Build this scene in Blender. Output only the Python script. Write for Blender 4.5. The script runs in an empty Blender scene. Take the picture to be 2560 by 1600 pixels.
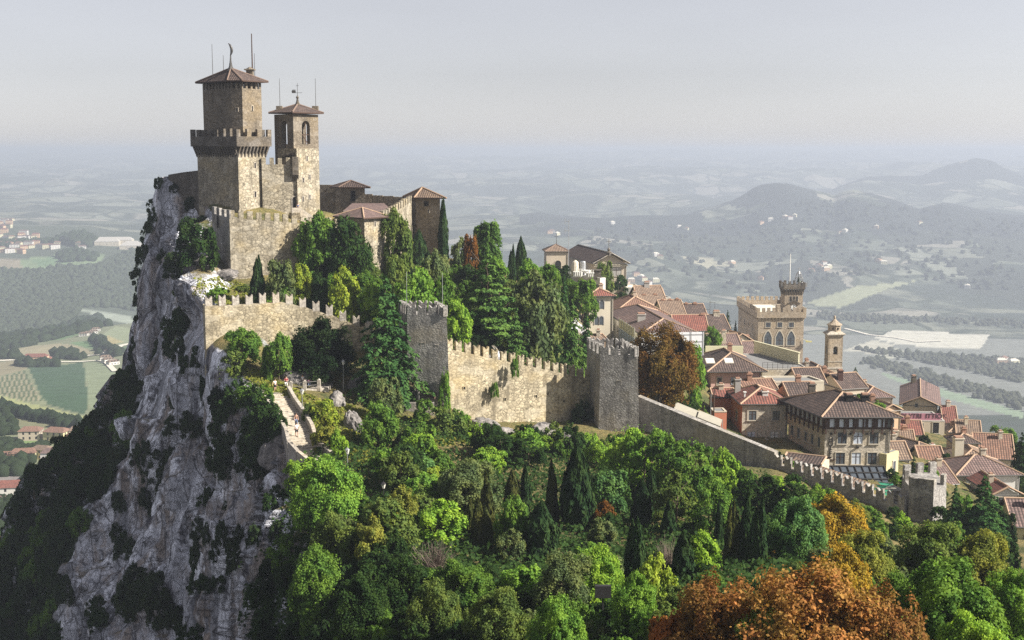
import bpy, bmesh, math, random
import numpy as np
from mathutils import Vector, Matrix
scene = bpy.context.scene
COL = scene.collection
R = math.radians
rng = np.random.default_rng(7)
random.seed(7)

# ------------------------------------------------------------------ camera, sky, sun, exposure
F_PX, PITCH = 3200.0, R(7.56)
CP, SP = math.cos(PITCH), math.sin(PITCH)
cam = bpy.data.cameras.new('camera')
cam.sensor_width = 36; cam.lens = 36 * F_PX / 2560
cam.clip_start = 1; cam.clip_end = 90000
camo = bpy.data.objects.new('camera', cam); COL.objects.link(camo)
camo.location = (0, 0, 0); camo.rotation_euler = (math.pi / 2 - PITCH, 0, 0)
scene.camera = camo

SUN_EL = R(37)
SUN_H = Vector((0.955, -0.297)).normalized()
world = bpy.data.worlds.new('World'); scene.world = world
world.use_nodes = True
wn, wl = world.node_tree.nodes, world.node_tree.links
bg = wn['Background']
sky = wn.new('ShaderNodeTexSky'); sky.sky_type = 'NISHITA'; sky.sun_disc = False
sky.sun_elevation = SUN_EL
sky.sun_rotation = math.atan2(SUN_H.x, SUN_H.y)
sky.altitude = 700; sky.air_density = 1.0; sky.dust_density = 0.5; sky.ozone_density = 2.0
hs = wn.new('ShaderNodeHueSaturation'); hs.inputs['Saturation'].default_value = 0.26
wl.new(sky.outputs[0], hs.inputs['Color']); tint = wn.new('ShaderNodeMix'); tint.data_type = 'RGBA'; tint.blend_type = 'MULTIPLY'; tint.inputs[0].default_value = 1
tint.inputs[7].default_value = (1.0, 0.972, 1.0, 1); wl.new(hs.outputs[0], tint.inputs[6]); 
# faint uneven veil of high cloud
tcw = wn.new('ShaderNodeTexCoord'); mpw = wn.new('ShaderNodeMapping'); mpw.inputs['Scale'].default_value = (1.6, 1.6, 7); wl.new(tcw.outputs['Generated'], mpw.inputs[0])
cn = wn.new('ShaderNodeTexNoise'); cn.inputs['Scale'].default_value = 1.3; cn.inputs['Detail'].default_value = 5; wl.new(mpw.outputs[0], cn.inputs['Vector'])
cr_ = wn.new('ShaderNodeMapRange'); cr_.inputs[1].default_value = .3; cr_.inputs[2].default_value = .7; cr_.inputs[3].default_value = .93; cr_.inputs[4].default_value = 1.05; wl.new(cn.outputs['Fac'], cr_.inputs[0])
veil = wn.new('ShaderNodeVectorMath'); veil.operation = 'SCALE'; wl.new(tint.outputs[2], veil.inputs[0]); sx = wn.new('ShaderNodeSeparateXYZ'); wl.new(tcw.outputs['Generated'], sx.inputs[0])
gx = wn.new('ShaderNodeMapRange'); gx.inputs[1].default_value = -.4; gx.inputs[2].default_value = .4; gx.inputs[3].default_value = .86; gx.inputs[4].default_value = 1.1; wl.new(sx.outputs[0], gx.inputs[0])   # thinner veil towards the sun's side
vm = wn.new('ShaderNodeMath'); vm.operation = 'MULTIPLY'; wl.new(cr_.outputs[0], vm.inputs[0]); wl.new(gx.outputs[0], vm.inputs[1]); wl.new(vm.outputs[0], veil.inputs['Scale']); wl.new(veil.outputs[0], bg.inputs[0])
bg.inputs[1].default_value = 0.056
sl = bpy.data.lights.new('sun', 'SUN'); sl.energy = 5.0; sl.angle = R(0.5); sl.color = (1.0, 0.945, 0.845)
so = bpy.data.objects.new('sun', sl); COL.objects.link(so)
sd = Vector((SUN_H.x * math.cos(SUN_EL), SUN_H.y * math.cos(SUN_EL), math.sin(SUN_EL)))
so.rotation_euler = sd.to_track_quat('Z', 'Y').to_euler(); so.location = (300, -60, 260)
scene.view_settings.view_transform = 'Standard'
scene.view_settings.look = 'None'
scene.view_settings.exposure = 1.1
scene.view_settings.gamma = 1
scene.render.engine = 'CYCLES'
scene.cycles.use_denoising = False
scene.cycles.max_bounces = 5
scene.cycles.diffuse_bounces = 2
scene.cycles.glossy_bounces = 2
scene.cycles.transmission_bounces = 2
scene.cycles.volume_bounces = 1
scene.cycles.transparent_max_bounces = 4

# ------------------------------------------------------------------ geometry of the view
def pt(u, v, Y):
    xc, up = (u - 1280) / F_PX, (800 - v) / F_PX
    t = Y / (CP + up * SP)
    return Vector((xc * t, Y, (-SP + up * CP) * t))
def zat(v, Y):
    up = (800 - v) / F_PX
    return Y * (-SP + up * CP) / (CP + up * SP)
def xat(u, Y, z):
    return (u - 1280) / F_PX * (Y * CP - z * SP)
def along(C, d, u):
    """distance along horizontal direction d from C at which image column u is reached"""
    k = (u - 1280) / F_PX
    return (k * (C.y * CP - C.z * SP) - C.x) / (d.x - k * d.y * CP)

# ------------------------------------------------------------------ object helpers
def tag(o, label=None, cat=None, group=None, kind=None):
    if label: o['label'] = label
    if cat: o['category'] = cat
    if group: o['group'] = group
    if kind: o['kind'] = kind
    return o
def empty(name, loc, label, cat, group=None):
    o = bpy.data.objects.new(name, None); COL.objects.link(o)
    o.location = loc; o.empty_display_size = 0.5
    return tag(o, label, cat, group)
def wloc(o):
    p = Vector((0, 0, 0))
    while o is not None:
        p = p + o.location; o = o.parent
    return p
def link(name, me, parent=None, loc=None, rotz=0):
    o = bpy.data.objects.new(name, me); COL.objects.link(o)
    if parent is not None: o.parent = parent
    if loc is not None: o.location = Vector(loc) - (wloc(parent) if parent is not None else Vector((0, 0, 0)))
    if rotz: o.rotation_euler.z = rotz
    return o

class MB:
    """collects faces in world coordinates and builds ONE mesh object"""
    def __init__(s): s.v = []; s.f = []; s.uv = []; s.m = []
    def face(s, pts, uv=None, m=0):
        i = len(s.v); s.v += [Vector(p) for p in pts]; s.f.append(list(range(i, i + len(pts)))); s.m.append(m)
        s.uv.append(uv if uv else [(0, 0)] * len(pts))
    def prism(s, poly, z0, z1, m=0, top=None):
        """poly counter-clockwise xy; z0/z1 numbers or per-vertex lists"""
        n = len(poly)
        a = z0 if isinstance(z0, (list, tuple)) else [z0] * n
        b = z1 if isinstance(z1, (list, tuple)) else [z1] * n
        tp = top or poly
        lo = [Vector((poly[i][0], poly[i][1], a[i])) for i in range(n)]
        hi = [Vector((tp[i][0], tp[i][1], b[i])) for i in range(n)]
        for i in range(n):
            j = (i + 1) % n; s.face([lo[i], lo[j], hi[j], hi[i]], m=m)
        s.face(hi, m=m); s.face(lo[::-1], m=m)
    def box(s, fr, s0, s1, z0, z1, d0, d1, m=0):
        """box in a wall frame: s along, z up (absolute), d outward"""
        O, d, n = fr
        q = [O + d * a + n * b for a, b in ((s0, d1), (s1, d1), (s1, d0), (s0, d0))]
        s.prism([(p.x, p.y) for p in q], z0, z1, m)
    def ext(s, fr, prof, d0, d1, m=0):
        """extrude a profile of (s, z) outward from d0 to d1"""
        O, d, n = fr
        A = [Vector(((O + d * a + n * d1).x, (O + d * a + n * d1).y, z)) for a, z in prof]
        B = [Vector(((O + d * a + n * d0).x, (O + d * a + n * d0).y, z)) for a, z in prof]
        k = len(prof); s.face(A, m=m); s.face(B[::-1], m=m)
        for i in range(k):
            j = (i + 1) % k; s.face([A[j], A[i], B[i], B[j]], m=m)
    def tube(s, p, q, r0, r1=None, k=6, m=0):
        p, q = Vector(p), Vector(q); r1 = r0 if r1 is None else r1
        ax = (q - p)
        if ax.length < 1e-6: return
        ax.normalize()
        a = ax.cross(Vector((0.3, 0.1, 1)) if abs(ax.z) < 0.9 else Vector((1, 0, 0))).normalized(); b = ax.cross(a)
        A = [p + (a * math.cos(2 * math.pi * i / k) + b * math.sin(2 * math.pi * i / k)) * r0 for i in range(k)]
        B = [q + (a * math.cos(2 * math.pi * i / k) + b * math.sin(2 * math.pi * i / k)) * r1 for i in range(k)]
        for i in range(k):
            j = (i + 1) % k; s.face([A[i], A[j], B[j], B[i]], m=m)
        s.face(A[::-1], m=m); s.face(B, m=m)
    def lathe(s, c, prof, k=12, m=0):
        """prof: list of (r, z) relative to c, bottom to top"""
        c = Vector(c)
        rings = [[c + Vector((r * math.cos(2 * math.pi * i / k), r * math.sin(2 * math.pi * i / k), z)) for i in range(k)] for r, z in prof]
        for A, B in zip(rings, rings[1:]):
            for i in range(k):
                j = (i + 1) % k; s.face([A[i], A[j], B[j], B[i]], m=m)
        s.face(rings[0][::-1], m=m); s.face(rings[-1], m=m)
    def build(s, name, mats, parent=None, merge=False):
        w = wloc(parent) if parent is not None else Vector((0, 0, 0))
        me = bpy.data.meshes.new(name)
        me.from_pydata([tuple(p - w) for p in s.v], [], s.f)
        ul = me.uv_layers.new(name='uv')
        flat = [c for f in s.uv for uvp in f for c in uvp]
        ul.data.foreach_set('uv', flat)
        if not isinstance(mats, (list, tuple)): mats = [mats]
        for mm in mats: me.materials.append(mm)
        me.polygons.foreach_set('material_index', s.m)
        if merge:
            bm = bmesh.new(); bm.from_mesh(me); bmesh.ops.remove_doubles(bm, verts=bm.verts, dist=1e-4)
            bmesh.ops.recalc_face_normals(bm, faces=bm.faces); bm.to_mesh(me); bm.free()
        me.update()
        o = bpy.data.objects.new(name, me); COL.objects.link(o)
        if parent is not None: o.parent = parent
        return o
def np_mesh(name, V, Q, mat, smooth=False):
    me = bpy.data.meshes.new(name)
    V = np.asarray(V, dtype=np.float32); Q = np.asarray(Q, dtype=np.int32)
    k = Q.shape[1]
    me.vertices.add(len(V)); me.vertices.foreach_set('co', V.ravel())
    me.loops.add(Q.size); me.loops.foreach_set('vertex_index', Q.ravel())
    me.polygons.add(len(Q)); me.polygons.foreach_set('loop_start', np.arange(0, Q.size, k, dtype=np.int32))
    me.polygons.foreach_set('loop_total', np.full(len(Q), k, dtype=np.int32))
    if smooth: me.polygons.foreach_set('use_smooth', np.ones(len(Q), dtype=bool))
    me.update(calc_edges=True); me.validate()
    if mat: me.materials.append(mat)
    return me
def poly_in(poly, x, y):
    x = np.asarray(x, float); y = np.asarray(y, float); ins = np.zeros(x.shape, bool)
    n = len(poly)
    for i in range(n):
        x1, y1 = poly[i]; x2, y2 = poly[(i + 1) % n]
        c = ((y1 > y) != (y2 > y)) & (x < (x2 - x1) * (y - y1) / ((y2 - y1) or 1e-9) + x1)
        ins ^= c
    return ins

# ------------------------------------------------------------------ value noise
def _hash(i, j, k, s):
    h = (i.astype(np.int64) * 374761393 + j.astype(np.int64) * 668265263 + k.astype(np.int64) * 2147483647 + s * 974711) & 0xffffffff
    h = ((h ^ (h >> 13)) * 1274126177) & 0xffffffff
    h = (h ^ (h >> 16)) & 0xffffffff
    return h / 4294967295.0
def vnoise(x, y, z, s=0):
    x, y, z = np.broadcast_arrays(np.asarray(x, float), np.asarray(y, float), np.asarray(z, float))
    i, j, k = np.floor(x), np.floor(y), np.floor(z)
    a, b, c = x - i, y - j, z - k
    a, b, c = a * a * (3 - 2 * a), b * b * (3 - 2 * b), c * c * (3 - 2 * c)
    r = 0
    for di, wa in ((0, 1 - a), (1, a)):
        for dj, wb in ((0, 1 - b), (1, b)):
            for dk, wc in ((0, 1 - c), (1, c)):
                r = r + wa * wb * wc * _hash(i + di, j + dj, k + dk, s)
    return r
def fbm(x, y, z, s=0, o=3):
    r, a, t = 0, 1.0, 0
    for q in range(o):
        r = r + a * vnoise(x * 2 ** q, y * 2 ** q, z * 2 ** q, s + q); t += a; a *= 0.5
    return r / t

# ------------------------------------------------------------------ materials
MATS = {}
class NT:
    def __init__(s, name):
        s.mat = bpy.data.materials.new(name); s.mat.use_nodes = True
        s.t = s.mat.node_tree; s.n = s.t.nodes; s.l = s.t.links
        s.bsdf = s.n['Principled BSDF']; s.out = s.n['Material Output']
        s.bsdf.inputs['Specular IOR Level'].default_value = 0.25
    def add(s, ty, **kw):
        n = s.n.new(ty)
        for k, v in kw.items(): setattr(n, k, v)
        return n
    def lk(s, a, b): s.l.new(a, b)
    def mix(s, fac, a, b, mode='MIX'):
        m = s.n.new('ShaderNodeMix'); m.data_type = 'RGBA'; m.blend_type = mode
        for sock, val in ((m.inputs[0], fac), (m.inputs[6], a), (m.inputs[7], b)):
            if hasattr(val, 'links'): s.l.new(val, sock)
            else: sock.default_value = val if not isinstance(val, tuple) else (*val[:3], 1)
        return m.outputs[2]
    def ramp(s, src, stops, interp='LINEAR'):
        r = s.n.new('ShaderNodeValToRGB'); e = r.color_ramp.elements; r.color_ramp.interpolation = interp
        while len(e) < len(stops): e.new(0.5)
        for el, (p, c) in zip(e, stops):
            el.position = p; el.color = (c, c, c, 1) if not isinstance(c, tuple) else (*c, 1)
        s.l.new(src, r.inputs[0]); return r.outputs[0]
    def pos(s, scale=(1, 1, 1), obj=False):
        if obj: src = s.add('ShaderNodeTexCoord').outputs['Object']
        else: src = s.add('ShaderNodeNewGeometry').outputs['Position']
        m = s.add('ShaderNodeMapping'); m.inputs['Scale'].default_value = scale
        s.lk(src, m.inputs[0]); return m.outputs[0]
    def noise(s, vec, scale, detail=4, rough=0.6):
        n = s.add('ShaderNodeTexNoise'); n.inputs['Scale'].default_value = scale
        n.inputs['Detail'].default_value = detail; n.inputs['Roughness'].default_value = rough
        s.lk(vec, n.inputs['Vector']); return n.outputs['Fac']
    def bump(s, h, strength=0.5, dist=0.1):
        b = s.add('ShaderNodeBump'); b.inputs['Strength'].default_value = strength; b.inputs['Distance'].default_value = dist
        s.lk(h, b.inputs['Height']); s.lk(b.outputs[0], s.bsdf.inputs['Normal'])
    def done(s, col, rough=0.85):
        if hasattr(col, 'links'): s.lk(col, s.bsdf.inputs['Base Color'])
        else: s.bsdf.inputs['Base Color'].default_value = (*col, 1)
        s.bsdf.inputs['Roughness'].default_value = rough
        MATS[s.mat.name] = s.mat; return s.mat

def stone(name, base, dark, size=0.5, mortar=0.55, stain=0.5):
    t = NT(name)
    v = t.pos((1, 1, 1.5))
    vo = t.add('ShaderNodeTexVoronoi'); vo.inputs['Scale'].default_value = 1 / size; t.lk(v, vo.inputs['Vector'])
    ve = t.add('ShaderNodeTexVoronoi', feature='DISTANCE_TO_EDGE'); ve.inputs['Scale'].default_value = 1 / size; t.lk(v, ve.inputs['Vector'])
    sep = t.add('ShaderNodeSeparateColor'); t.lk(vo.outputs['Color'], sep.inputs[0])
    c = t.mix(t.ramp(sep.outputs[0], [(0.0, 0.0), (1.0, 1.0)]), base, dark)
    c = t.mix(t.ramp(ve.outputs['Distance'], [(0.0, 1.0), (0.09, 0.0)]), c, tuple(x * mortar for x in dark))
    big = t.noise(t.pos((0.25, 0.25, 0.12)), 1.0, 5, 0.65)
    c = t.mix(t.ramp(big, [(0.42, 0.0), (0.68, stain)]), c, tuple(x * 0.62 for x in dark))
    streak = t.noise(t.pos((0.9, 0.9, 0.07)), 1.0, 4, 0.7)
    c = t.mix(t.ramp(streak, [(0.5, 0.0), (0.68, min(0.9, stain * 1.5))]), c, tuple(x * 0.5 for x in dark))
    warm = t.noise(t.pos((0.16, 0.16, 0.22)), 1.0, 3)
    c = t.mix(t.ramp(warm, [(0.5, 0.0), (0.75, 0.4)]), c, (base[0] * 1.12, base[1] * 0.98, base[2] * 0.68))
    pat = t.noise(t.pos((0.33, 0.33, 0.5)), 1.0, 2, 0.5)
    c = t.mix(t.ramp(pat, [(0.56, 0.0), (0.6, 0.45)]), c, tuple(x * 0.8 + 0.08 for x in base))
    fine = t.noise(t.pos(), 2.6, 3, 0.8)
    c = t.mix(0.8, c, t.ramp(fine, [(0.3, 0.5), (0.7, 1.3)]), 'MULTIPLY')
    t.bump(ve.outputs['Distance'], 0.7, 0.06)
    return t.done(c, 0.92)
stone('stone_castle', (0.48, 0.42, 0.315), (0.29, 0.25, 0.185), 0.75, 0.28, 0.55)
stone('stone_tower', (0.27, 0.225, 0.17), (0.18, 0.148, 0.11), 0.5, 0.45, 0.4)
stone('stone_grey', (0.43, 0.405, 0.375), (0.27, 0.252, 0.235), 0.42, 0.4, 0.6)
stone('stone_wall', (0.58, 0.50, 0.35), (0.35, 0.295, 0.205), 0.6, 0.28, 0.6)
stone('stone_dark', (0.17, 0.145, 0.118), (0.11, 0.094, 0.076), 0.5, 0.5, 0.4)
stone('stone_house', (0.58, 0.515, 0.42), (0.47, 0.41, 0.325), 0.7, 0.75, 0.2)
stone('stone_palace', (0.42, 0.345, 0.26), (0.35, 0.28, 0.205), 0.8, 0.85, 0.22)
stone('stone_coping', (0.50, 0.45, 0.385), (0.40, 0.355, 0.30), 0.8, 0.7, 0.25)

def plaster(name, col, dirt=0.35):
    t = NT(name)
    n1 = t.noise(t.pos((0.5, 0.5, 0.14)), 1.0, 5, 0.7)
    c = t.mix(t.ramp(n1, [(0.42, 0.0), (0.8, dirt)]), col, tuple(x * 0.5 for x in col))
    n2 = t.noise(t.pos(), 0.35, 4, 0.6)
    c = t.mix(t.ramp(n2, [(0.35, 0.0), (0.7, 0.25)]), c, (col[0] * 1.1, col[1] * 1.05, col[2] * 0.95))
    n3 = t.noise(t.pos(), 5, 3, 0.7)
    t.bump(n3, 0.25, 0.03)
    return t.done(c, 0.9)
plaster('plaster_cream', (0.56, 0.505, 0.41)); plaster('plaster_peach', (0.56, 0.39, 0.26)); plaster('plaster_pink', (0.54, 0.35, 0.31))
plaster('plaster_red', (0.50, 0.19, 0.12)); plaster('plaster_white', (0.60, 0.58, 0.55)); plaster('plaster_yellow', (0.52, 0.47, 0.28))
plaster('plaster_tan', (0.48, 0.41, 0.325)); plaster('plaster_grey', (0.38, 0.36, 0.34)); plaster('plaster_bright', (0.56, 0.53, 0.37), 0.25)
plaster('roof_flat', (0.20, 0.20, 0.20)); plaster('roof_pale', (0.62, 0.58, 0.50), 0.2); plaster('concrete', (0.42, 0.40, 0.37))

def tiles(name, a, b, dark):
    t = NT(name)
    uv = t.add('ShaderNodeUVMap'); uv.uv_map = 'uv'
    br = t.add('ShaderNodeTexBrick'); br.offset = 0.0
    br.inputs['Scale'].default_value = 1; br.inputs['Brick Width'].default_value = 0.45; br.inputs['Row Height'].default_value = 0.55
    br.inputs['Mortar Size'].default_value = 0.07; br.inputs['Mortar Smooth'].default_value = 0.3
    br.inputs['Color1'].default_value = (*a, 1); br.inputs['Color2'].default_value = (*b, 1); br.inputs['Mortar'].default_value = (*dark, 1)
    t.lk(uv.outputs[0], br.inputs['Vector'])
    wv = t.add('ShaderNodeTexWave', wave_type='BANDS', bands_direction='X'); wv.inputs['Scale'].default_value = math.pi / 10 / 0.45
    t.lk(uv.outputs[0], wv.inputs['Vector'])
    n = t.noise(t.pos(), 0.55, 5, 0.7)
    c = t.mix(t.ramp(n, [(0.42, 0.0), (0.72, 0.75)]), br.outputs['Color'], dark)
    n2 = t.noise(t.pos(), 2.2, 3, 0.7)
    c = t.mix(t.ramp(n2, [(0.52, 0.0), (0.72, 0.55)]), c, dark)
    c = t.mix(0.5, c, t.ramp(wv.outputs['Fac'], [(0.0, 0.45), (0.6, 1.15)]), 'MULTIPLY')
    t.bump(wv.outputs['Fac'], 0.6, 0.06)
    return t.done(c, 0.85)
tiles('tiles_orange', (0.33, 0.185, 0.125), (0.22, 0.115, 0.08), (0.12, 0.08, 0.065))
tiles('tiles_red', (0.31, 0.115, 0.085), (0.21, 0.075, 0.058), (0.11, 0.06, 0.05))
tiles('tiles_brown', (0.165, 0.115, 0.095), (0.09, 0.063, 0.055), (0.05, 0.04, 0.038))
tiles('tiles_tan', (0.31, 0.22, 0.155), (0.2, 0.135, 0.095), (0.11, 0.082, 0.068))
tiles('tiles_mauve', (0.255, 0.17, 0.15), (0.16, 0.105, 0.095), (0.085, 0.064, 0.06))

def plain(name, col, rough=0.6, metal=0.0, var=0.3, scale=1.5):
    t = NT(name)
    n = t.noise(t.pos(), scale, 4, 0.65)
    c = t.mix(t.ramp(n, [(0.35, 0.0), (0.75, var)]), col, tuple(x * 0.55 for x in col))
    t.bsdf.inputs['Metallic'].default_value = metal
    return t.done(c, rough)
plain('ridge', (0.42, 0.29, 0.20), 0.85); plain('ridge_dark', (0.20, 0.14, 0.11), 0.85)
plain('timber', (0.075, 0.045, 0.032), 0.7); plain('iron', (0.10, 0.095, 0.09), 0.5, 0.4); plain('steel', (0.42, 0.42, 0.42), 0.4, 0.6)
plain('void', (0.018, 0.016, 0.016), 0.9); plain('white_sheet', (0.72, 0.72, 0.74), 0.7, 0, 0.2, 0.6); plain('blue_sheet', (0.30, 0.36, 0.44), 0.6)
plain('white_paint', (0.75, 0.74, 0.70), 0.5); plain('green_cloth', (0.10, 0.50, 0.30), 0.7); plain('black_metal', (0.03, 0.028, 0.028), 0.5)
plain('sign_red', (0.42, 0.19, 0.24), 0.6); plain('letter_dark', (0.035, 0.02, 0.03), 0.6); plain('letter_brown', (0.10, 0.065, 0.055), 0.6)
plain('bark', (0.12, 0.09, 0.065), 0.95, 0, 0.5, 3); plain('twig', (0.20, 0.155, 0.125), 0.9); plain('bronze', (0.10, 0.12, 0.09), 0.5, 0.5)
plain('lamp_glass', (0.70, 0.68, 0.60), 0.3); plain('shutter', (0.30, 0.33, 0.38), 0.7); plain('canvas', (0.36, 0.335, 0.275), 0.8, 0, 0.4, 1.2)
plain('frame_stone', (0.48, 0.43, 0.35), 0.85); plain('curtain', (0.55, 0.60, 0.68), 0.6); plain('clay_pot', (0.34, 0.20, 0.14), 0.8); plain('flag_cloth', (0.60, 0.55, 0.25), 0.8)
for nm, c in (('skin', (0.55, 0.34, 0.25)), ('cloth_white', (0.72, 0.70, 0.70)), ('cloth_black', (0.03, 0.03, 0.035)), ('cloth_red', (0.33, 0.05, 0.06)), ('cloth_pink', (0.62, 0.30, 0.48)), ('cloth_blue', (0.13, 0.17, 0.26)), ('hair', (0.07, 0.045, 0.03))):
    plain(nm, c, 0.8, 0, 0.15, 6)
def glass():
    t = NT('glass')
    n = t.noise(t.pos(), 0.9, 3)
    t.bsdf.inputs['Specular IOR Level'].default_value = 0.6
    return t.done(t.mix(n, (0.03, 0.035, 0.04), (0.13, 0.15, 0.18)), 0.12)
glass()
def leafmat(name, trans=0.36, alt=(1.45, 1.2, 0.85), nscale=3.2, amt=0.75):
    t = NT(name)
    oi = t.add('ShaderNodeObjectInfo'); g = t.add('ShaderNodeNewGeometry')
    rnd = g.outputs['Random Per Island']
    n = t.noise(t.pos((1, 1, 1), obj=True), nscale, 3, 0.6)
    c = t.mix(t.ramp(rnd, [(0.0, 0.0), (1.0, 1.0)]), oi.outputs['Color'], t.mix(1.0, oi.outputs['Color'], (0.36, 0.42, 0.38), 'MULTIPLY'))
    c = t.mix(t.ramp(n, [(0.42, 0.0), (0.62, amt)]), c, t.mix(1.0, oi.outputs['Color'], alt, 'MULTIPLY'))
    d = t.add('ShaderNodeBsdfDiffuse'); tr = t.add('ShaderNodeBsdfTranslucent'); mx = t.add('ShaderNodeMixShader')
    t.lk(c, d.inputs[0]); t.lk(t.mix(1.0, c, (1.2, 1.25, 0.7), 'MULTIPLY'), tr.inputs[0]); mx.inputs[0].default_value = trans
    t.lk(d.outputs[0], mx.inputs[1]); t.lk(tr.outputs[0], mx.inputs[2]); t.lk(mx.outputs[0], t.out.inputs['Surface'])
    MATS[name] = t.mat; return t.mat
leafmat('leaf'); leafmat('needle', 0.1); leafmat('leaf_autumn', 0.3, (0.75, 1.2, 1.0), 4.5, 0.7)
def rockmat():
    t = NT('boulder_rock')
    b = t.noise(t.pos((1, 1, .6)), 0.8, 6, 0.7); f = t.noise(t.pos(), 3.0, 5, 0.75)
    c = t.mix(t.ramp(b, [(0.35, 0.0), (0.65, 1.0)]), (0.12, 0.112, 0.11), (0.33, 0.30, 0.28)); c = t.mix(0.9, c, t.ramp(f, [(0.3, 0.45), (0.7, 1.3)]), 'MULTIPLY')
    t.bump(f, 0.8, 0.2); return t.done(c, 0.95)
rockmat()
def hillmat():
    t = NT('hill_ground')
    g = t.add('ShaderNodeNewGeometry'); sp = t.add('ShaderNodeSeparateXYZ'); t.lk(g.outputs['Normal'], sp.inputs[0])
    # limestone
    cl = t.add('ShaderNodeAttribute', attribute_name='crag')
    v = t.pos((1, 1, 0.3)); big = t.noise(v, 0.13, 7, 0.62); fine = t.noise(t.pos((1, 1, 0.75)), 1.7, 9, 0.8)
    rock = t.mix(t.ramp(big, [(0.36, 0.0), (0.6, 1.0)]), (0.13, 0.125, 0.13), (0.62, 0.60, 0.59))
    st = t.noise(t.pos((0.22, 0.22, 0.03)), 1.0, 6, 0.7)
    rock = t.mix(t.ramp(st, [(0.49, 0.0), (0.6, 0.8)]), rock, (0.30, 0.225, 0.16))
    wh = t.noise(t.pos((0.3, 0.3, 0.035)), 1.0, 5, 0.6)
    rock = t.mix(t.ramp(wh, [(0.51, 0.0), (0.59, 0.9)]), rock, (0.95, 0.92, 0.89))
    st2 = t.noise(t.pos((0.42, 0.42, 0.06)), 1.0, 7, 0.72)
    rock = t.mix(t.ramp(st2, [(0.55, 0.0), (0.62, 0.9)]), rock, (0.075, 0.07, 0.08))
    rock = t.mix(0.9, rock, t.ramp(fine, [(0.32, 0.5), (0.58, 1.75)]), 'MULTIPLY')
    cr = t.add('ShaderNodeTexVoronoi', feature='DISTANCE_TO_EDGE'); cr.inputs['Scale'].default_value = 0.3; t.lk(t.pos((1, 1, 0.28)), cr.inputs['Vector'])
    c2 = t.add('ShaderNodeTexVoronoi', feature='DISTANCE_TO_EDGE'); c2.inputs['Scale'].default_value = 0.85; t.lk(t.pos((1, 1, 0.4)), c2.inputs['Vector'])
    rock = t.mix(t.ramp(c2.outputs['Distance'], [(0.0, 0.7), (0.05, 0.0)]), rock, (0.06, 0.058, 0.065))
    rock = t.mix(1.0, rock, (0.93, 0.97, 1.08), 'MULTIPLY')
    rock = t.mix(t.ramp(cr.outputs['Distance'], [(0.0, 0.85), (0.035, 0.0)]), rock, (0.06, 0.055, 0.06))
    # dry grass and soil
    gn = t.noise(t.pos(), 0.25, 5, 0.7); gf = t.noise(t.pos(), 2.5, 4, 0.8)
    gr = t.mix(t.ramp(gn, [(0.38, 0.0), (0.62, 1.0)]), (0.085, 0.10, 0.035), (0.27, 0.21, 0.085))
    gr = t.mix(0.9, gr, t.ramp(gf, [(0.3, 0.4), (0.7, 1.3)]), 'MULTIPLY')
    ad = t.add('ShaderNodeMath', operation='ADD'); t.lk(sp.outputs[2], ad.inputs[0])
    mu = t.add('ShaderNodeMath', operation='MULTIPLY'); t.lk(gn, mu.inputs[0]); mu.inputs[1].default_value = 0.5; t.lk(mu.outputs[0], ad.inputs[1])
    ms = t.add('ShaderNodeMath', operation='MULTIPLY_ADD'); t.lk(cl.outputs['Fac'], ms.inputs[0]); ms.inputs[1].default_value = -0.3; t.lk(ad.outputs[0], ms.inputs[2]); ad = ms
    c = t.mix(t.ramp(ad.outputs[0], [(0.84, 0.0), (0.98, 1.0)]), rock, gr)
    h = t.mix(0.5, fine, cr.outputs['Distance'])
    t.bump(h, 1.0, 0.9)
    return t.done(c, 0.95)
hillmat()
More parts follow.
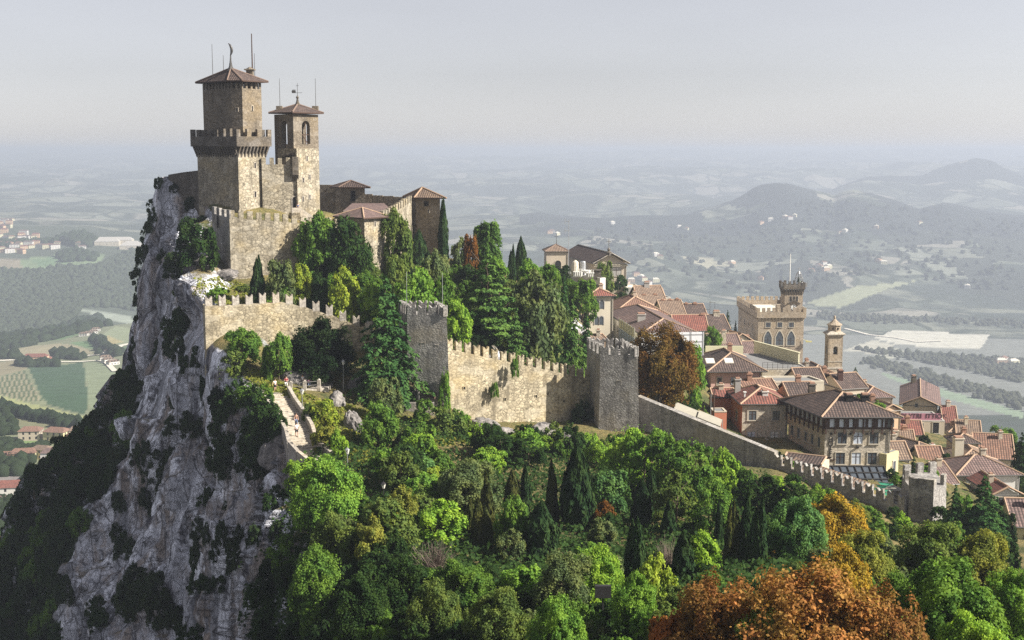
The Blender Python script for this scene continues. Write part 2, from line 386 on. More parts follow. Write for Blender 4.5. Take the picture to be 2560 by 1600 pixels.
# ================================================================== THE NEAR HILL (cliff and slope)
HC = [(-200,1560,215),(-200,2000,180),(0,1430,226),(0,1600,205),(0,2000,182),(150,1130,240),(150,1350,218),(150,1600,195),(150,2000,172),(310,800,246),(310,1000,234),(310,1200,212),(310,1600,182),(310,2000,165),
 (380,560,248),(400,450,247),(450,600,234),(480,800,212),(440,900,210),(500,1000,190),(500,1300,182),(500,1600,173),(500,2000,160),
 (420,1200,194),(420,1450,184),(600,1150,172),(600,1320,163),(600,1600,150),(600,2000,132),
 (520,500,240),(560,530,232),(700,545,232),(800,570,234),(950,625,236),(1050,645,258),(1100,650,262),
 (575,705,211),(700,712,213),(800,715,215),(960,685,222),(500,725,202),(560,760,199),(700,790,198),(850,790,205),
 (515,868,187.5),(700,878,190.5),(900,885,191.5),(640,945,174),(640,970,171.5),(690,985,170.4),(720,960,173.5),(800,970,175),(880,965,178),
 (690,998,169.5),(728,1056,161),(752,1096,155.5),(757,1123,152),(800,1162,146.5),(650,1060,167),(690,1130,158),(740,1210,145),(660,1300,152),(660,1450,142),(700,1400,132),(660,1600,130),(700,1290,140),(740,1600,112),
 (900,1010,172),(900,1110,155),(1000,1020,174),(1060,1012,175.5),(1180,1055,178),(1264,1068,180),(1400,1080,180),(1550,1105,177),(1000,1100,162),(1100,1150,153),(1300,1150,160),
 (1000,1300,124),(1300,1300,128),(1600,1200,157),(1900,1250,147),(1300,1500,99),(1000,1500,101),(850,1500,110),(900,1600,94),(1300,1600,87),(1300,1750,72),(1700,1350,118),
 (1950,1200,160),(2100,1270,152),(2000,1400,104),(2260,1330,150),(2350,1345,148),(2300,1450,110),(2000,1600,72),(2000,2000,48),(1280,2000,58),(900,2000,70),(760,2000,92),(2560,1600,78),(2560,2000,50),(2560,1450,120),(2760,1500,110),
 (1040,830,192),(1200,860,196),(1200,800,212),(1320,860,214),(1300,720,252),(1150,680,250),(1200,660,262),(1400,720,300),(1420,900,215),(1480,880,238),(1600,900,235),
 (1700,1010,205),(1800,1080,195),(1900,1130,186),(2060,1200,178),(2230,1250,170),(2450,1270,182),(2560,1300,186),(1800,850,330),(1930,930,330),(1700,800,360),(1500,745,360),(1400,690,390),(1600,765,420),(1860,860,420),(2100,960,395),(2200,1060,262),(2400,1120,250),(2560,1170,255),(2300,1035,345),(2560,1125,360),(2080,960,330)]
_hc = np.array(HC, float)
def _tps_fit(P, val, lam=1e-4):
    n = len(P); d = np.linalg.norm(P[:, None] - P[None], axis=2)
    K = np.where(d > 0, d * d * np.log(d + 1e-12), 0) + lam * np.eye(n)
    A = np.zeros((n + 3, n + 3)); A[:n, :n] = K; A[:n, n] = 1; A[:n, n + 1:] = P; A[n, :n] = 1; A[n + 1:, :n] = P.T
    return np.linalg.solve(A, np.concatenate([val, [0, 0, 0]]))
_hp = _hc[:, :2] / 1000.0
_hw = _tps_fit(_hp, np.log(_hc[:, 2]))
def relief_logY(u, v):
    sh = u.shape; Q = np.stack([u.ravel(), v.ravel()], 1) / 1000.0
    out = np.zeros(len(Q))
    for a in range(0, len(Q), 20000):
        q = Q[a:a + 20000]; d = np.linalg.norm(q[:, None] - _hp[None], axis=2)
        out[a:a + 20000] = np.where(d > 0, d * d * np.log(d + 1e-12), 0) @ _hw[:-3] + _hw[-3] + q @ _hw[-2:]
    return out.reshape(sh)
SIL = [(-200,1560),(-80,1480),(0,1432),(60,1300),(110,1215),(160,1130),(230,1010),(290,930),(318,810),(335,740),(352,655),(375,565),(392,470),(405,442),(440,440),(500,470),(560,505),(700,520),(800,530),(960,560),(1040,620),(1120,645),(1200,655),(1300,680),(1400,690),(1500,725),(1600,765),(1850,856),(2100,955),(2300,1035),(2560,1125),(2760,1190)]
_su, _sv = np.array(SIL, float).T
HU = np.concatenate([np.arange(-200, 840, 4.0), np.arange(840, 2761, 10.0)])
NV = 300
HT = np.linspace(0, 1, NV)
HUg = np.repeat(HU[None], NV, 0)
HVg = np.interp(HU, _su, _sv)[None] + (2000 - np.interp(HU, _su, _sv))[None] * (HT[:, None] ** 1.25)
HY = np.exp(relief_logY(HUg, HVg))
up = (800 - HVg) / F_PX; tt = HY / (CP + up * SP)
HX = (HUg - 1280) / F_PX * tt; HZ = (-SP + up * CP) * tt
def grid_normals(X, Y, Z):
    P = np.stack([X, Y, Z], 2); du = np.gradient(P, axis=1); dv = np.gradient(P, axis=0)
    n = np.cross(dv, du); n /= np.linalg.norm(n, axis=2, keepdims=True) + 1e-9
    return n
_n = grid_normals(HX, HY, HZ)
CLIFF = [(300,790),(400,430),(500,470),(530,640),(600,720),(505,760),(505,860),(600,900),(650,960),(668,1010),(700,1060),(735,1150),(745,1230),(700,1420),(640,1600),(640,2000),(-200,2000),(-200,1500)]
_cm = poly_in(CLIFF, HUg, HVg).astype(float)
k = np.ones(9) / 9
for ax in (0, 1): _cm = np.apply_along_axis(lambda r: np.convolve(np.pad(r, 4, 'edge'), k, 'valid'), ax, _cm)
_steep = np.clip((0.8 - np.abs(_n[:, :, 2])) / 0.3, 0, 1)
_rk = np.maximum(_cm, 0.35 * _steep * (HVg > 1000))
def ridged(x): return 1 - np.abs(2 * x - 1)
D = 11.0 * (fbm(HX / 17, HY / 17, HZ / 60, 11) - 0.5) + 6.5 * (ridged(fbm(HX / 9, HY / 9, HZ / 45, 21)) - 0.6) + 3.0 * (fbm(HX / 7, HY / 7, HZ / 7, 25) - 0.5) + 3.2 * np.floor(6 * fbm(HX / 6.5 + HZ / 60, HY / 6.5, HZ / 26, 27, 3)) / 6 * 3.4 - 5.2 + 2.2 * (ridged(fbm(HX / 2.6, HY / 2.6, HZ / 6.0, 31, 2)) - 0.6) + 0.9 * (fbm(HX / 0.9, HY / 0.9, HZ / 1.6, 41, 2) - 0.5)
TERR = np.ones_like(D)
for (a, b, r) in ((515, 868, 70), (700, 880, 160), (690, 985, 60), (728, 1056, 40), (757, 1115, 45), (800, 1160, 50), (560, 700, 60), (420, 445, 40)):
    TERR = np.minimum(TERR, np.clip((np.hypot(HUg - a, HVg - b) - r * 0.5) / r, 0.08, 1))
D = D - D[_cm > .6].mean()
D = np.where((HUg < 445) & (HVg < 1050), np.minimum(D, .5), D)
D = D * _rk * TERR
HX = HX - 0.62 * D * 1.0; HY = HY - 0.72 * D
HZ = HZ + (1 - _cm) * TERR * (1.1 * (fbm(HX / 6, HY / 6, 0 * HX, 51) - 0.5) + 0.5 * (fbm(HX / 1.6, HY / 1.6, 0 * HX, 61, 2) - 0.5)) + 0.25 * D * _cm
def hill(u, v):
    """point on the finished hill surface seen at photo pixel (u, v)"""
    i = int(np.clip(np.searchsorted(HU, u) - 1, 0, len(HU) - 2)); a = (u - HU[i]) / (HU[i + 1] - HU[i])
    col = HVg[:, i] * (1 - a) + HVg[:, i + 1] * a
    j = int(np.clip(np.searchsorted(col, v) - 1, 0, NV - 2)); b = (v - col[j]) / (col[j + 1] - col[j]); b = min(max(b, 0), 1)
    g = lambda M: (M[j, i] * (1 - a) + M[j, i + 1] * a) * (1 - b) + (M[j + 1, i] * (1 - a) + M[j + 1, i + 1] * a) * b
    return Vector((g(HX), g(HY), g(HZ)))
def build_hill():
    X, Y, Z = HX, HY, HZ
    # back slope: the ridge falls away behind its crest
    bx, by, bz = [], [], []
    for dist, dz in ((460, -330), (200, -170), (90, -80), (40, -30), (18, -9), (7, -2.2)):
        left = np.clip((420 - HU) / 300, 0, 1)
        bx.append(X[0] + dist * (0.05 + 0.75 * left)); by.append(Y[0] + dist * 0.95); bz.append(Z[0] + dz * (1 + 0.6 * left))
    fx, fy, fz = X[-1], Y[-1] - 6, Z[-1] - 60
    X = np.vstack([bx, X, fx[None]]); Y = np.vstack([by, Y, fy[None]]); Z = np.vstack([bz, Z, fz[None]])
    nr, nc = X.shape
    V = np.stack([X, Y, Z], 2).reshape(-1, 3)
    i = np.arange(nr * nc).reshape(nr, nc)
    Q = np.stack([i[:-1, :-1], i[1:, :-1], i[1:, 1:], i[:-1, 1:]], 2).reshape(-1, 4)
    me = np_mesh('hillside', V, Q, MATS['hill_ground'], True)
    at = me.attributes.new('crag', 'FLOAT', 'POINT'); at.data.foreach_set('value', np.vstack([_cm[:1]] * 6 + [_cm, _cm[-1:]]).astype(np.float32).ravel())
    o = bpy.data.objects.new('hillside', me); COL.objects.link(o)
    tag(o, 'steep rocky hill with a pale limestone cliff under the castle', 'hill', kind='structure')
build_hill()

# ================================================================== THE VALLEY AND FAR HILLS
N0 = [(300,1900),(500,1430),(650,1210),(835,1065),(1000,985),(1300,930)]
FARL = [(5500,520),(7000,482),(9000,448),(12000,418),(17000,394),(30000,380)]
NR = [(300,2100),(800,1500),(1200,1150),(1500,1040),(1900,950)]
FARR = [(12000,412),(17000,386),(30000,376)]
BGC = {
 -600: N0 + [(1500,900),(1750,880),(1900,862),(2000,862),(2150,870),(2300,840),(2900,700),(3050,655),(3300,615),(3600,575),(4000,566),(4500,556)] + FARL,
 0: N0 + [(1500,895),(1750,868),(1900,850),(2000,849),(2150,868),(2300,840),(2900,695),(3050,650),(3300,610),(3600,575),(4000,566),(4500,556)] + FARL,
 200: N0 + [(1500,892),(1750,848),(1900,822),(1980,818),(2150,846),(2350,826),(2900,700),(3100,645),(3350,600),(3600,584),(4000,568),(4500,556)] + FARL,
 350: N0 + [(1500,872),(1750,835),(2000,806),(2100,808),(2250,840),(2500,815),(2900,725),(3100,655),(3350,600),(3700,592),(4500,560)] + FARL,
 700: [(300,1900),(600,1400),(1000,1050),(1500,900),(2200,800),(3000,690),(4000,610),(5000,558),(7000,498),(10000,446),(14000,410),(20000,390),(30000,380)],
 1300: [(300,1900),(600,1500),(1000,1150),(1500,950),(2500,760),(3200,680),(3900,610),(4500,572),(5000,548),(5400,552),(6000,522),(7500,478),(10000,438),(14000,404),(20000,384),(30000,377)],
 1600: NR + [(2200,870),(2600,800),(3000,740),(3500,670),(4200,600),(4700,560),(5000,543),(5500,552),(6500,508),(7500,482),(9000,448)] + FARR,
 1800: NR + [(2200,890),(2600,822),(3000,760),(3500,685),(4200,602),(4700,556),(5000,530),(5400,545),(6500,508),(7500,485),(9000,446)] + FARR,
 1870: NR + [(2200,892),(2600,825),(3000,765),(3500,690),(4200,602),(4700,548),(5000,506),(5400,535),(6500,510),(7500,484),(9500,442)] + FARR,
 1965: NR + [(2200,895),(2600,828),(3000,768),(3500,692),(4200,600),(4700,530),(5000,450),(5400,510),(6500,512),(7500,482),(9500,438)] + FARR,
 2050: NR + [(2200,898),(2600,828),(3000,770),(3500,695),(4200,602),(4700,538),(5000,474),(5400,525),(6500,510),(7500,474),(9500,436)] + FARR,
 2085: NR + [(2200,898),(2600,828),(3000,770),(3500,695),(4200,602),(4700,540),(5000,490),(5400,520),(6500,510),(7500,468),(9500,436)] + FARR,
 2125: NR + [(2200,900),(2600,828),(3000,770),(3500,695),(4200,600),(4700,535),(5000,462),(5400,520),(6500,510),(7500,456),(9500,436)] + FARR,
 2250: NR + [(2200,905),(2600,830),(3000,772),(3500,695),(4200,602),(4700,545),(5000,490),(5400,530),(6500,510),(7500,455),(9500,438)] + FARR,
 2300: NR + [(2200,908),(2600,832),(3000,774),(3500,698),(4200,604),(4700,555),(5000,516),(5400,540),(6500,512),(7500,456),(9500,440)] + FARR,
 2360: NR + [(2200,910),(2600,834),(3000,776),(3500,700),(4200,604),(4700,550),(5000,502),(5400,535),(6500,508),(7500,434),(9500,438)] + FARR,
 2440: NR + [(2200,912),(2600,836),(3000,778),(3500,700),(4200,606),(4700,560),(5000,531),(5400,548),(6500,505),(7500,416),(9500,438)] + FARR,
 2560: NR + [(2200,918),(2600,838),(3000,780),(3500,702),(4200,608),(4700,572),(5000,546),(5400,556),(6500,512),(7500,456),(9500,440)] + FARR,
 3200: NR + [(2200,925),(2600,840),(3000,782),(3500,705),(4200,610),(4700,578),(5000,556),(5400,560),(6500,515),(7500,468),(9500,442)] + FARR,
}
BU = np.arange(-600, 3201, 6.0); NB = 430
BLY = np.linspace(math.log(300), math.log(29900), NB)
_ku = np.array(sorted(BGC), float)
_prof = np.array([np.interp(BLY, [math.log(a) for a, _ in BGC[int(c)]], [b for _, b in BGC[int(c)]]) for c in _ku])
_kk = np.ones(5) / 5
_prof = np.apply_along_axis(lambda r: np.convolve(np.pad(r, 2, 'edge'), _kk, 'valid'), 1, _prof)
BV = np.array([np.interp(BU, _ku, _prof[:, j]) for j in range(NB)])
g = np.exp(-0.5 * (np.arange(-4, 5) / 2.0) ** 2); g /= g.sum()
BV = np.apply_along_axis(lambda r: np.convolve(np.pad(r, 4, 'edge'), g, 'valid'), 1, BV)
_Y = np.exp(BLY)
def ridge_line(crest, Yf, Yc, Yb, drop):
    """lift the ground to a crest line: long front slope from Yf up to Yc, shorter back slope to Yb"""
    cu, cv = np.array(crest, float).T; c = np.interp(BU, cu, cv); w = np.clip((BU - cu[0]) / 130, 0, 1)
    for j, y in enumerate(_Y):
        if Yf < y < Yb:
            if y <= Yc: f = (y - Yf) / (Yc - Yf); f = f * f * (3 - 2 * f) * .55 + .45 * f; base = BV[np.searchsorted(_Y, Yf)]; tgt = base + (c - base) * f
            else: f = (y - Yc) / (Yb - Yc); tgt = c + drop * f
            BV[j] = BV[j] * (1 - w) + np.minimum(BV[j], tgt) * w if y <= Yc else BV[j] * (1 - w) + tgt * w
ridge_line([(1260,560),(1400,552),(1560,543),(1700,536),(1790,526),(1835,512),(1865,498),(1900,476),(1940,460),(1970,456),(2005,464),(2050,476),(2085,485),(2105,474),(2130,466),(2170,470),(2230,484),(2270,500),(2300,512),(2330,504),(2360,498),(2400,510),(2450,528),(2520,540),(2700,548),(3200,555)], 3700, 5000, 5700, 50)
ridge_line([(1980,505),(2080,480),(2120,462),(2160,450),(2230,450),(2300,455),(2350,440),(2400,424),(2440,415),(2480,420),(2520,438),(2560,450),(2700,462),(3200,470)], 6000, 7400, 8600, 26)
ridge_line([(600,446),(760,440),(900,430),(1050,436),(1200,440),(1350,428),(1500,436),(1620,424),(1760,430),(1900,424),(2100,428),(2300,420),(2560,424),(3200,428)], 8800, 10000, 11200, 8)
ridge_line([(1000,402),(1200,398),(1400,396),(1600,386),(1750,380),(1860,390),(2000,393),(2150,386),(2300,378),(2430,380),(2560,386),(3200,388)], 14000, 17000, 20000, 4)
BYg = np.repeat(np.exp(BLY)[:, None], len(BU), 1); BUg = np.repeat(BU[None], NB, 0)
_up = (800 - BV) / F_PX; _t = BYg / (CP + _up * SP)
BX = (BUg - 1280) / F_PX * _t; BZ = (-SP + _up * CP) * _t
_a = np.clip(BYg / 6000, 0.05, 1.6)
BZ = BZ + _a * (70 * (fbm(BX / 1500, BYg / 1500, 0 * BX, 71) - 0.5) * np.clip((BYg - 5500) / 2500, 0, 1) + 84 * (ridged(fbm(BX / 620, BYg / 620, 0 * BX, 81)) - 0.6) * np.clip((BYg - 2700) / 800, 0, 1) + 14 * (fbm(BX / 160, BYg / 160, 0 * BX, 91) - 0.5))
BZ = np.minimum(BZ, 22)
_dc = BYg * CP - BZ * SP
BPV = 800 - F_PX * (BYg * SP + BZ * CP) / _dc          # image row where each valley vertex is seen
def valley(u, v):
    """nearest valley point seen at photo pixel (u, v)"""
    i = int(np.clip(round((u + 600) / 6.0), 0, len(BU) - 1)); c = BPV[:, i]
    j = int(np.argmax(c <= v)); j = max(j, 1)
    b = np.clip((c[j - 1] - v) / (c[j - 1] - c[j] + 1e-9), 0, 1)
    return Vector((BX[j - 1, i] * (1 - b) + BX[j, i] * b, BYg[j - 1, i] * (1 - b) + BYg[j, i] * b, BZ[j - 1, i] * (1 - b) + BZ[j, i] * b))
FIELDS = [  # photo outline, distance range, colour
 ([(0,885),(60,868),(140,858),(200,865),(245,885),(200,888),(80,895),(0,903)], (1200,2100), (.36,.32,.20)),
 ([(0,905),(75,897),(120,900),(60,925),(0,940)], (1000,2000), (.27,.24,.15)),
 ([(70,917),(140,915),(208,905),(213,940),(218,985),(222,1015),(210,1035),(170,1027),(120,1010),(100,985),(85,950)], (600,2000), (.055,.105,.055)),
 ([(213,905),(250,905),(300,940),(318,1000),(262,1012),(225,1032),(218,985)], (600,2000), (.23,.27,.16)),
 ([(0,990),(60,1005),(120,1020),(212,1042),(207,1066),(100,1038),(0,1022)], (600,2000), (.36,.38,.17)),
 ([(20,1040),(100,1052),(200,1078),(190,1090),(90,1070),(30,1058)], (600,2000), (.22,.22,.12)),
 ([(250,840),(290,815),(345,825),(350,855),(290,865)], (1200,2200), (.30,.34,.20)),
 ([(235,845),(270,840),(312,855),(262,864)], (1200,2200), (.46,.40,.20)),
 ([(115,838),(180,828),(202,836),(150,850),(115,853)], (1200,2200), (.14,.23,.10)),
 ([(170,856),(235,850),(252,876),(200,866)], (1200,2200), (.15,.25,.11)),
 ([(300,868),(345,862),(345,900),(315,895)], (1200,2200), (.13,.20,.10)),
 ([(0,1098),(98,1103),(90,1118),(40,1124),(0,1112)], (400,1400), (.19,.27,.10)),
 ([(0,1188),(50,1176),(98,1178),(60,1200),(0,1222)], (400,1400), (.30,.27,.25)),
 ([(0,1320),(40,1300),(70,1325),(30,1345),(0,1345)], (400,1400), (.12,.22,.08)),
 ([(30,650),(110,640),(200,632),(260,640),(240,665),(100,680),(40,670)], (2600,3600), (.20,.27,.14)),
 ([(70,655),(140,640),(180,652),(110,668)], (2600,3600), (.15,.24,.12)),
 ([(0,650),(50,648),(55,672),(0,676)], (2600,3600), (.30,.26,.18)),
 ([(200,775),(300,785),(345,800),(345,818),(270,800)], (2200,2900), (.34,.38,.30)),
 ([(2186,845),(2238,823),(2475,838),(2452,870),(2392,872),(2310,866),(2250,862)], (1800,3200), (.62,.60,.50)),
 ([(2110,876),(2180,850),(2240,862),(2190,885)], (1800,3200), (.52,.50,.40)),
 ([(2180,890),(2240,872),(2280,880),(2220,900)], (1800,3200), (.46,.46,.36)),
 ([(2200,930),(2400,985),(2560,1030),(2560,1048),(2380,1000),(2220,945)], (1200,2600), (.26,.34,.22)),
 ([(2010,760),(2140,715),(2300,700),(2200,730),(2100,770)], (2000,4500), (.34,.36,.22)),
 ([(1700,640),(1800,650),(1850,665),(1760,670)], (2000,4500), (.40,.38,.26)),
]
def valley_material():
    t = NT('valley_ground')
    at = t.add('ShaderNodeAttribute', attribute_name='field')
    p = t.pos((1, 1, 0))
    wob = t.add('ShaderNodeTexNoise'); wob.inputs['Scale'].default_value = 0.004; t.lk(p, wob.inputs['Vector'])
    av = t.add('ShaderNodeVectorMath', operation='MULTIPLY_ADD'); t.lk(wob.outputs['Color'], av.inputs[0]); av.inputs[1].default_value = (220, 220, 0); t.lk(p, av.inputs[2])
    vo = t.add('ShaderNodeTexVoronoi'); vo.inputs['Scale'].default_value = 1 / 170.0; t.lk(av.outputs[0], vo.inputs['Vector'])
    sc = t.add('ShaderNodeSeparateColor'); t.lk(vo.outputs['Color'], sc.inputs[0])
    f = t.ramp(sc.outputs[0], [(0.0, (.15, .17, .12)), (0.35, (.22, .23, .165)), (0.6, (.31, .295, .235)), (0.8, (.25, .265, .20)), (1.0, (.37, .355, .30))], 'CONSTANT')
    w = t.noise(t.pos((0.0022, 0.0022, 0)), 1.0, 6, 0.62)
    c = t.mix(t.ramp(w, [(0.47, 0.0), (0.54, 1.0)]), f, (.05, .065, .045))
    tr = t.noise(t.pos((0.05, 0.05, 0)), 1.0, 4, 0.8)
    ed = t.add('ShaderNodeTexVoronoi', feature='DISTANCE_TO_EDGE'); ed.inputs['Scale'].default_value = 1 / 170.0; t.lk(av.outputs[0], ed.inputs['Vector'])
    c = t.mix(t.ramp(ed.outputs['Distance'], [(0.03, 0.9), (0.07, 0.0)]), c, (.04, .055, .03))
    c = t.mix(t.ramp(at.outputs['Alpha'], [(0.4, 0.0), (0.6, 1.0)]), c, at.outputs['Color'])
    c = t.mix(0.7, c, t.ramp(tr, [(0.3, 0.55), (0.7, 1.25)]), 'MULTIPLY')
    c = t.mix(1.0, c, (0.80, 0.80, 0.82), 'MULTIPLY')
    return t.done(c, 1.0)
def build_valley():
    V = np.stack([BX, BYg, BZ], 2).reshape(-1, 3); nr, nc = BX.shape
    i = np.arange(nr * nc).reshape(nr, nc)
    Q = np.stack([i[:-1, :-1], i[:-1, 1:], i[1:, 1:], i[1:, :-1]], 2).reshape(-1, 4)
    me = np_mesh('valley', V, Q, valley_material(), True)
    colr = np.zeros((nr, nc, 4), np.float32)
    base = (BUg < 360) & (BYg < 2100) & (BYg > 420)
    colr[base] = (.22, .24, .14, 1)
    wd = fbm(BX / 260, BYg / 260, 0 * BX, 95, 3)
    rdg = (BYg > 4050) & (BYg < 5350) & (BUg > 1300) & (wd > np.interp(BYg, [4050, 4700], [.5, .3])); colr[rdg] = (.028, .036, .03, 1)
    rd2 = (BYg > 6900) & (BYg < 8200) & (BUg > 2040) & (wd > .30); colr[rd2] = (.03, .04, .03, 1)
    mid_ = (BYg > 2700) & (BYg < 4300) & (BUg > 1000) & (wd > .54); colr[mid_] = (.05, .06, .04, 1)
    plain_ = (BYg > 1500) & (BYg < 2550) & (BUg > 1900); colr[plain_] = (.22, .23, .20, 1)
    fl = (BUg < 700) & (BYg > 2150) & (BYg < 3650); colr[fl] = (.08, .10, .065, 1)
    for poly, (a, b), c in FIELDS:
        m = poly_in(poly, BUg, BPV) & (BYg > a) & (BYg < b); colr[m] = (*c, 1)
    vin = poly_in([(-40,945),(0,942),(62,926),(72,948),(104,1000),(60,1004),(0,986),(-40,985)], BUg, BPV) & (BYg < 2000) & (BYg > 700)
    s = np.mod(BUg - (BPV - 940) * 0.42, 12.5) < 6.5
    colr[vin & s] = (.07, .11, .05, 1); colr[vin & ~s] = (.33, .30, .19, 1)
    ca = me.color_attributes.new('field', 'FLOAT_COLOR', 'POINT')
    ca.data.foreach_set('color', colr.ravel())
    o = bpy.data.objects.new('valley', me); COL.objects.link(o)
    tag(o, 'wide hazy valley of fields and woods rising to far hills', 'valley', kind='structure')
build_valley()
# country roads laid 0.4 m above the valley ground
def road(name, pts, w, label):
    mb = MB(); P = [valley(u, v) + Vector((0, 0, 0.4 + 0.0004 * valley(u, v).y)) for u, v in pts]
    for a, b in zip(P, P[1:]):
        d = (b - a); nrm = Vector((-d.y, d.x, 0)).normalized() * w / 2
        mb.face([a - nrm, b - nrm, b + nrm, a + nrm])
    tag(mb.build(name, MATS['roof_pale']), label, 'road', kind='structure')
road('country_road', [(0,903),(40,901),(72,899),(110,897),(150,896),(205,892),(250,887),(280,878),(300,866),(345,856)], 9, 'pale road crossing the fields below the village')
road('farm_track', [(110,905),(160,906),(210,905),(245,902),(262,905),(290,930)], 6, 'narrow pale farm track beside the dark green field')
road('country_lane', [(2110,822),(2170,838),(2240,845),(2290,856),(2350,853)], 9, 'pale lane across the flat fields')
# ================================================================== BUILDING HELPERS
def frame(A, B):
    d = Vector((B[0] - A[0], B[1] - A[1], 0)).normalized()
    return (Vector((A[0], A[1], 0)), d, Vector((d.y, -d.x, 0)))
def xy(u, Y, z): return Vector((xat(u, Y, z), Y))
def flen(A, B): return math.hypot(B[0] - A[0], B[1] - A[1])
def roof_face(mb, pts, m=0):
    pts = [Vector(p) for p in pts]
    e = (pts[1] - pts[0]).normalized(); n = e.cross(pts[2] - pts[1]).normalized(); w = n.cross(e)
    off = hash((round(pts[0].x), round(pts[0].y))) % 7
    mb.face(pts, [((p - pts[0]).dot(e) + off, (p - pts[0]).dot(w)) for p in pts], m)
def pyramid_roof(parent, poly, zE, apex, tile, ridge='ridge', th=0.22, cap=0.16, soffit='timber'):
    mb = MB(); n = len(poly); ap = Vector(apex)
    top = [Vector((p[0], p[1], zE + th)) for p in poly]; lo = [Vector((p[0], p[1], zE)) for p in poly]
    for i in range(n):
        j = (i + 1) % n
        roof_face(mb, [top[i], top[j], ap]); mb.face([lo[i], lo[j], top[j], top[i]], m=1)
    mb.face(lo[::-1], m=1)
    r = mb.build('roof', [MATS[tile], MATS[soffit]], parent)
    c = MB()
    for p in top: c.tube(p, ap, cap, cap, 6)
    c.build('ridge_tiles', MATS[ridge], r)
    return r
def offset_poly(poly, k):
    c = sum((Vector((p[0], p[1])) for p in poly), Vector((0, 0))) / len(poly); n = len(poly); out = []
    for i in range(n):
        p0, p1, p2 = [Vector((q[0], q[1])) for q in (poly[i - 1], poly[i], poly[(i + 1) % n])]
        a, b = (p1 - p0).normalized(), (p2 - p1).normalized()
        na, nb = Vector((a.y, -a.x)), Vector((b.y, -b.x))
        bis = (na + nb).normalized(); out.append(p1 + bis * k / max(0.4, bis.dot(na)))
    return out
def window(parent, fr, s, z, w, h, kind='plain', pane='glass', surround='frame_stone', sill=True, sw=0.16, shutters=None):
    """s, z: centre of the sill line"""
    a, b = s - w / 2, s + w / 2; mb = MB()
    if kind in ('plain', 'bars'):
        mb.box(fr, a - sw, a, z - 0.02, z + h, 0.002, 0.09); mb.box(fr, b, b + sw, z - 0.02, z + h, 0.002, 0.09)
        mb.box(fr, a - sw, b + sw, z + h, z + h + sw, 0.002, 0.12)
        prof = [(a, z), (b, z), (b, z + h), (a, z + h)]
    else:
        k = 8; arc = []
        for i in range(k + 1):
            t = math.pi * (1 - i / k)
            if kind == 'pointed':
                f = i / k; x = a + w * f; hh = w * 0.85 * (1 - abs(2 * f - 1) ** 1.7)
                arc.append((x, z + h + hh))
            else: arc.append((s + w / 2 * math.cos(t), z + h + w / 2 * math.sin(t)))
        for q, r in zip(arc, arc[1:]):
            c = lambda p: (s + (p[0] - s) * (1 + 2 * sw / w), z + h + (p[1] - z - h) * (1 + 2 * sw / w) + 0.02)
            mb.ext(fr, [q, r, c(r), c(q)], 0.002, 0.1)
        mb.box(fr, a - sw, a, z, z + h, 0.002, 0.1); mb.box(fr, b, b + sw, z, z + h, 0.002, 0.1)
        prof = [(a, z), (b, z)] + arc[::-1]
    wo = mb.build('window', MATS[surround], parent)
    p = MB(); p.ext(fr, prof, 0.003, 0.025); p.build('pane', MATS[pane], wo)
    if kind in ('plain', 'pointed') and w > 0.8 and pane != 'void':
        m = MB(); m.box(fr, s - 0.04, s + 0.04, z, z + h, 0.025, 0.06); m.box(fr, a, b, z + h * 0.62, z + h * 0.62 + 0.06, 0.025, 0.055)
        m.build('glazing_bars', MATS['timber'], wo)
    if sill:
        m = MB(); m.box(fr, a - sw - 0.06, b + sw + 0.06, z - 0.14, z - 0.025, 0.002, 0.2); m.build('sill', MATS[surround], wo)
    if shutters:
        m = MB(); m.box(fr, a - sw - w * .48, a - sw - .02, z, z + h, .004, .07); m.box(fr, b + sw + .02, b + sw + w * .48, z, z + h, .004, .07); m.build('shutters', MATS[shutters], wo)
    return wo
def slit(parent, fr, s, z, w=0.28, h=1.0): return window(parent, fr, s, z, w, h, 'slit_plain' if False else 'bars', 'void', 'stone_coping', False, 0.12)
def merlon_mesh(w, h, th, shape, mat):
    mb = MB(); fr = (Vector((0, 0, 0)), Vector((1, 0, 0)), Vector((0, -1, 0)))
    if shape == 'swallow': prof = [(-w / 2, -0.06), (w / 2, -0.06), (w / 2, h), (w / 2 - 0.14, h), (0, h - 0.42), (-w / 2 + 0.14, h), (-w / 2, h)]
    else: prof = [(-w / 2, -0.06), (w / 2, -0.06), (w / 2, h), (-w / 2, h)]
    mb.ext(fr, prof, -th, 0)
    o = mb.build('merlon', MATS[mat]); me = o.data; bpy.data.objects.remove(o); return me
_mc = {}
def merlons(root, A, B, zA, zB, n, w, h, th, shape, mat, end=True, inset=0.0):
    """n merlons spread from A to B (xy), standing on the parapet line zA..zB"""
    key = (round(w, 2), round(h, 2), round(th, 2), shape, mat)
    if key not in _mc: _mc[key] = merlon_mesh(w, h, th, shape, mat)
    O, d, nn = frame(A, B); L = flen(A, B); ang = math.atan2(d.y, d.x)
    for i in range(n):
        f = (i + 0.5) / n if not end else (w / 2 + inset + (L - w - 2 * inset) * i / max(1, n - 1)) / L
        p = O + d * (L * f) - nn * 0.0
        mo = link('merlon', _mc[key], root, (p.x, p.y, zA + (zB - zA) * f), ang + random.uniform(-.02, .02)); mo.scale = (random.uniform(.93, 1.05), 1, random.uniform(.9, 1.04))
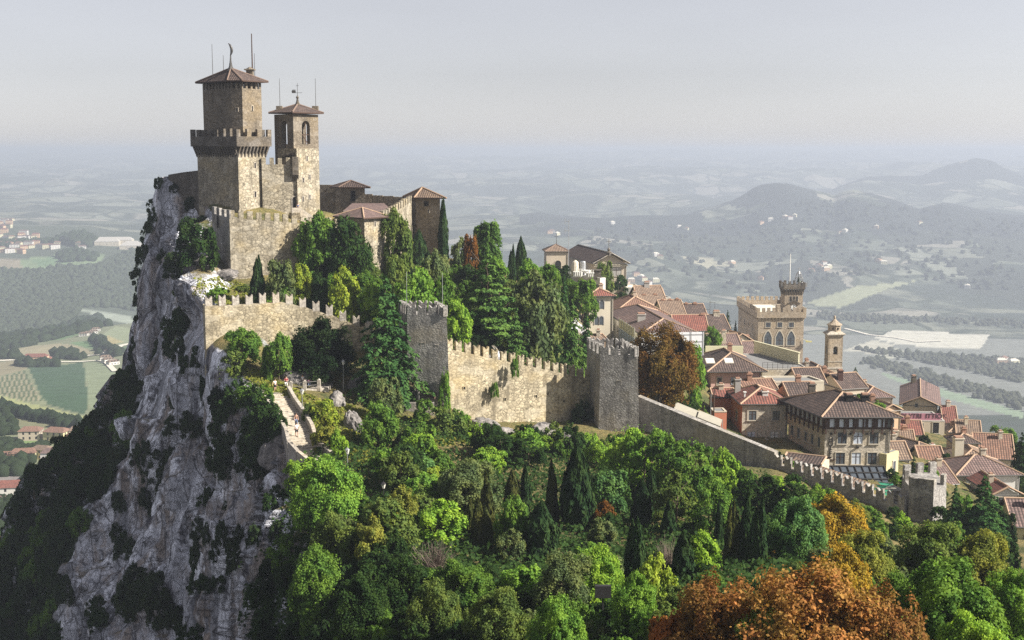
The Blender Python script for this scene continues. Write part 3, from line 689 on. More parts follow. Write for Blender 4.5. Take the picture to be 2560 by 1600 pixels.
def arched_wall(mb, fr, s0, s1, z0, z1, a0, a1, zb, zs, th, m=0):
    c, r = (a0 + a1) / 2, (a1 - a0) / 2
    mb.box(fr, s0, a0, z0, z1, -th, 0, m); mb.box(fr, a1, s1, z0, z1, -th, 0, m)
    if zb > z0: mb.box(fr, a0, a1, z0, zb, -th, 0, m)
    k = 10
    for i in range(k):
        t0, t1 = math.pi * (1 - i / k), math.pi * (1 - (i + 1) / k)
        p, q = (c + r * math.cos(t0), zs + r * math.sin(t0)), (c + r * math.cos(t1), zs + r * math.sin(t1))
        mb.ext(fr, [p, q, (q[0], z1), (p[0], z1)], -th, 0, m)
def rod(name, p, h, r, label, cat, mat='iron', group=None):
    mb = MB(); p = Vector(p); mb.tube(p, p + Vector((0, 0, h)), r, r * 0.7, 6)
    o = mb.build(name, MATS[mat]); return tag(o, label, cat, group)

# ================================================================== THE CASTLE
# --- keep (tall main tower)
zB = zat(545, 233)
L_, C_, R_ = xy(495, 240.5, -5), xy(596.6, 231, -5), xy(665, 236.5, -5)
BR = R_ + (L_ - C_) * 0.95; keep = [L_, C_, R_, BR, L_ + (BR - L_) * 0.45]
keep = [L_, C_, R_, L_ + (R_ - C_)]
t = empty('castle_keep', (keep[1].x, keep[1].y, zB), 'tallest castle tower with projecting battlements halfway up and a red pyramid roof', 'tower')
KEEP = t
zc0, zc1, zc2, zp = zat(389, 232), zat(366, 232), zat(341, 232), zat(322, 232)
mb = MB(); mb.prism(keep, zB - 9, zc0 + 0.4); mb.build('lower_shaft', MATS['stone_castle'], t)
crown = offset_poly(keep, .9)
mb = MB(); mb.prism(crown, zc1, zc2)
cor = offset_poly(keep, 0.02)
for i in range(4):
    A, B = cor[i], cor[(i + 1) % 4]; fr = frame(A, B); L = flen(A, B); n = int(L / 0.78)
    for q in range(n + 1):
        s = L * q / n; mb.ext((fr[0] + fr[2] * 0 + fr[1] * s, fr[2], -fr[1]), [(0.0, zc0 - 0.3), (.88, zc1 + 0.02), (0.0, zc1 + 0.02)], -0.16, 0.16)
par = mb.build('parapet', MATS['stone_dark'], t)
for i in range(4):
    A, B = crown[i], crown[(i + 1) % 4]; L = flen(A, B)
    merlons(par, A, B, zc2, zc2, max(4, int(L / 1.75)), 0.95, zp - zc2, 0.5, 'square', 'stone_dark' if i != 1 else 'stone_tower')  # lighter stone on the sunward face only: sunlight put into the merlon colour
ush = offset_poly(keep, -0.15)
uL, uC, uC2, uR = xy(510, 239.5, 3), xy(581, 233.2, 3), xy(608, 232.6, 3), xy(656, 236.2, 3)
ush = [uL, uC, uC2, uR, uL + (uR - uC2)]
zu = zat(206, 233)
mb = MB(); mb.prism(ush, zc2 - 0.5, zat(221, 233)); mb.build('upper_shaft', MATS['stone_tower'], t)
mb = MB()
for i in range(5):
    A, B = ush[i], ush[(i + 1) % 5]; fr = frame(A, B); L = flen(A, B); n = max(2, int(L / 0.95))
    for q in range(n + 1): mb.box(fr, max(0, L * q / n - 0.22), min(L, L * q / n + 0.22), zat(221, 233), zu + 0.02, -0.45, -0.001)
mb.build('gallery_piers', MATS['stone_tower'], t)
zE = zat(204.5, 233)
eav = offset_poly(ush, 0.95)
cx = sum((Vector(p[:2]) if not isinstance(p, Vector) else p for p in ush), Vector((0, 0))) / 5
ap = pt(577, 170, 235.5)
pyramid_roof(t, eav, zE, ap, 'tiles_brown', 'ridge_dark')
mb = MB(); mb.lathe(ap - Vector((0, 0, 0.6)), [(0.75, 0), (0.32, 0.9), (0.16, 1.9), (0.07, 2.9)], 8)
for i in range(8):  # the curved plume
    a = i / 8; z0 = 2.7 + 2.3 * a
    mb.tube(ap + Vector((0.45 * math.sin(a * 2.6) - 0.05 - 0.5 * a * a, 0, z0 - 0.6)), ap + Vector((0.45 * math.sin((a + .125) * 2.6) - 0.05 - 0.5 * (a + .125) ** 2, 0, z0 - 0.31)), 0.07 + 0.2 * math.sin(math.pi * a), 0.07 + 0.2 * math.sin(math.pi * (a + .125)), 7)
mb.build('feather_finial', MATS['iron'], t)
fr = frame(uC2, uR); frl = frame(uL, uC); frm = frame(uC, uC2)
slit(t, fr, flen(uC2, uR) * 0.5, zat(277, 233), 0.3, 0.9); slit(t, frm, flen(uC, uC2) * 0.5, zat(279, 233), 0.3, 0.6)
fr = frame(C_, R_); L = flen(C_, R_)
slit(t, fr, L * 0.6, zat(420, 233), 0.35, 0.9); slit(t, fr, L * 0.58, zat(493, 233), 0.4, 1.0)
mb = MB(); q = pt(625, 186, 237.5); poly = [(q.x - 0.6, q.y - 0.6), (q.x + 0.6, q.y - 0.6), (q.x + 0.6, q.y + 0.6), (q.x - 0.6, q.y + 0.6)]
mb.prism(poly, q.z - 1.6, q.z + 0.75); mb.prism(offset_poly(poly, 0.3), q.z + 0.75, q.z + 0.95)
mb.lathe(q + Vector((0, 0, 0.95)), [(0.85, 0), (0.1, 0.4)], 4); mb.build('chimney', MATS['stone_tower'], t)
q = pt(631, 174, 237.5); rod('flagpole', q, zat(84, 237.5) - q.z, 0.13, 'thick flagpole on the chimney of the tallest castle tower', 'flagpole', 'timber')
for u, v0, v1, Y, lab in ((532, 186, 106, 238, 'leftmost thin lightning rod on the roof of the tallest tower'), (559, 176, 134, 241, 'shortest thin lightning rod on the roof of the tallest tower'), (577.8, 150, 106, 238.5, 'thin lightning rod behind the feather finial of the tallest tower'), (637, 186, 129, 238, 'thin lightning rod just right of the thick flagpole')):
    q = pt(u, v0, Y); rod('lightning_rod', q - Vector((0, 0, .3)), zat(v1, Y) - q.z, 0.06, lab, 'lightning rod')
# --- curtain wall between keep and belfry
cA, cB = xy(655, 234.9, -5), xy(746, 236.6, -5)
t = empty('curtain_wall', (cA.x, cA.y, zB), 'sunlit battlemented wall with an arched door joining the two castle towers', 'wall')
fr = frame(cA, cB); L = flen(cA, cB); zt = zat(411, 237.5)
mb = MB(); mb.box(fr, 0, L, zB - 8, zt, -1.6, 0); mb.build('wall_body', MATS['stone_castle'], t)
merlons(t, cA, cB, zt, zt, 5, 0.75, zat(394, 237.5) - zt, 0.5, 'square', 'stone_castle')
a0, a1 = along(Vector((cA.x, cA.y, -3)), fr[1], 730), along(Vector((cA.x, cA.y, -3)), fr[1], 745)
mb = MB(); z0, z1 = zat(450, 238.5), zat(392, 238.5)
mb.box(fr, a0, a1, z0 + 1.0, z1, 0, 0.95); mb.ext((fr[0] + fr[1] * a1, fr[2], fr[1] * -1.0), [(0, z0 - 0.2), (0.95, z0 + 1.0), (0, z0 + 1.0)], 0, a1 - a0)
mb.build('bretesse', MATS['stone_dark'], t)
dd = along(Vector((cA.x, cA.y, -8)), fr[1], 737)
window(t, fr, dd, zat(527, 239), 1.0, 2.2, 'round', 'void', 'stone_coping', False, 0.14).name = 'door'
# --- belfry
bl, bc, br_ = xy(687.5, 240.5, 0), xy(734.5, 237, 0), xy(797, 241.5, 0)
bel = [bl, bc, br_, bl + (br_ - bc)]
t = empty('belfry_tower', (bc.x, bc.y, zB), 'second castle tower with open belfry arches, low red roof and ship weathervane', 'tower')
zl, zh = zat(395, 239), zat(286, 239)
low = [xy(743, 236.1, -5), xy(798.5, 240.8, -5)]; low = low + [low[1] + (bl - bc) * 1.0, low[0] + (bl - bc) * 1.0]
mb = MB(); mb.prism(low, zB - 9, zat(371, 241)); mb.build('lower_shaft', MATS['stone_castle'], t)
mb = MB(); th = 0.9
sh = [zat(305, 238), zat(383, 238)]
for i in range(4):
    A, B = bel[i], bel[(i + 1) % 4]; fr = frame(A, B); L = flen(A, B)
    cc = {0: 703 + 8, 1: 765}.get(i); c = along(Vector((A.x, A.y, 3)), fr[1], cc) if cc else L * 0.5
    hw = 0.8 if i % 2 == 0 else 0.95
    zb, zs = (zat(382, 239), zat(313, 239)) if i % 2 == 0 else (zat(360, 239), zat(315, 239))
    arched_wall(mb, fr, 0 if i % 2 == 0 else th, L if i % 2 == 0 else L - th, zB + 4, zh, c - hw, c + hw, zb, zs, th)
mb.build('upper_shaft', MATS['stone_tower'], t)
mb = MB(); fr = frame(bel[1], bel[2]); c = along(Vector((bc.x, bc.y, 3)), fr[1], 765); z0, z1 = zat(360, 239), zat(315, 239)
mb.box(fr, c - .8, c + .8, (z0 + z1) / 2, (z0 + z1) / 2 + .14, -.3, -.2); mb.box(fr, c - 0.05, c + 0.05, z0, z1 + .7, -.3, -.2); mb.ext(fr, [(c - .7, (z0 + z1) / 2), (c - .55, (z0 + z1) / 2), (c + .7, z0), (c + .55, z0)], -.3, -.2)
mb.build('arch_brace', MATS['timber'], t); mb = MB()
fl = frame(bel[0], bel[1]); c = along(Vector((bl.x, bl.y, 3)), fl[1], 711); mb.box(fl, c - .05, c + .05, zat(382, 239), zat(308, 239), -.35, -.25)
mb.build('bell_rope', MATS['timber'], t)
pyramid_roof(t, offset_poly(bel, 0.75), zat(284, 239), pt(744, 260, 241.5), 'tiles_brown', 'ridge_dark')
mb = MB(); q = pt(744, 262, 241.5); mb.lathe(q, [(0.5, 0), (0.25, .6), (0.16, 1.1), (0.3, 1.35), (0.08, 1.7)], 8); mb.build('finial', MATS['stone_dark'], t)
q = pt(744, 247, 241.5); mb = MB(); mb.tube(q, q + Vector((0, 0, 2.9)), .05, .04); zz = q + Vector((0, 0, 1.1)); mb.tube(zz - Vector((.9, 0, 0)), zz + Vector((.85, 0, 0)), .035)
mb.tube(q + Vector((-.25, 0, 2.4)), q + Vector((.25, 0, 2.4)), .04)
f2 = (Vector((q.x, q.y, 0)), Vector((1, 0, 0)), Vector((0, -1, 0)))
mb.ext(f2, [(-1.0, zz.z - .05), (-.35, zz.z - .05), (-.3, zz.z + .2), (-.42, zz.z + .65), (-.55, zz.z + .4), (-.66, zz.z + .7), (-.78, zz.z + .4), (-.9, zz.z + .6), (-1.1, zz.z + .25)], -.05, .05)
tag(mb.build('weathervane', MATS['iron']), 'iron weathervane with a small ship and cross above the belfry roof', 'weathervane')
for u, Y in ((699, 241), (788.5, 242)):
    q = pt(u, 283, Y); poly = [(q.x - .55, q.y - .55), (q.x + .55, q.y - .55), (q.x + .55, q.y + .55), (q.x - .55, q.y + .55)]
    mb = MB(); mb.prism(poly, q.z - .1, zat(265, Y)); mb.build('corner_pier', MATS['stone_tower'], t)
    q = pt(u + 1, 266, Y); rod('lightning_rod', q, zat(196, Y) - q.z, .055, 'thin lightning rod on the %s corner pier of the belfry tower' % ('left' if u < 750 else 'right'), 'lightning rod')
fr = frame(low[0], low[1]); Lq = Vector((low[0].x, low[0].y, -5))
for u, v, h in ((768, 402, .9), (758, 455, .8), (774, 448, .8), (756, 502, .9), (773, 498, .9)): slit(t, fr, along(Lq, fr[1], u), zat(v, 240), .3, h)
# low pitched roof piece against the belfry
mb = MB(); a, b, c_, d_ = pt(702, 392, 238.6), pt(733, 386, 235.9), pt(744, 372, 237.8), pt(716, 381, 240)
roof_face(mb, [a, b, c_, d_]); mb.face([p - Vector((0, 0, .3)) for p in (d_, c_, b, a)])
mb.build('lean_to_roof', MATS['tiles_brown'], t)
# entrance stair and small terrace at the door
q = pt(737, 531, 234.4); t = empty('entrance_stair', q, 'stone stair and landing below the arched castle door', 'stairs')
fr = frame(xy(722, 234.6, q.z), xy(775, 236.4, q.z)); mb = MB(); Lz = q.z
mb.box(fr, 0, 1.6, Lz - 5, Lz, .1, 1.8)
for i in range(9): mb.box(fr, 1.6 + .3 * i, 1.9 + .3 * i, Lz - 5, Lz - .17 * (i + 1), .1, 1.5)
mb.build('steps', MATS['stone_wall'], t); mb = MB(); mb.ext(fr, [(1.6, Lz - 3), (4.4, Lz - 3), (4.4, Lz - 1.0), (1.6, Lz + .9), (0, Lz + .9), (0, Lz - 3)], 1.52, 1.8); mb.build('parapet', MATS['stone_coping'], t)
# --- bastion left of the keep
P = [xy(421, 246.5, -6), xy(455, 244, -6), xy(498, 240.5, -6), xy(508, 252, -6), xy(440, 256, -6)]
mb = MB(); zz = [zat(437, 246), zat(431, 244), zat(426, 240.5), zat(426, 252), zat(434, 256)]
mb.prism(P, zat(485, 243) - 8, zz); tag(mb.build('bastion', MATS['stone_dark']), 'dark stone bastion wall on the crag left of the tallest tower', 'wall')
# --- rear court: wall with merlons, small roofed guard tower, corner tower
t = empty('rear_wall', pt(880, 500, 262), 'shaded rear castle wall with battlements and a gallery roof beneath', 'wall')
A, B = xy(798, 265, -8), xy(1010, 261, -10); fr = frame(A, B); L = flen(A, B); sA = along(Vector((A.x, A.y, -8)), fr[1], 878)
zr = zat(500, 264); z2 = zat(512, 261)
mb = MB(); q = fr[0] + fr[1] * sA
mb.ext(fr, [(0, zr - 12), (sA, zr - 12), (sA, zat(463, 264)), (0, zat(462, 265))], -1.2, 0)
mb.ext(fr, [(sA, zr - 12), (L, z2 - 12), (L, z2), (sA, zr)], -1.2, 0)
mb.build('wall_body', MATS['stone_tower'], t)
merlons(t, (q.x, q.y), B, zr, z2, 10, 1.05, 1.5, .5, 'square', 'stone_tower')
mb = MB(); O, d, n = fr
p0, p1 = O + d * (sA - 2) + n * .0, O + d * (L - 1)
roof_face(mb, [Vector((p0 + n * 3.6).to_tuple()[:2] + (zr - 3.6,)), Vector((p1 + n * 3.6).to_tuple()[:2] + (z2 - 3.6,)), Vector(p1.to_tuple()[:2] + (z2 - 1.7,)), Vector(p0.to_tuple()[:2] + (zr - 1.7,))])
mb.build('gallery_roof', MATS['tiles_mauve'], t)
def tower_roofed(name, label, us, Ys, vr, ve, va, ua, vbase, wall, tile, oh, zdeep=6, lit=None, ridge='ridge'):
    z = zat(ve, Ys[1]); l, c, r = [xy(u, Y, z) for u, Y in zip(us, Ys)]
    P = [l, c, r, l + (r - c)]
    t = empty(name, (c.x, c.y, zat(vbase, Ys[1])), label, 'tower')
    mb = MB(); mb.prism(P, zat(vbase, Ys[1]) - zdeep, z); mb.build('wall', MATS[wall], t)
    pyramid_roof(t, offset_poly(P, oh), z - .02, pt(ua, va, (Ys[0] + Ys[2]) / 2 + .3), tile, ridge)
    return t, P, z
t, P, z = tower_roofed('guard_tower', 'small shaded guard tower with a low tiled roof behind the belfry', (838, 852, 912), (263.5, 261.5, 260.5), 0, 470, 451, 877, 530, 'stone_tower', 'tiles_brown', .6, ridge='ridge_dark')
window(t, frame(P[1], P[2]), 2.6, zat(503, 260), .9, 2.0, 'bars', 'void', 'stone_dark', False, .12).name = 'door'
t, P, z = tower_roofed('corner_tower', 'tall square corner tower with a pale tiled roof at the right end of the castle', (1022, 1042, 1100), (260.5, 257, 255.6), 0, 496, 468, 1056, 640, 'stone_tower', 'tiles_tan', .7)
fr = frame(P[1], P[2]); q = Vector((P[1].x, P[1].y, -12))
window(t, fr, along(q, fr[1], 1066), zat(515, 257), .8, .9, 'bars', 'void', 'stone_dark', False, .1); slit(t, fr, along(q, fr[1], 1071), zat(532, 257), .25, .7)
t, P, z = tower_roofed('front_tower', 'sunlit square tower with a mauve tiled roof rising from the trees', (846, 911, 962), (226, 220.5, 224.5), 0, 547, 519, 906, 690, 'stone_castle', 'tiles_mauve', .75)
fr = frame(P[1], P[2]); q = Vector((P[1].x, P[1].y, -12)); slit(t, fr, along(q, fr[1], 937), zat(566, 222), .28, .8)
mb = MB(); Pq = offset_poly(P, .35); mb.prism(Pq, zat(690, 221) - 6, zat(612, 221), top=P); mb.build('battered_base', MATS['stone_castle'], t)
t = empty('east_wall', pt(1000, 540, 245), 'short sunlit castle wall with stepped battlements beside the corner tower', 'wall')
A, B = xy(958, 229, -12), xy(1030, 257, -12); fr = frame(A, B); L = flen(A, B); zA, zBq = zat(548, 229), zat(506, 256)
mb = MB(); mb.ext(fr, [(0, zA - 16), (L, zBq - 14), (L, zBq), (0, zA)], -1.2, 0); mb.build('wall_body', MATS['stone_castle'], t)
merlons(t, A, B, zA, zBq, 12, 1.3, 1.45, .55, 'square', 'stone_castle')
# inner court roofs
mb = MB(); a, b = pt(858, 527, 236), pt(985, 530, 244); c_, d_ = pt(960, 508, 258), pt(880, 508, 254)
roof_face(mb, [a, b, c_, d_]); mb.face([p - Vector((0, 0, 4)) for p in (d_, c_, b, a)], m=1)
for p, q in ((a, b), (b, c_), (c_, d_), (d_, a)): mb.face([p - Vector((0, 0, 4)), q - Vector((0, 0, 4)), q, p], m=1)
tag(mb.build('court_building', [MATS['tiles_mauve'], MATS['stone_dark']]), 'low tiled building in the castle court behind the front tower', 'building')
# --- outer front wall
A, B = xy(574, 212.5, -12), xy(850, 220, -12); fr = frame(A, B); L = flen(A, B); zA, zBq = zat(544, 212.5), zat(566, 220)
C0 = xy(530, 221, -12)
t = empty('front_wall', (A.x, A.y, zat(705, 212)), 'large sunlit castle wall with square merlons below the two towers', 'wall')
mb = MB(); mb.ext(fr, [(0, zA - 20), (L, zBq - 18), (L, zBq), (0, zA)], -1.3, 0); mb.build('wall_body', MATS['stone_castle'], t)
f2 = frame(C0, A); L2 = flen(C0, A); mb = MB(); mb.ext(f2, [(0, zA - 16), (L2, zA - 20), (L2, zA), (0, zA + .3)], -1.3, 0); sw = mb.build('return_wall', MATS['stone_grey'], t)
window(t, f2, L2 * .35, zat(570, 217), .9, 1.6, 'round', 'void', 'stone_dark', False, .1)
merlons(t, A, B, zA, zBq, 13, .88, zat(524, 212) - zat(544, 212), .55, 'square', 'stone_castle')
merlons(t, C0, A, zA + .3, zA, 4, 1.5, 1.2, .5, 'square', 'stone_grey')

# ================================================================== THE TOWN WALLS
def town_wall(name, label, A, B, zA, zB_, deep, n, mw, mh, mat, th=1.1, shape='swallow', step=False, mmat=None):
    t = empty(name, (A[0], A[1], zA - 8), label, 'wall'); fr = frame(A, B); L = flen(A, B)
    mb = MB()
    mb.ext(fr, [(0, zA - deep), (L, zB_ - deep), (L, zB_), (0, zA)], -th, 0); mb.build('wall_body', MATS[mat], t)
    if n: merlons(t, A, B, zA, zB_, n, mw, mh, th * .5, shape, mmat or mat)
    return t, fr, L
# upper wall: rises a little, then steps down to the right
UW = [(512, 766, 186), (600, 762, 188.2), (706, 756, 190.6), (760, 768, 191.6), (830, 790, 192.6), (900, 818, 193), (985, 850, 190)]
t = empty('upper_town_wall', pt(512, 850, 188), 'pale wall with swallowtail merlons running from the cliff edge', 'wall')
mb = MB(); pts_ = [pt(u, v, Y) for u, v, Y in UW]
for a, b in zip(pts_, pts_[1:]):
    fr = frame(a, b); L = flen(a, b); mb.ext(fr, [(0, a.z - 11), (L, b.z - 11), (L, b.z), (0, a.z)], -1.1, 0)
ed = frame(pt(507, 766, 189), pts_[0]); mb.ext(ed, [(0, pts_[0].z - 11), (flen(pt(507, 766, 189), pts_[0]), pts_[0].z - 11), (flen(pt(507, 766, 189), pts_[0]), pts_[0].z), (0, pts_[0].z)], -1.1, 0)
mb.build('wall_body', MATS['stone_wall'], t)
acc = []; tot = sum(flen(a, b) for a, b in zip(pts_, pts_[1:]))
for i in range(15):
    s = .6 + (tot - 1.4) * i / 14
    for a, b in zip(pts_, pts_[1:]):
        L = flen(a, b)
        if s <= L:
            merlons(t, (a + (b - a) * ((s - .65) / L)).xy, (a + (b - a) * ((s + .65) / L)).xy, a.z + (b.z - a.z) * s / L, a.z + (b.z - a.z) * s / L, 1, 1.02, 1.5, .6, 'swallow', 'stone_coping', end=False); break
        s -= L
def square_tower(name, label, us, Ys, vt, vb, mat, nf, ns, mw=1.15, mh=1.5, batter=.35, leftmat=None):
    z = zat(vt, Ys[1]); l, c, r = [xy(u, Y, z) for u, Y in zip(us, Ys)]
    P = [l, c, r, l + (r - c)]
    t = empty(name, (c.x, c.y, zat(vb, Ys[1])), label, 'tower')
    mb = MB(); mb.prism(offset_poly(P, batter), zat(vb, Ys[1]) - 7, z, top=P); mb.build('shaft', MATS[mat], t)
    for i, n in ((0, ns), (1, nf), (2, ns), (3, nf)): merlons(t, P[i], P[(i + 1) % 4], z, z, n, mw, mh, .5, 'swallow', mat)
    mb = MB(); mb.prism(offset_poly(P, -.55), z - .6, z + .02); 
    return t, P, z
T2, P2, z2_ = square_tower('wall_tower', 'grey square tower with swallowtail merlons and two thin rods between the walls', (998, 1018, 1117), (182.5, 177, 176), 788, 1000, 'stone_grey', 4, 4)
fr = frame(P2[1], P2[2]); q = Vector((P2[1].x, P2[1].y, -25))
for u, v, w, h in ((1057, 870, .5, .7), (1092, 868, .32, .35), (1050, 985, .3, .8)): window(T2, fr, along(q, fr[1], u), zat(v, 176.5), w, h, 'bars', 'void', 'stone_coping', False, .1)
for u, v0, v1, Y, lab in ((1017, 764, 679, 178, 'left thin rod on the grey wall tower beside the big spruce'), (1106.5, 764, 682, 180, 'right thin rod on the grey wall tower beside the big spruce')):
    q = pt(u, v0 + 4, Y); rod('lightning_rod', q, zat(v1, Y) - q.z, .045, lab, 'lightning rod', 'steel')
A, B = xy(1117, 177.5, -25), xy(1480, 188.5, -30)
TW, fr, L = town_wall('town_wall', 'sunlit golden wall with swallowtail merlons between the two grey towers', A, B, zat(872, 177.5), zat(949, 188.5), 13, 17, .88, 1.45, 'stone_wall')
q = Vector((A.x, A.y, -28))
for u, v in ((1225, 975), (1340, 1000), (1262, 1000), (1160, 962), (1410, 1020)): window(TW, fr, along(q, fr[1], u), zat(v, 182), .28, .35, 'bars', 'void', 'stone_wall', False, .06)
T3, P3, z3_ = square_tower('wall_tower', 'grey square tower with swallowtail merlons beside the brown chestnut tree', (1468, 1501, 1595), (190.5, 182.5, 181.4), 888, 1105, 'stone_grey', 4, 4)
fr3 = frame(P3[1], P3[2]); q = Vector((P3[1].x, P3[1].y, -30))
window(T3, fr3, along(q, fr3[1], 1548), zat(962, 182), .5, .6, 'bars', 'void', 'stone_coping', False, .1)
for r, v in enumerate((1007, 1032)):
    for i in range(6): window(T3, fr3, along(q, fr3[1], 1526 + 11 * i), zat(v + (i % 2), 182), .18, .2, 'bars', 'void', 'stone_grey', False, .04)
A, B = xy(1592, 184.5, -32), xy(1937, 171, -40)
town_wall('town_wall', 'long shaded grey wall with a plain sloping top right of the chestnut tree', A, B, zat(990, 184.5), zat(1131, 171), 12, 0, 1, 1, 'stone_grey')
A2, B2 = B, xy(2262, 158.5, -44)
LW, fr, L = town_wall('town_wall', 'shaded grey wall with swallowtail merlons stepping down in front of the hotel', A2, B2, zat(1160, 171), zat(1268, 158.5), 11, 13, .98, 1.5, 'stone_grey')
# last tower at the right: flat front in shade, narrow sunlit return
z = zat(1222, 158); l, c, r, e = xy(2259, 163, z), xy(2275, 158.6, z), xy(2334, 157, z), xy(2366, 160.5, z)
P = [l, c, r, e, e + (l - c) + Vector((0, 2)), l + Vector((.6, 2.5))]
t = empty('wall_tower', (c.x, c.y, zat(1330, 158)), 'rightmost wall tower, grey in front with a bright yellow sunlit side', 'tower')
mb = MB(); mb.prism(offset_poly(P, .3), zat(1330, 158) - 8, z, top=P); mb.build('shaft', MATS['stone_grey'], t)
for i, n in ((0, 2), (1, 3), (2, 2), (4, 3)): merlons(t, P[i], P[(i + 1) % 6], z, z, n, .95, 1.35, .5, 'square', 'stone_grey')
fr = frame(P[1], P[2]); window(t, fr, flen(P[1], P[2]) * .55, zat(1285, 158), .4, .55, 'bars', 'void', 'stone_grey', False, .08)
# ================================================================== THE TOWN
def house(name, label, cat, uc, ve, Y, uR, uL, yaw=0.1, h=9, roof='hip', rise=.42, oh=.6, wall='plaster_cream', tile='tiles_orange', side=None,
          depth=None, ridge='ridge', wins=(), lwins=(), chimneys=(), soffit='timber', group=None, ridge_h=None, parapet=None, yawl=None):
    C = pt(uc, ve, Y); d = Vector((math.cos(yaw), math.sin(yaw), 0)); b = Vector((-d.y, d.x, 0)) if yawl is None else Vector((-math.sin(yawl), math.cos(yawl), 0))
    W = along(C, d, uR); Dp = depth if depth else max(3, min(60, along(C, b, uL)))
    t = empty(name, (C.x, C.y, C.z - h), label, cat, group)
    P = [Vector((p.x, p.y)) for p in (C, C + d * W, C + d * W + b * Dp, C + b * Dp)]
    F = frame(P[0], P[1]); FL = frame(P[3], P[0])
    mb = MB(); zE = C.z
    n4 = 4
    for i in range(4):
        a, c = P[i], P[(i + 1) % 4]; mb.face([(a.x, a.y, zE - h - 5), (c.x, c.y, zE - h - 5), (c.x, c.y, zE), (a.x, a.y, zE)], m=1 if (side and i == 3) else 0)
    if roof == 'flat': mb.face([(p.x, p.y, zE) for p in P], m=0)
    E = offset_poly(P, oh) if roof != 'flat' else P; th = .2
    rmb = MB(); caps = MB(); EV = [Vector((p.x, p.y, zE + th)) for p in E]
    w2, d2 = flen(E[0], E[1]), flen(E[1], E[2])
    if roof == 'hip':
        s = min(w2, d2) / 2; rz = zE + th + (ridge_h or s * rise)
        dv, bv = Vector((d.x, d.y, 0)), b
        if w2 >= d2: r0, r1 = EV[0] + dv * s + bv * s, EV[1] - dv * s + bv * s
        else: r0, r1 = EV[0] + dv * s + bv * s, EV[3] + dv * s - bv * s
        r0.z = r1.z = rz
        if w2 >= d2:
            fs = [[EV[0], EV[1], r1, r0], [EV[1], EV[2], r1], [EV[2], EV[3], r0, r1], [EV[3], EV[0], r0]]
            hp = [(EV[0], r0), (EV[3], r0), (EV[1], r1), (EV[2], r1), (r0, r1)]
        else:
            fs = [[EV[0], EV[1], r0], [EV[1], EV[2], r1, r0], [EV[2], EV[3], r1], [EV[3], EV[0], r0, r1]]
            hp = [(EV[0], r0), (EV[1], r0), (EV[2], r1), (EV[3], r1), (r0, r1)]
    elif roof in ('gable_front', 'gable_side'):
        if roof == 'gable_front':   # ridge runs away from the viewer
            s = w2 / 2; r0 = (EV[0] + EV[1]) / 2; r1 = (EV[2] + EV[3]) / 2; rz = zE + th + (ridge_h or s * rise); r0.z = r1.z = rz
            fs = [[EV[1], EV[2], r1, r0], [EV[3], EV[0], r0, r1]]
            g0, g1 = (P[0] + P[1]) / 2, (P[2] + P[3]) / 2; gz = zE + (rz - zE - th) * (1 - 0.0)
            mb.face([(P[0].x, P[0].y, zE), (P[1].x, P[1].y, zE), (g0.x, g0.y, gz - .1)]); mb.face([(P[2].x, P[2].y, zE), (P[3].x, P[3].y, zE), (g1.x, g1.y, gz - .1)])
        else:
            s = d2 / 2; r0 = (EV[0] + EV[3]) / 2; r1 = (EV[1] + EV[2]) / 2; rz = zE + th + (ridge_h or s * rise); r0.z = r1.z = rz
            fs = [[EV[0], EV[1], r1, r0], [EV[2], EV[3], r0, r1]]
            g0, g1 = (P[3] + P[0]) / 2, (P[1] + P[2]) / 2
            mb.face([(P[3].x, P[3].y, zE), (P[0].x, P[0].y, zE), (g0.x, g0.y, rz - .3)], m=1 if side else 0); mb.face([(P[1].x, P[1].y, zE), (P[2].x, P[2].y, zE), (g1.x, g1.y, rz - .3)])
        hp = [(r0, r1), (EV[0], r0), (EV[1], r0 if roof == 'gable_front' else r1)]
    wl_ = mb.build('wall', [MATS[wall], MATS[side or wall]], t)
    if roof != 'flat':
        for f in fs: roof_face(rmb, f); rmb.face([p - Vector((0, 0, th)) for p in f][::-1], m=1)
        for i in range(4):
            a, c = EV[i], EV[(i + 1) % 4]
            if not (roof == 'gable_front' and i in (0, 2)) and not (roof == 'gable_side' and i in (1, 3)): rmb.face([a - Vector((0, 0, th)), c - Vector((0, 0, th)), c, a], m=1)
        ro = rmb.build('roof', [MATS[tile], MATS[soffit]], t)
        for a, c in hp: caps.tube(a + Vector((0, 0, .02)), c + Vector((0, 0, .02)), .15, .15, 6)
        caps.build('ridge_tiles', MATS[ridge], ro)
        gm = MB()
        for i in (0, 3): gm.tube(EV[i] - Vector((0, 0, .1)), EV[(i + 1) % 4] - Vector((0, 0, .1)), .09, .09, 5)
        gm.tube(Vector((P[1].x, P[1].y, zE)) + F[2] * .1 - F[1] * .2, Vector((P[1].x, P[1].y, zE - h)) + F[2] * .1 - F[1] * .2, .07, .07, 5)
        gm.build('gutter', MATS['iron'], ro)
    else:
        if parapet:
            pm = MB(); ph, pw = parapet[0], .3
            for i in range(4):
                a, c = P[i], P[(i + 1) % 4]; f = frame(a, c); L = flen(a, c)
                pm.box(f, 0 if i % 2 == 0 else pw, L if i % 2 == 0 else L - pw, zE + .002, zE + ph, -pw, .04)
            pm.build('parapet', MATS[parapet[1]], t)
        rm = MB(); q = offset_poly(P, -.32); rm.prism(q, zE + .01, zE + .06); ro = rm.build('roof', MATS[tile], t)
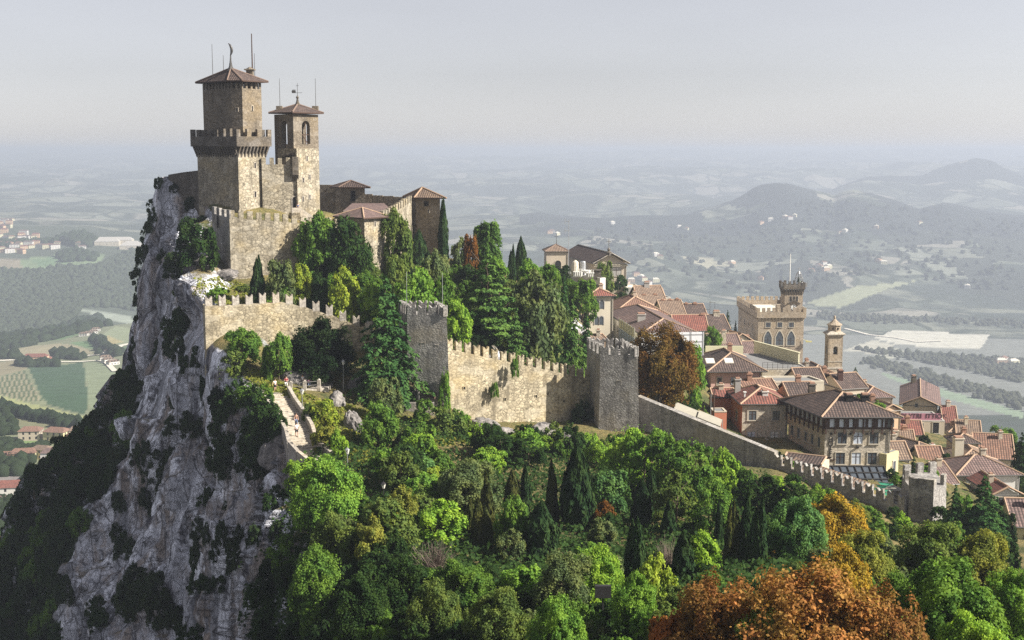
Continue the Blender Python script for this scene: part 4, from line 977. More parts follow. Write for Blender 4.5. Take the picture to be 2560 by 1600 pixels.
    if roof != 'flat' and cat == 'house':
        rh = random.Random(int(uc * 3 + ve)); col = rh.choice(['shutter', 'timber', 'clay_pot', 'shutter'])
        if not wins:
            n = max(1, int(W / 2.9))
            for i in range(n):
                for dz in (2.4, 5.4):
                    if dz < h - 1 and rh.random() < .9: window(t, F, W * (i + .5) / n, zE - dz, .85, 1.35, sw=.12, shutters=col if rh.random() < .7 else None)
        if not lwins:
            n = max(1, int(Dp / 3.2))
            for i in range(n):
                if rh.random() < .85: window(t, FL, Dp * (i + .5) / n, zE - 2.4, .8, 1.3, sw=.12, shutters=col if rh.random() < .6 else None)
        if not chimneys: chimneys = [(rh.uniform(.25, .75), rh.uniform(.3, .7), (rz - zE) + rh.uniform(.5, 1.0), rh.uniform(.3, .45), rh.choice(['clay_pot', 'stone_house', 'plaster_tan']))]
    q = C
    for w_ in wins:
        u, v, ww, hh = w_[:4]; kw = w_[4] if len(w_) > 4 else {}
        s_ = along(C, d, u); yy = C.y + d.y * s_; window(t, F, s_, zat(v, yy), ww, hh, **kw)
    Cl = Vector((P[3].x, P[3].y, zE)); dl = Vector((FL[1].x, FL[1].y, 0))
    for w_ in lwins:
        f, dz, ww, hh = w_[:4]; kw = w_[4] if len(w_) > 4 else {}
        window(t, FL, Dp * f, zE - dz, ww, hh, **kw)
    for ch in chimneys:   # (fraction along, fraction back, height above eave, size, material)
        f, g_, hh, sz, mt = ch; p = Vector((P[0].x, P[0].y)) + Vector((d.x, d.y)) * W * f + Vector((b.x, b.y)) * Dp * g_
        cm = MB(); qd = [(p.x - sz, p.y - sz), (p.x + sz, p.y - sz), (p.x + sz, p.y + sz), (p.x - sz, p.y + sz)]
        cm.prism(qd, zE - .2, zE + hh); cm.prism(offset_poly(qd, .12), zE + hh, zE + hh + .15)
        c_ = cm.build('chimney', MATS[mt], ro); c2 = MB(); c2.prism(offset_poly(qd, -.1), zE + hh + .15, zE + hh + .4); c2.build('chimney_pot', MATS['clay_pot'], c_)
    return t, P, F, FL, C, W, Dp
DA = {'kind': 'round', 'surround': 'plaster_grey', 'sill': False}
def dbl(u, v): return [(u - 6, v, .85, 1.35, DA), (u + 6, v, .85, 1.35, DA)]
house('tower_house', 'cream tower house with paired arched windows and a small red roof above the trees', 'house', 1473, 742, 262, 1533, 1459, .14, 12, 'hip', .42, .55, 'plaster_cream', 'tiles_red',
      wins=dbl(1499, 772) + dbl(1498, 812) + [(1496, 846, 1.2, .9)], lwins=[(.5, 4, .9, 2.0, {'pane': 'shutter'}), (.5, 7.5, .9, 2.0, {'pane': 'shutter'})])
house('roofed_house', 'peach house with a big orange hipped roof right of the cream tower house', 'house', 1531, 791, 285, 1668, 1500, .1, 10, 'hip', .5, .7, 'plaster_peach', 'tiles_orange', depth=17,
      wins=[(1554, 800, .7, .6, {'kind': 'bars', 'pane': 'void', 'sill': False}), (1648, 806, .6, .8)])
house('scaffolded_house', 'house under repair with mauve roof, wrapped in white sheeting', 'house', 1600, 838, 246, 1752, 1512, .12, 9, 'hip', .36, -.1, 'plaster_white', 'tiles_mauve', chimneys=[(.25, .35, 2.4, .8, 'plaster_grey')])
C = pt(1600, 838, 246); fr = (Vector((C.x, C.y, 0)), Vector((math.cos(.12), math.sin(.12), 0)), Vector((math.sin(.12), -math.cos(.12), 0)))
t = empty('scaffolding', (C.x, C.y, C.z - 6), 'scaffold poles with white sheets around the house under repair', 'scaffolding')
L = along(C, fr[1], 1756); mb = MB(); mb.box(fr, 0, L, C.z - 4.5, C.z + .6, 1.0, 1.04); mb.build('sheet', MATS['white_sheet'], t)
fl = (fr[0] - fr[2] * 13, fr[2], -fr[1])
mb = MB(); mb.box(fl, -2, 13, C.z - .6, C.z + 1.3, 1.0, 1.04); mb.build('sheet', MATS['plaster_bright'], t)
mb = MB(); mb.box(fl, -2, 13, C.z - 6, C.z - .62, 1.0, 1.04); mb.build('sheet', MATS['blue_sheet'], t)
mb = MB()
for i in range(6): mb.tube(fr[0] + fr[1] * (L * i / 5) + fr[2] * 1.15 + Vector((0, 0, C.z - 8)), fr[0] + fr[1] * (L * i / 5) + fr[2] * 1.15 + Vector((0, 0, C.z + 1)), .05)
for k in range(4): mb.tube(fr[0] + fr[2] * 1.15 + Vector((0, 0, C.z - 4 + 1.4 * k)), fr[0] + fr[1] * L + fr[2] * 1.15 + Vector((0, 0, C.z - 4 + 1.4 * k)), .045)
for i in range(7): mb.tube(fl[0] + fl[1] * (-2 + 15 * i / 6) + fl[2] * 1.15 + Vector((0, 0, C.z - 7)), fl[0] + fl[1] * (-2 + 15 * i / 6) + fl[2] * 1.15 + Vector((0, 0, C.z + 1.6)), .05)
mb.build('pole_frame', MATS['steel'], t)
house('roofed_house', 'house with a bright red tiled roof behind the white scaffold sheets', 'house', 1690, 829, 300, 1768, 1672, .05, 8, 'gable_side', .62, .4, 'plaster_tan', 'tiles_red', depth=9.5, chimneys=[(.02, .1, 1.2, .9, 'plaster_bright'), (.95, .5, 3.4, .4, 'clay_pot')])
house('roofed_house', 'long house with a dark brown roof left of the dark leafy tree by the palace', 'house', 1762, 826, 330, 1822, 1740, .2, 8, 'gable_side', .6, .4, 'plaster_tan', 'tiles_brown', depth=10, chimneys=[(.75, .5, 4.2, .8, 'stone_house'), (.25, .5, 3.6, .4, 'clay_pot')])
house('roofed_house', 'tan roofed house with chimneys just left of the palace', 'house', 1812, 868, 330, 1893, 1795, .35, 8, 'gable_front', .6, .5, 'plaster_tan', 'tiles_tan', depth=16, chimneys=[(.8, .15, 2.2, .7, 'clay_pot'), (.75, .7, 2.0, .3, 'clay_pot')])
house('roofed_house', 'small house with patchy pink roof and a tall chimney behind the yellow parapet', 'house', 1768, 866, 290, 1850, 1752, .1, 6, 'gable_side', .5, .3, 'plaster_tan', 'tiles_mauve', depth=8, chimneys=[(.52, .1, 3.4, .5, 'stone_house')])
house('roofed_house', 'house with a tan roof and two dormer chimneys above the orange roof', 'house', 1606, 771, 340, 1668, 1590, .25, 8, 'gable_side', .75, .4, 'plaster_cream', 'tiles_tan', depth=13, chimneys=[(.25, .3, 3.1, .5, 'clay_pot'), (.7, .3, 3.1, .5, 'clay_pot'), (.5, .5, 6.2, .7, 'plaster_grey')])
house('flat_roofed_house', 'plain grey flat-topped block behind the tan dormer roof', 'building', 1651, 746, 362, 1677, 1646, .2, 9, 'flat', wall='plaster_tan', tile='roof_flat', depth=9, parapet=(.3, 'concrete'))
house('flat_roofed_house', 'low grey flat-topped block beside the dark pine, under the church', 'building', 1566, 722, 372, 1604, 1560, .1, 8, 'flat', wall='plaster_grey', tile='roof_pale', depth=10, parapet=(.4, 'concrete'))
t, P, F, *_ = house('flat_roofed_house', 'wide grey flat-topped building with a thin rooftop railing', 'building', 1690, 772, 352, 1736, 1674, .1, 9, 'flat', wall='plaster_grey', tile='roof_flat', depth=14, parapet=(.3, 'concrete'))
mb = MB(); z = pt(1690, 772, 352).z
for i in range(9): p = P[0] + (P[1] - P[0]) * i / 8; mb.tube((p.x, p.y, z), (p.x, p.y, z + 1.6), .05)
mb.tube((P[0].x, P[0].y, z + 1.6), (P[1].x, P[1].y, z + 1.6), .05); mb.build('railing', MATS['iron'], t)
house('roofed_house', 'tan roofed house with a row of small chimneys behind the red roof', 'house', 1660, 792, 325, 1712, 1650, .15, 7, 'gable_side', .6, .4, 'plaster_tan', 'tiles_tan', depth=11, chimneys=[(.2, .5, 3.6, .4, 'clay_pot'), (.55, .5, 3.6, .4, 'clay_pot'), (.9, .5, 3.8, .4, 'clay_pot')])
house('roofed_house', 'grey-brown roof stepping down right of the row of small chimneys', 'house', 1712, 800, 345, 1768, 1700, .15, 7, 'gable_side', .6, .4, 'plaster_tan', 'tiles_brown', depth=11, chimneys=[(.3, .5, 3.8, .4, 'clay_pot'), (.7, .5, 3.8, .5, 'clay_pot')])
house('cottage', 'tiny peach house with a pale roof peeping over the second grey wall tower', 'house', 1478, 853, 222, 1513, 1470, .35, 5, 'gable_side', .3, .3, 'plaster_peach', 'tiles_tan', depth=4, wins=[(1491, 866, .7, .7, {'kind': 'bars', 'pane': 'void', 'sill': False})])
# --- basilica with its bell tower, and the terrace building in front
t, P, F, FL, C, W, D = house('basilica', 'classical church with a pedimented front and a long grey roof on the hilltop', 'church', 1488, 660, 376, 1566, 1470, .06, 22, 'gable_front', .55, .9, 'plaster_tan', 'tiles_brown', depth=34, yawl=.23, ridge='stone_coping', soffit='plaster_tan', wins=[(1541, 690, 3.0, 2.6, {'pane': 'plaster_grey'})])
mb = MB(); n = 22
for i in range(n + 1): mb.box(F, W * i / n - .12, W * i / n + .12, C.z - .35, C.z - .02, .003, .5)
mb.box(F, -.4, W + .4, C.z - .75, C.z - .36, .003, .35); mb.build('cornice', MATS['plaster_cream'], t)
q = pt(1522, 634, 376); mb = MB(); mb.lathe(q - Vector((0, 0, .6)), [(.9, 0), (.9, 1.0), (.35, 1.4), (.5, 1.9), (.1, 2.4)], 8); mb.tube(q + Vector((0, 0, 1.6)), q + Vector((0, 0, 4.4)), .09); mb.tube(q + Vector((-.7, 0, 3.5)), q + Vector((.7, 0, 3.5)), .08); mb.build('gable_cross', MATS['stone_dark'], t)
t, P, F, FL, C, W, D = house('church_bell_tower', 'square church bell tower with an arched opening and pyramid roof on the hilltop', 'bell tower', 1366, 630, 372, 1420, 1361, .08, 22, 'hip', .5, .5, 'plaster_tan', 'tiles_tan', depth=6.3, ridge='ridge_dark', wins=[(1395, 675, 1.8, 1.9, {'kind': 'round', 'pane': 'void', 'surround': 'plaster_tan', 'sill': False})])
q = pt(1391, 614, 376); mb = MB(); mb.lathe(q - Vector((0, 0, .5)), [(.35, 0), (.12, 1.3), (.06, 2.4)], 8); mb.tube(q + Vector((0, 0, 1.6)), q + Vector((0, 0, 3.4)), .06); mb.tube(q + Vector((-.6, 0, 2.7)), q + Vector((.6, 0, 2.7)), .06); mb.build('cross', MATS['iron'], t)
q = pt(1421, 690, 330); t = empty('antenna_mast', q, 'tall thin television antenna beside the church bell tower', 'antenna'); mb = MB(); mb.tube(q, (q.x, q.y, zat(549, 330)), .1, .07); mb.build('mast', MATS['steel'], t)
mb = MB()
for v, w in ((553, .95), (577, .95)): z = zat(v, 330); mb.tube((q.x - w, q.y, z), (q.x + .3, q.y, z), .06); mb.tube((q.x - w, q.y, z - .8), (q.x - w, q.y, z + .8), .06)
mb.build('aerial', MATS['steel'], t)
t, P, F, FL, C, W, D = house('terrace_building', 'white building with rooftop machinery in front of the church', 'building', 1500, 700, 316, 1514, 1424, .5, 9, 'flat', wall='plaster_white', tile='roof_pale', depth=26, parapet=(.5, 'plaster_white'), wins=[])
mb = MB(); mb.box(FL, D - 9, D - .5, C.z - 2.6, C.z - 1.2, .01, .06); mb.build('window', MATS['glass'], t)
for u, v, Yq, kind in ((1438, 655, 326, 'dome'), (1457, 650, 326, 'tank'), (1445, 668, 324, 'box'), (1466, 668, 324, 'dish'), (1494, 688, 318, 'stack'), (1478, 682, 321, 'box')):
    q = pt(u, v + 6, Yq); mb = MB(); zt_ = C.z
    if kind == 'dome': mb.lathe((q.x, q.y, zt_), [(.9, 0), (1.0, 1.2), (1.0, 2.6), (.8, 3.6), (.2, 4.1)], 10); nm, lb, mt = 'water_tank', 'dark and cream rounded tank on the white terrace roof', 'plaster_cream'
    elif kind == 'tank': mb.lathe((q.x, q.y, zt_), [(1.3, 0), (1.0, .6), (.8, .8), (.75, 3.6), (.6, 3.8)], 10); nm, lb, mt = 'vent_stack', 'tall grey cylinder vent on the white terrace roof', 'steel'
    elif kind == 'dish': mb.lathe((q.x, q.y, zt_), [(.2, 0), (.2, .8), (1.1, 1.2), (1.2, 1.7)], 10); nm, lb, mt = 'satellite_dish', 'round white dish on the terrace roof near the church', 'white_paint'
    elif kind == 'stack':
        mb.prism([(q.x - .8, q.y - .8), (q.x + .8, q.y - .8), (q.x + .8, q.y + .8), (q.x - .8, q.y + .8)], zt_, zt_ + 2.2); mb.prism([(q.x - 1, q.y - 1), (q.x + 1, q.y - 1), (q.x + 1, q.y + 1), (q.x - 1, q.y + 1)], zt_ + 2.2, zt_ + 2.45); nm, lb, mt = 'chimney', 'dark square chimney at the right end of the white terrace roof', 'stone_dark'
    else:
        mb.prism([(q.x - 1.2, q.y - 1), (q.x + 1.2, q.y - 1), (q.x + 1.2, q.y + 1), (q.x - 1.2, q.y + 1)], zt_, zt_ + 1.3)
        for a in range(4): mb.tube((q.x - .8 + .5 * a, q.y - 1.1, zt_ + .3), (q.x - .6 + .5 * a, q.y - 1.1, zt_ + 2.2), .12)
        nm, mt = 'air_conditioner', 'white_paint'; lb = 'cluster of white pipes and boxes %s on the terrace roof' % ('left of the vent stack' if u < 1450 else 'beside the dark chimney')
    tag(mb.build(nm, MATS[mt]), lb, 'rooftop unit')
# --- pink house, flat roofs
t, P, F, FL, C, W, D = house('roofed_house', 'pink house with a dark tiled roof and two skylights', 'house', 1778, 930, 234, 1903, 1764, .06, 9, 'hip', .46, 1.0, 'plaster_pink', 'tiles_brown', depth=15, lwins=[(.5, 3, .9, 1.4)])
ez = C.z + .2; E0 = offset_poly(P, 1.0)
for u, v in ((1779, 900), (1826, 901)):
    b = Vector((-F[1].y, F[1].x, 0)); s0 = along(C, F[1], u + 2)
    for dd in (2.2,):
        base = F[0] + F[1] * s0 + b * dd; zz = ez + (dd + 1.0) * .46
        A = [base - F[1] * .85 - b * .75 + Vector((0, 0, zz - .75 * .46)), base + F[1] * .85 - b * .75 + Vector((0, 0, zz - .75 * .46)), base + F[1] * .85 + b * .75 + Vector((0, 0, zz + .75 * .46)), base - F[1] * .85 + b * .75 + Vector((0, 0, zz + .75 * .46))]
        up_ = Vector((0, 0, .12)); mb = MB(); mb.face([p + up_ for p in A]); 
        for i in range(4): mb.face([A[i], A[(i + 1) % 4], A[(i + 1) % 4] + up_, A[i] + up_])
        sk = mb.build('skylight', MATS['frame_stone'], t); mb = MB(); c = sum(A, Vector()) / 4; mb.face([c + (p - c) * .82 + up_ + Vector((0, 0, .02)) for p in A]); mb.build('pane', MATS['curtain'], sk)
t, P, F, FL, C, W, D = house('flat_roofed_house', 'wide building with a dark flat roof, iron railing and brick front', 'building', 1906, 924, 268, 2020, 1848, .04, 9, 'flat', wall='stone_house', tile='roof_flat', depth=20, yawl=.065, parapet=(.25, 'concrete'))
mb = MB()
for i in range(10): p = P[0] + (P[1] - P[0]) * i / 9; mb.tube((p.x, p.y, C.z), (p.x, p.y, C.z + 1.5), .05)
for k in (.5, 1.0, 1.5): mb.tube((P[0].x, P[0].y, C.z + k), (P[1].x, P[1].y, C.z + k), .04)
mb.build('railing', MATS['iron'], t)
A, B = pt(1884, 889, 291), pt(1995, 921, 274); fr = frame(A, B); L = flen(A, B); mb = MB(); z0 = C.z
mb.box(fr, 0, L, z0 - 3, z0 + 2.6, -.3, 0); mb.box(fr, -.2, L + .2, z0 + 2.6, z0 + 2.75, -.4, .1)
t2 = tag(mb.build('roof_parapet', MATS['plaster_bright']), 'long pale yellow parapet wall standing on the dark flat roof', 'parapet')
A, B = pt(1764, 876, 262), pt(1858, 878, 262); fr = frame(A, B); mb = MB(); mb.box(fr, 0, flen(A, B), A.z - 6, A.z + .9, -.4, 0)
tag(mb.build('garden_wall', MATS['plaster_bright']), 'low pale yellow wall behind the dark roof with skylights', 'wall')
t, P, F, FL, C, W, D = house('flat_roofed_house', 'cream building with a grey flat roof between the pink house and the hotel', 'building', 1938, 958, 224, 2060, 1906, .06, 10, 'flat', wall='plaster_cream', tile='roof_flat', depth=5.5, yawl=.26, parapet=(.35, 'plaster_cream'))
# --- palace with its clock tower
t, P, F, FL, C, W, D = house('palace', 'stone palace with battlements, pointed windows and a clock tower', 'palace', 1896, 792, 388, 2010, 1851, .02, 24, 'flat', wall='stone_palace', tile='roof_pale', depth=31,
    wins=[(u, 818, 1.5, 1.5) for u in (1921, 1950, 1979)] + [(u, 863, 2.3, 2.4, {'kind': 'pointed', 'sw': .3, 'pane': 'glass'}) for u in (1921, 1950, 1979)] + [(1972, 895, 1.4, 1.8), (1981, 895, 1.4, 1.8)],
    lwins=[(f, 5, .9, 1.6) for f in (.15, .35, .55, .75)] + [(f, 12.5, 1.0, 4.0, {'kind': 'round'}) for f in (.12, .28, .44, .6, .76)])
PAL = t; z0 = C.z; zm = zat(780, 388); zt_ = zat(770, 388); q5 = offset_poly(P, .55)
mb = MB()
for i in range(4):
    a, c = q5[i], q5[(i + 1) % 4]; f = frame(a, c); L = flen(a, c); mb.box(f, 0 if i % 2 == 0 else .5, L if i % 2 == 0 else L - .5, z0 - .3, zm, -.5, 0)
    a, c = P[i], P[(i + 1) % 4]; f = frame(a, c); L = flen(a, c); n = int(L / 1.0)
    for k in range(n): mb.ext((f[0] + f[1] * (L * (k + .5) / n), f[2], -f[1]), [(0, z0 - 1.3), (.53, z0 - .3), (0, z0 - .3)], -.22, .22)
par = mb.build('parapet', MATS['stone_palace'], t)
for i, n in ((0, 10), (1, 14), (2, 10), (3, 16)): merlons(par, q5[i], q5[(i + 1) % 4], zm, zm, n, .95, zt_ - zm + .1, .45, 'square', 'stone_palace')
mb = MB(); mb.box(F, W * .34, W * .66, z0 - 11.9, z0 - 11.6, 0, 1.2); mb.box(F, W * .34, W * .66, z0 - 11.6, z0 - 10.7, 1.05, 1.2)
mb.build('balcony', MATS['stone_coping'], t); q = pt(1948, 740 + 38, 400); mb = MB(); mb.prism([(q.x - 1, q.y - 1), (q.x + 1, q.y - 1), (q.x + 1, q.y + 1), (q.x - 1, q.y + 1)], z0, z0 + 2.4); mb.build('roof_stack', MATS['stone_palace'], t)
a, b = along(C, F[1], 1962), along(C, F[1], 2007); tw = [P[0] + F[1].xy * a, P[0] + F[1].xy * b]; bk = Vector((-F[1].y, F[1].x)); tw = tw + [tw[1] + bk * (b - a), tw[0] + bk * (b - a)]
tw = [p + bk * .6 for p in tw]
ct = MB(); zc = zat(733, 390); ct.prism(tw, z0 - 1, zc + .5); tower = ct.build('clock_tower', MATS['stone_palace'], t)
f = frame(tw[0], tw[1]); Lt = flen(tw[0], tw[1])
mb = MB(); cro = offset_poly(tw, .55); zq = zat(722, 390); mb.prism(cro, zq, zat(714, 390))
for i in range(4):
    ff = frame(tw[i], tw[(i + 1) % 4]); L = flen(tw[i], tw[(i + 1) % 4])
    for k in range(7): mb.ext((ff[0] + ff[1] * (L * (k + .5) / 7), ff[2], -ff[1]), [(0, zc - .6), (.53, zq + .05), (0, zq + .05)], -.2, .2)
cr = mb.build('crown', MATS['stone_dark'], tower)
for i in range(4): merlons(cr, cro[i], cro[(i + 1) % 4], zat(714, 390), zat(714, 390), 5, .75, zat(705, 390) - zat(714, 390), .35, 'square', 'stone_dark')
for k in (-1, 0, 1): wq = window(t, f, Lt / 2 + k * .95, zat(752, 390), .55, 1.3, 'round', 'void', 'stone_coping', False, .1)
mb = MB(); zk = zat(768, 389); k = 20
mb.ext(f, [(Lt / 2 + .85 * math.cos(2 * math.pi * i / k), zk + .85 * math.sin(2 * math.pi * i / k)) for i in range(k)], .02, .09); ck = mb.build('clock_face', MATS['white_paint'], t)
mb = MB(); mb.box(f, Lt / 2 - .05, Lt / 2 + .05, zk - .05, zk + .7, .095, .13); mb.box(f, Lt / 2 - .04, Lt / 2 + .5, zk - .05, zk + .05, .1, .135); mb.build('clock_hands', MATS['black_metal'], ck)
mb = MB(); mb.ext(f, [(Lt / 2 - 2, zk + 1.0), (Lt / 2, zk + 2.0), (Lt / 2 + 2, zk + 1.0), (Lt / 2 + 2, zk + 1.25), (Lt / 2, zk + 2.3), (Lt / 2 - 2, zk + 1.25)], .003, .5); mb.build('clock_hood', MATS['stone_dark'], t)
q = pt(1997, 706, 392); mb = MB()
for i in range(8):
    a = 2 * math.pi * i / 8; prv = None
    for j in range(7):
        tt_ = j / 6; r = 1.35 * math.cos(tt_ * 1.45) ** .7; p = q + Vector((r * math.cos(a), r * math.sin(a), -.6 + 4.0 * tt_))
        if prv is not None: mb.tube(prv, p, .09, .09, 5)
        prv = p
for zr_, r_ in ((0, 1.35), (1.4, 1.25)):
    for i in range(12): mb.tube(q + Vector((r_ * math.cos(i * math.pi / 6), r_ * math.sin(i * math.pi / 6), zr_)), q + Vector((r_ * math.cos((i + 1) * math.pi / 6), r_ * math.sin((i + 1) * math.pi / 6), zr_)), .06, .06, 4)
mb.tube(q + Vector((0, 0, 3.3)), q + Vector((0, 0, 4.6)), .07); mb.tube(q + Vector((-.5, 0, 4.4)), q + Vector((.5, 0, 4.4)), .07); cg = mb.build('bell_cage', MATS['steel'], t)
mb = MB(); mb.lathe(q + Vector((0, 0, .2)), [(.75, 0), (.5, .3), (.4, 1.0), (.2, 1.5)], 10); mb.build('bell', MATS['bronze'], cg)
for u in (1958, 2014): q = pt(u, 712, 390); mb = MB(); mb.prism([(q.x - .45, q.y - .3), (q.x + .45, q.y - .3), (q.x + .45, q.y + .3), (q.x - .45, q.y + .3)], q.z - .7, q.z + .7); mb.build('floodlight', MATS['steel'], t)
q = pt(1974, 716, 392); rod('flagpole', q, zat(635, 392) - q.z, .16, 'tall bare flagpole on the palace clock tower', 'flagpole', 'white_paint')
mb = MB(); q = pt(2008, 849, 388); mb.tube(q, q + Vector((2.4, -.6, -.6)), .07); mb.prism([(q.x + .7, q.y - .7), (q.x + 2.5, q.y - .9), (q.x + 2.5, q.y - .3), (q.x + .7, q.y - .1)], q.z - .75, q.z - .35); mb.build('wall_flag', MATS['flag_cloth'], PAL)  # short slanting pole with a folded flag, no lamp
# --- slender bell tower on the right
zc = zat(840, 338); l, c, r = xy(2063, 342, zc), xy(2072, 338, zc), xy(2108, 338.5, zc); P = [l, c, r, l + (r - c)]
t = empty('stone_bell_tower', (c.x, c.y, zat(925, 338)), 'slender stone bell tower with a lantern top right of the palace', 'bell tower')
mb = MB(); zb, zs = zat(887, 338), zat(872, 338)
for i in range(4):
    fr = frame(P[i], P[(i + 1) % 4]); L = flen(P[i], P[(i + 1) % 4]); th = .5; hw = .62
    arched_wall(mb, fr, 0 if i % 2 == 0 else th, L if i % 2 == 0 else L - th, zat(930, 338) - 8, zc, L / 2 - hw, L / 2 + hw, zb, zs, th)
mb.build('shaft', MATS['stone_palace'], t)
mb = MB(); o5, o8 = offset_poly(P, .25), offset_poly(P, .6)
mb.prism(o5, zc, zc + .3); mb.prism(o8, zc + .3, zc + .5); mb.prism(offset_poly(P, .12), zat(905, 338), zat(903, 338)); mb.prism(offset_poly(P, .15), zat(922, 338), zat(919, 338))
mb.prism(o8, zc + .5, zc + 1.2, top=offset_poly(P, -.6)); mb.build('cornice', MATS['stone_coping'], t)
ctr = sum(P, Vector((0, 0))) / 4; mb = MB(); mb.lathe((ctr.x, ctr.y, zc + 1.0), [(1.75, 0), (1.75, 1.6), (2.1, 1.65), (2.1, 1.85), (1.2, 2.4), (.45, 3.1), (.25, 3.3), (.35, 3.6), (.28, 4.0), (.05, 4.3)], 8); ln = mb.build('lantern', MATS['stone_palace'], t)
mb = MB()
for a in (-2.0, -1.2): mb.lathe((ctr.x + 1.72 * math.cos(a), ctr.y + 1.72 * math.sin(a), zc + 1.6), [(.2, 0), (.2, .5)], 8)
mb.build('opening', MATS['void'], ln)
mb = MB(); mb.lathe((ctr.x, ctr.y, zb + .5), [(.6, 0), (.42, .3), (.34, .9), (.12, 1.2)], 10); mb.tube((ctr.x, ctr.y, zb + 1.6), (ctr.x, ctr.y, zs + .7), .06); mb.build('bell', MATS['bronze'], t)
house('roofed_house', 'house with a dark hipped roof at the foot of the slender bell tower', 'house', 2020, 945, 300, 2100, 2000, .12, 8, 'hip', .5, .5, 'stone_house', 'tiles_brown', depth=13, wins=[(2030, 960, .9, 1.1), (2082, 962, .9, 1.1)])
house('roofed_house', 'small house with a tan roof right of the bell tower foot', 'house', 2090, 958, 292, 2130, 2080, .4, 8, 'gable_front', .5, .5, 'plaster_tan', 'tiles_tan', depth=10)
house('roofed_house', 'little dark gabled house behind the hotel roof', 'house', 2058, 976, 262, 2090, 2050, .2, 7, 'gable_side', .6, .3, 'plaster_tan', 'tiles_brown', depth=6, chimneys=[(.6, .3, 3, .4, 'void')])
house('roofed_house', 'plain tan house with a lit gable just behind the hotel ridge', 'house', 2105, 975, 255, 2166, 2095, .3, 8, 'gable_side', .5, .3, 'plaster_tan', 'tiles_brown', depth=9, chimneys=[(.2, .3, 3.4, .5, 'tiles_red')])
# --- red roofed stone house with red annexes
t, P, F, FL, C, W, D = house('stone_house', 'stone-fronted house with a bright red hipped roof and orange side wall', 'house', 1856, 1012, 200, 1970, 1821, .03, 9, 'hip', .45, .45, 'stone_house', 'tiles_red', side='plaster_red', depth=10, ridge='ridge',
    wins=[(u, v, 1.2, 1.5, dict(sw=.3, **kw)) for u, v, kw in ((1882, 1050, {}), (1941, 1050, {}), (1880, 1102, {'pane': 'curtain'}), (1938, 1102, {'pane': 'white_paint'}))],
    lwins=[(.6, 3.2, 1.0, 1.5)], chimneys=[(.1, .75, 2.7, .45, 'plaster_grey'), (.55, .2, 1.7, .45, 'plaster_white'), (.12, .25, 1.5, .12, 'white_paint')])
q = pt(1914, 1106, 199); t2 = empty('satellite_dish', q, 'round white satellite dish on the front of the stone house', 'satellite dish')
mb = MB(); k = 14; fq = (Vector((q.x, q.y - .5, 0)), Vector((.9, -.43, 0)), Vector((-.43, -.9, 0)))
mb.ext(fq, [(.75 * math.cos(2 * math.pi * i / k), q.z + .75 * math.sin(2 * math.pi * i / k)) for i in range(k)], 0, .1); mb.build('dish', MATS['white_paint'], t2)
mb = MB(); mb.tube(q + Vector((0, -.4, 0)), q + Vector((-.3, -1.3, .1)), .04); mb.tube(q + Vector((0, -.4, 0)), q + Vector((0, .9, -.3)), .05); mb.build('arm', MATS['steel'], t2)
house('annex', 'red-walled annex with a low bright red roof left of the stone house', 'house', 1786, 995, 209, 1834, 1778, .03, 9, 'gable_side', .4, .35, 'plaster_red', 'tiles_red', depth=4.5)
t, P, F, FL, C, W, D = house('annex', 'small orange-red block with a white cornice behind the sloping wall', 'building', 1785, 1031, 196, 1817, 1778, .03, 7, 'flat', wall='plaster_red', tile='roof_flat', depth=3, parapet=(.15, 'plaster_tan'))
house('roofed_house', 'low red roofed house behind the stone-fronted house', 'house', 1862, 976, 216, 1938, 1850, .1, 6, 'gable_side', .3, .4, 'plaster_red', 'tiles_orange', depth=7)
for i, (u, v, Y, w, lb) in enumerate(((1722, 1036, 190, 4.2, 'cream canvas awning behind the sloping wall, under the chestnut'), (1772, 1054, 188, 3.2, 'smaller white canvas awning beside the orange-red block'))):
    q = pt(u, v, Y); t = empty('awning', q - Vector((0, 0, 2.5)), lb, 'awning'); mb = MB(); a, b = Vector((w / 2, -w * .3, -w * .16)), Vector((.6, 2.0, .6))
    mb.face([q - a, q + a, q + a + b, q - a + b]); mb.face([q - a - Vector((0, 0, .3)), q + a - Vector((0, 0, .3)), q + a, q - a]); mb.build('canopy', MATS['canvas'], t)
    mb = MB(); [mb.tube(p, p - Vector((0, 0, 2.6)), .06) for p in (q - a, q + a, q + a + b, q - a + b)]; mb.build('frame', MATS['steel'], t)
for u, v0, v1, Y, lb in ((1776, 1060, 985, 193, 'thin grey pole left of the orange-red block'), (1784, 1062, 968, 193, 'thicker brown pole against the orange-red block')):
    q = pt(u, v0, Y); rod('lamp_pole', q, zat(v1, Y) - q.z, .12 if u > 1780 else .07, lb, 'pole', 'timber' if u > 1780 else 'steel')
# --- THE HOTEL
win3 = [(u, v, 1.35, 1.75, dict(sw=.12, pane=p)) for u, v, p in ((2107, 1109, 'glass'), (2147, 1109, 'curtain'), (2187, 1109, 'glass'), (2104, 1160, 'glass'), (2144, 1160, 'curtain'), (2184, 1160, 'glass'))]
t, P, F, FL, C, W, D = house('hotel', 'large stone hotel with a dark timber gallery under a brown hipped roof', 'hotel', 2064, 1042, 188, 2228, 1973, -.01, 13, 'hip', .44, 1.15, 'stone_house', 'tiles_brown', yawl=.25, ridge='ridge',
    wins=win3, lwins=[(f, z, .8, 1.5, {'sw': .1}) for z in (5.0, 8.3) for f in (.12, .3, .5, .68, .86)], chimneys=[(.5, .25, 2.7, .55, 'void'), (.74, .25, 2.7, .55, 'void'), (.3, .9, 3.0, .5, 'stone_dark')])
HOT = t; zg1, zg0 = C.z - .05, C.z - 1.85
mb = MB(); mb.box(F, -.25, W + .25, zg0, zg1, .003, .3); mb.box((FL[0], FL[1], FL[2]), -.0, D + .0, zg0, zg1, .003, .3); gal = mb.build('timber_gallery', MATS['timber'], t)
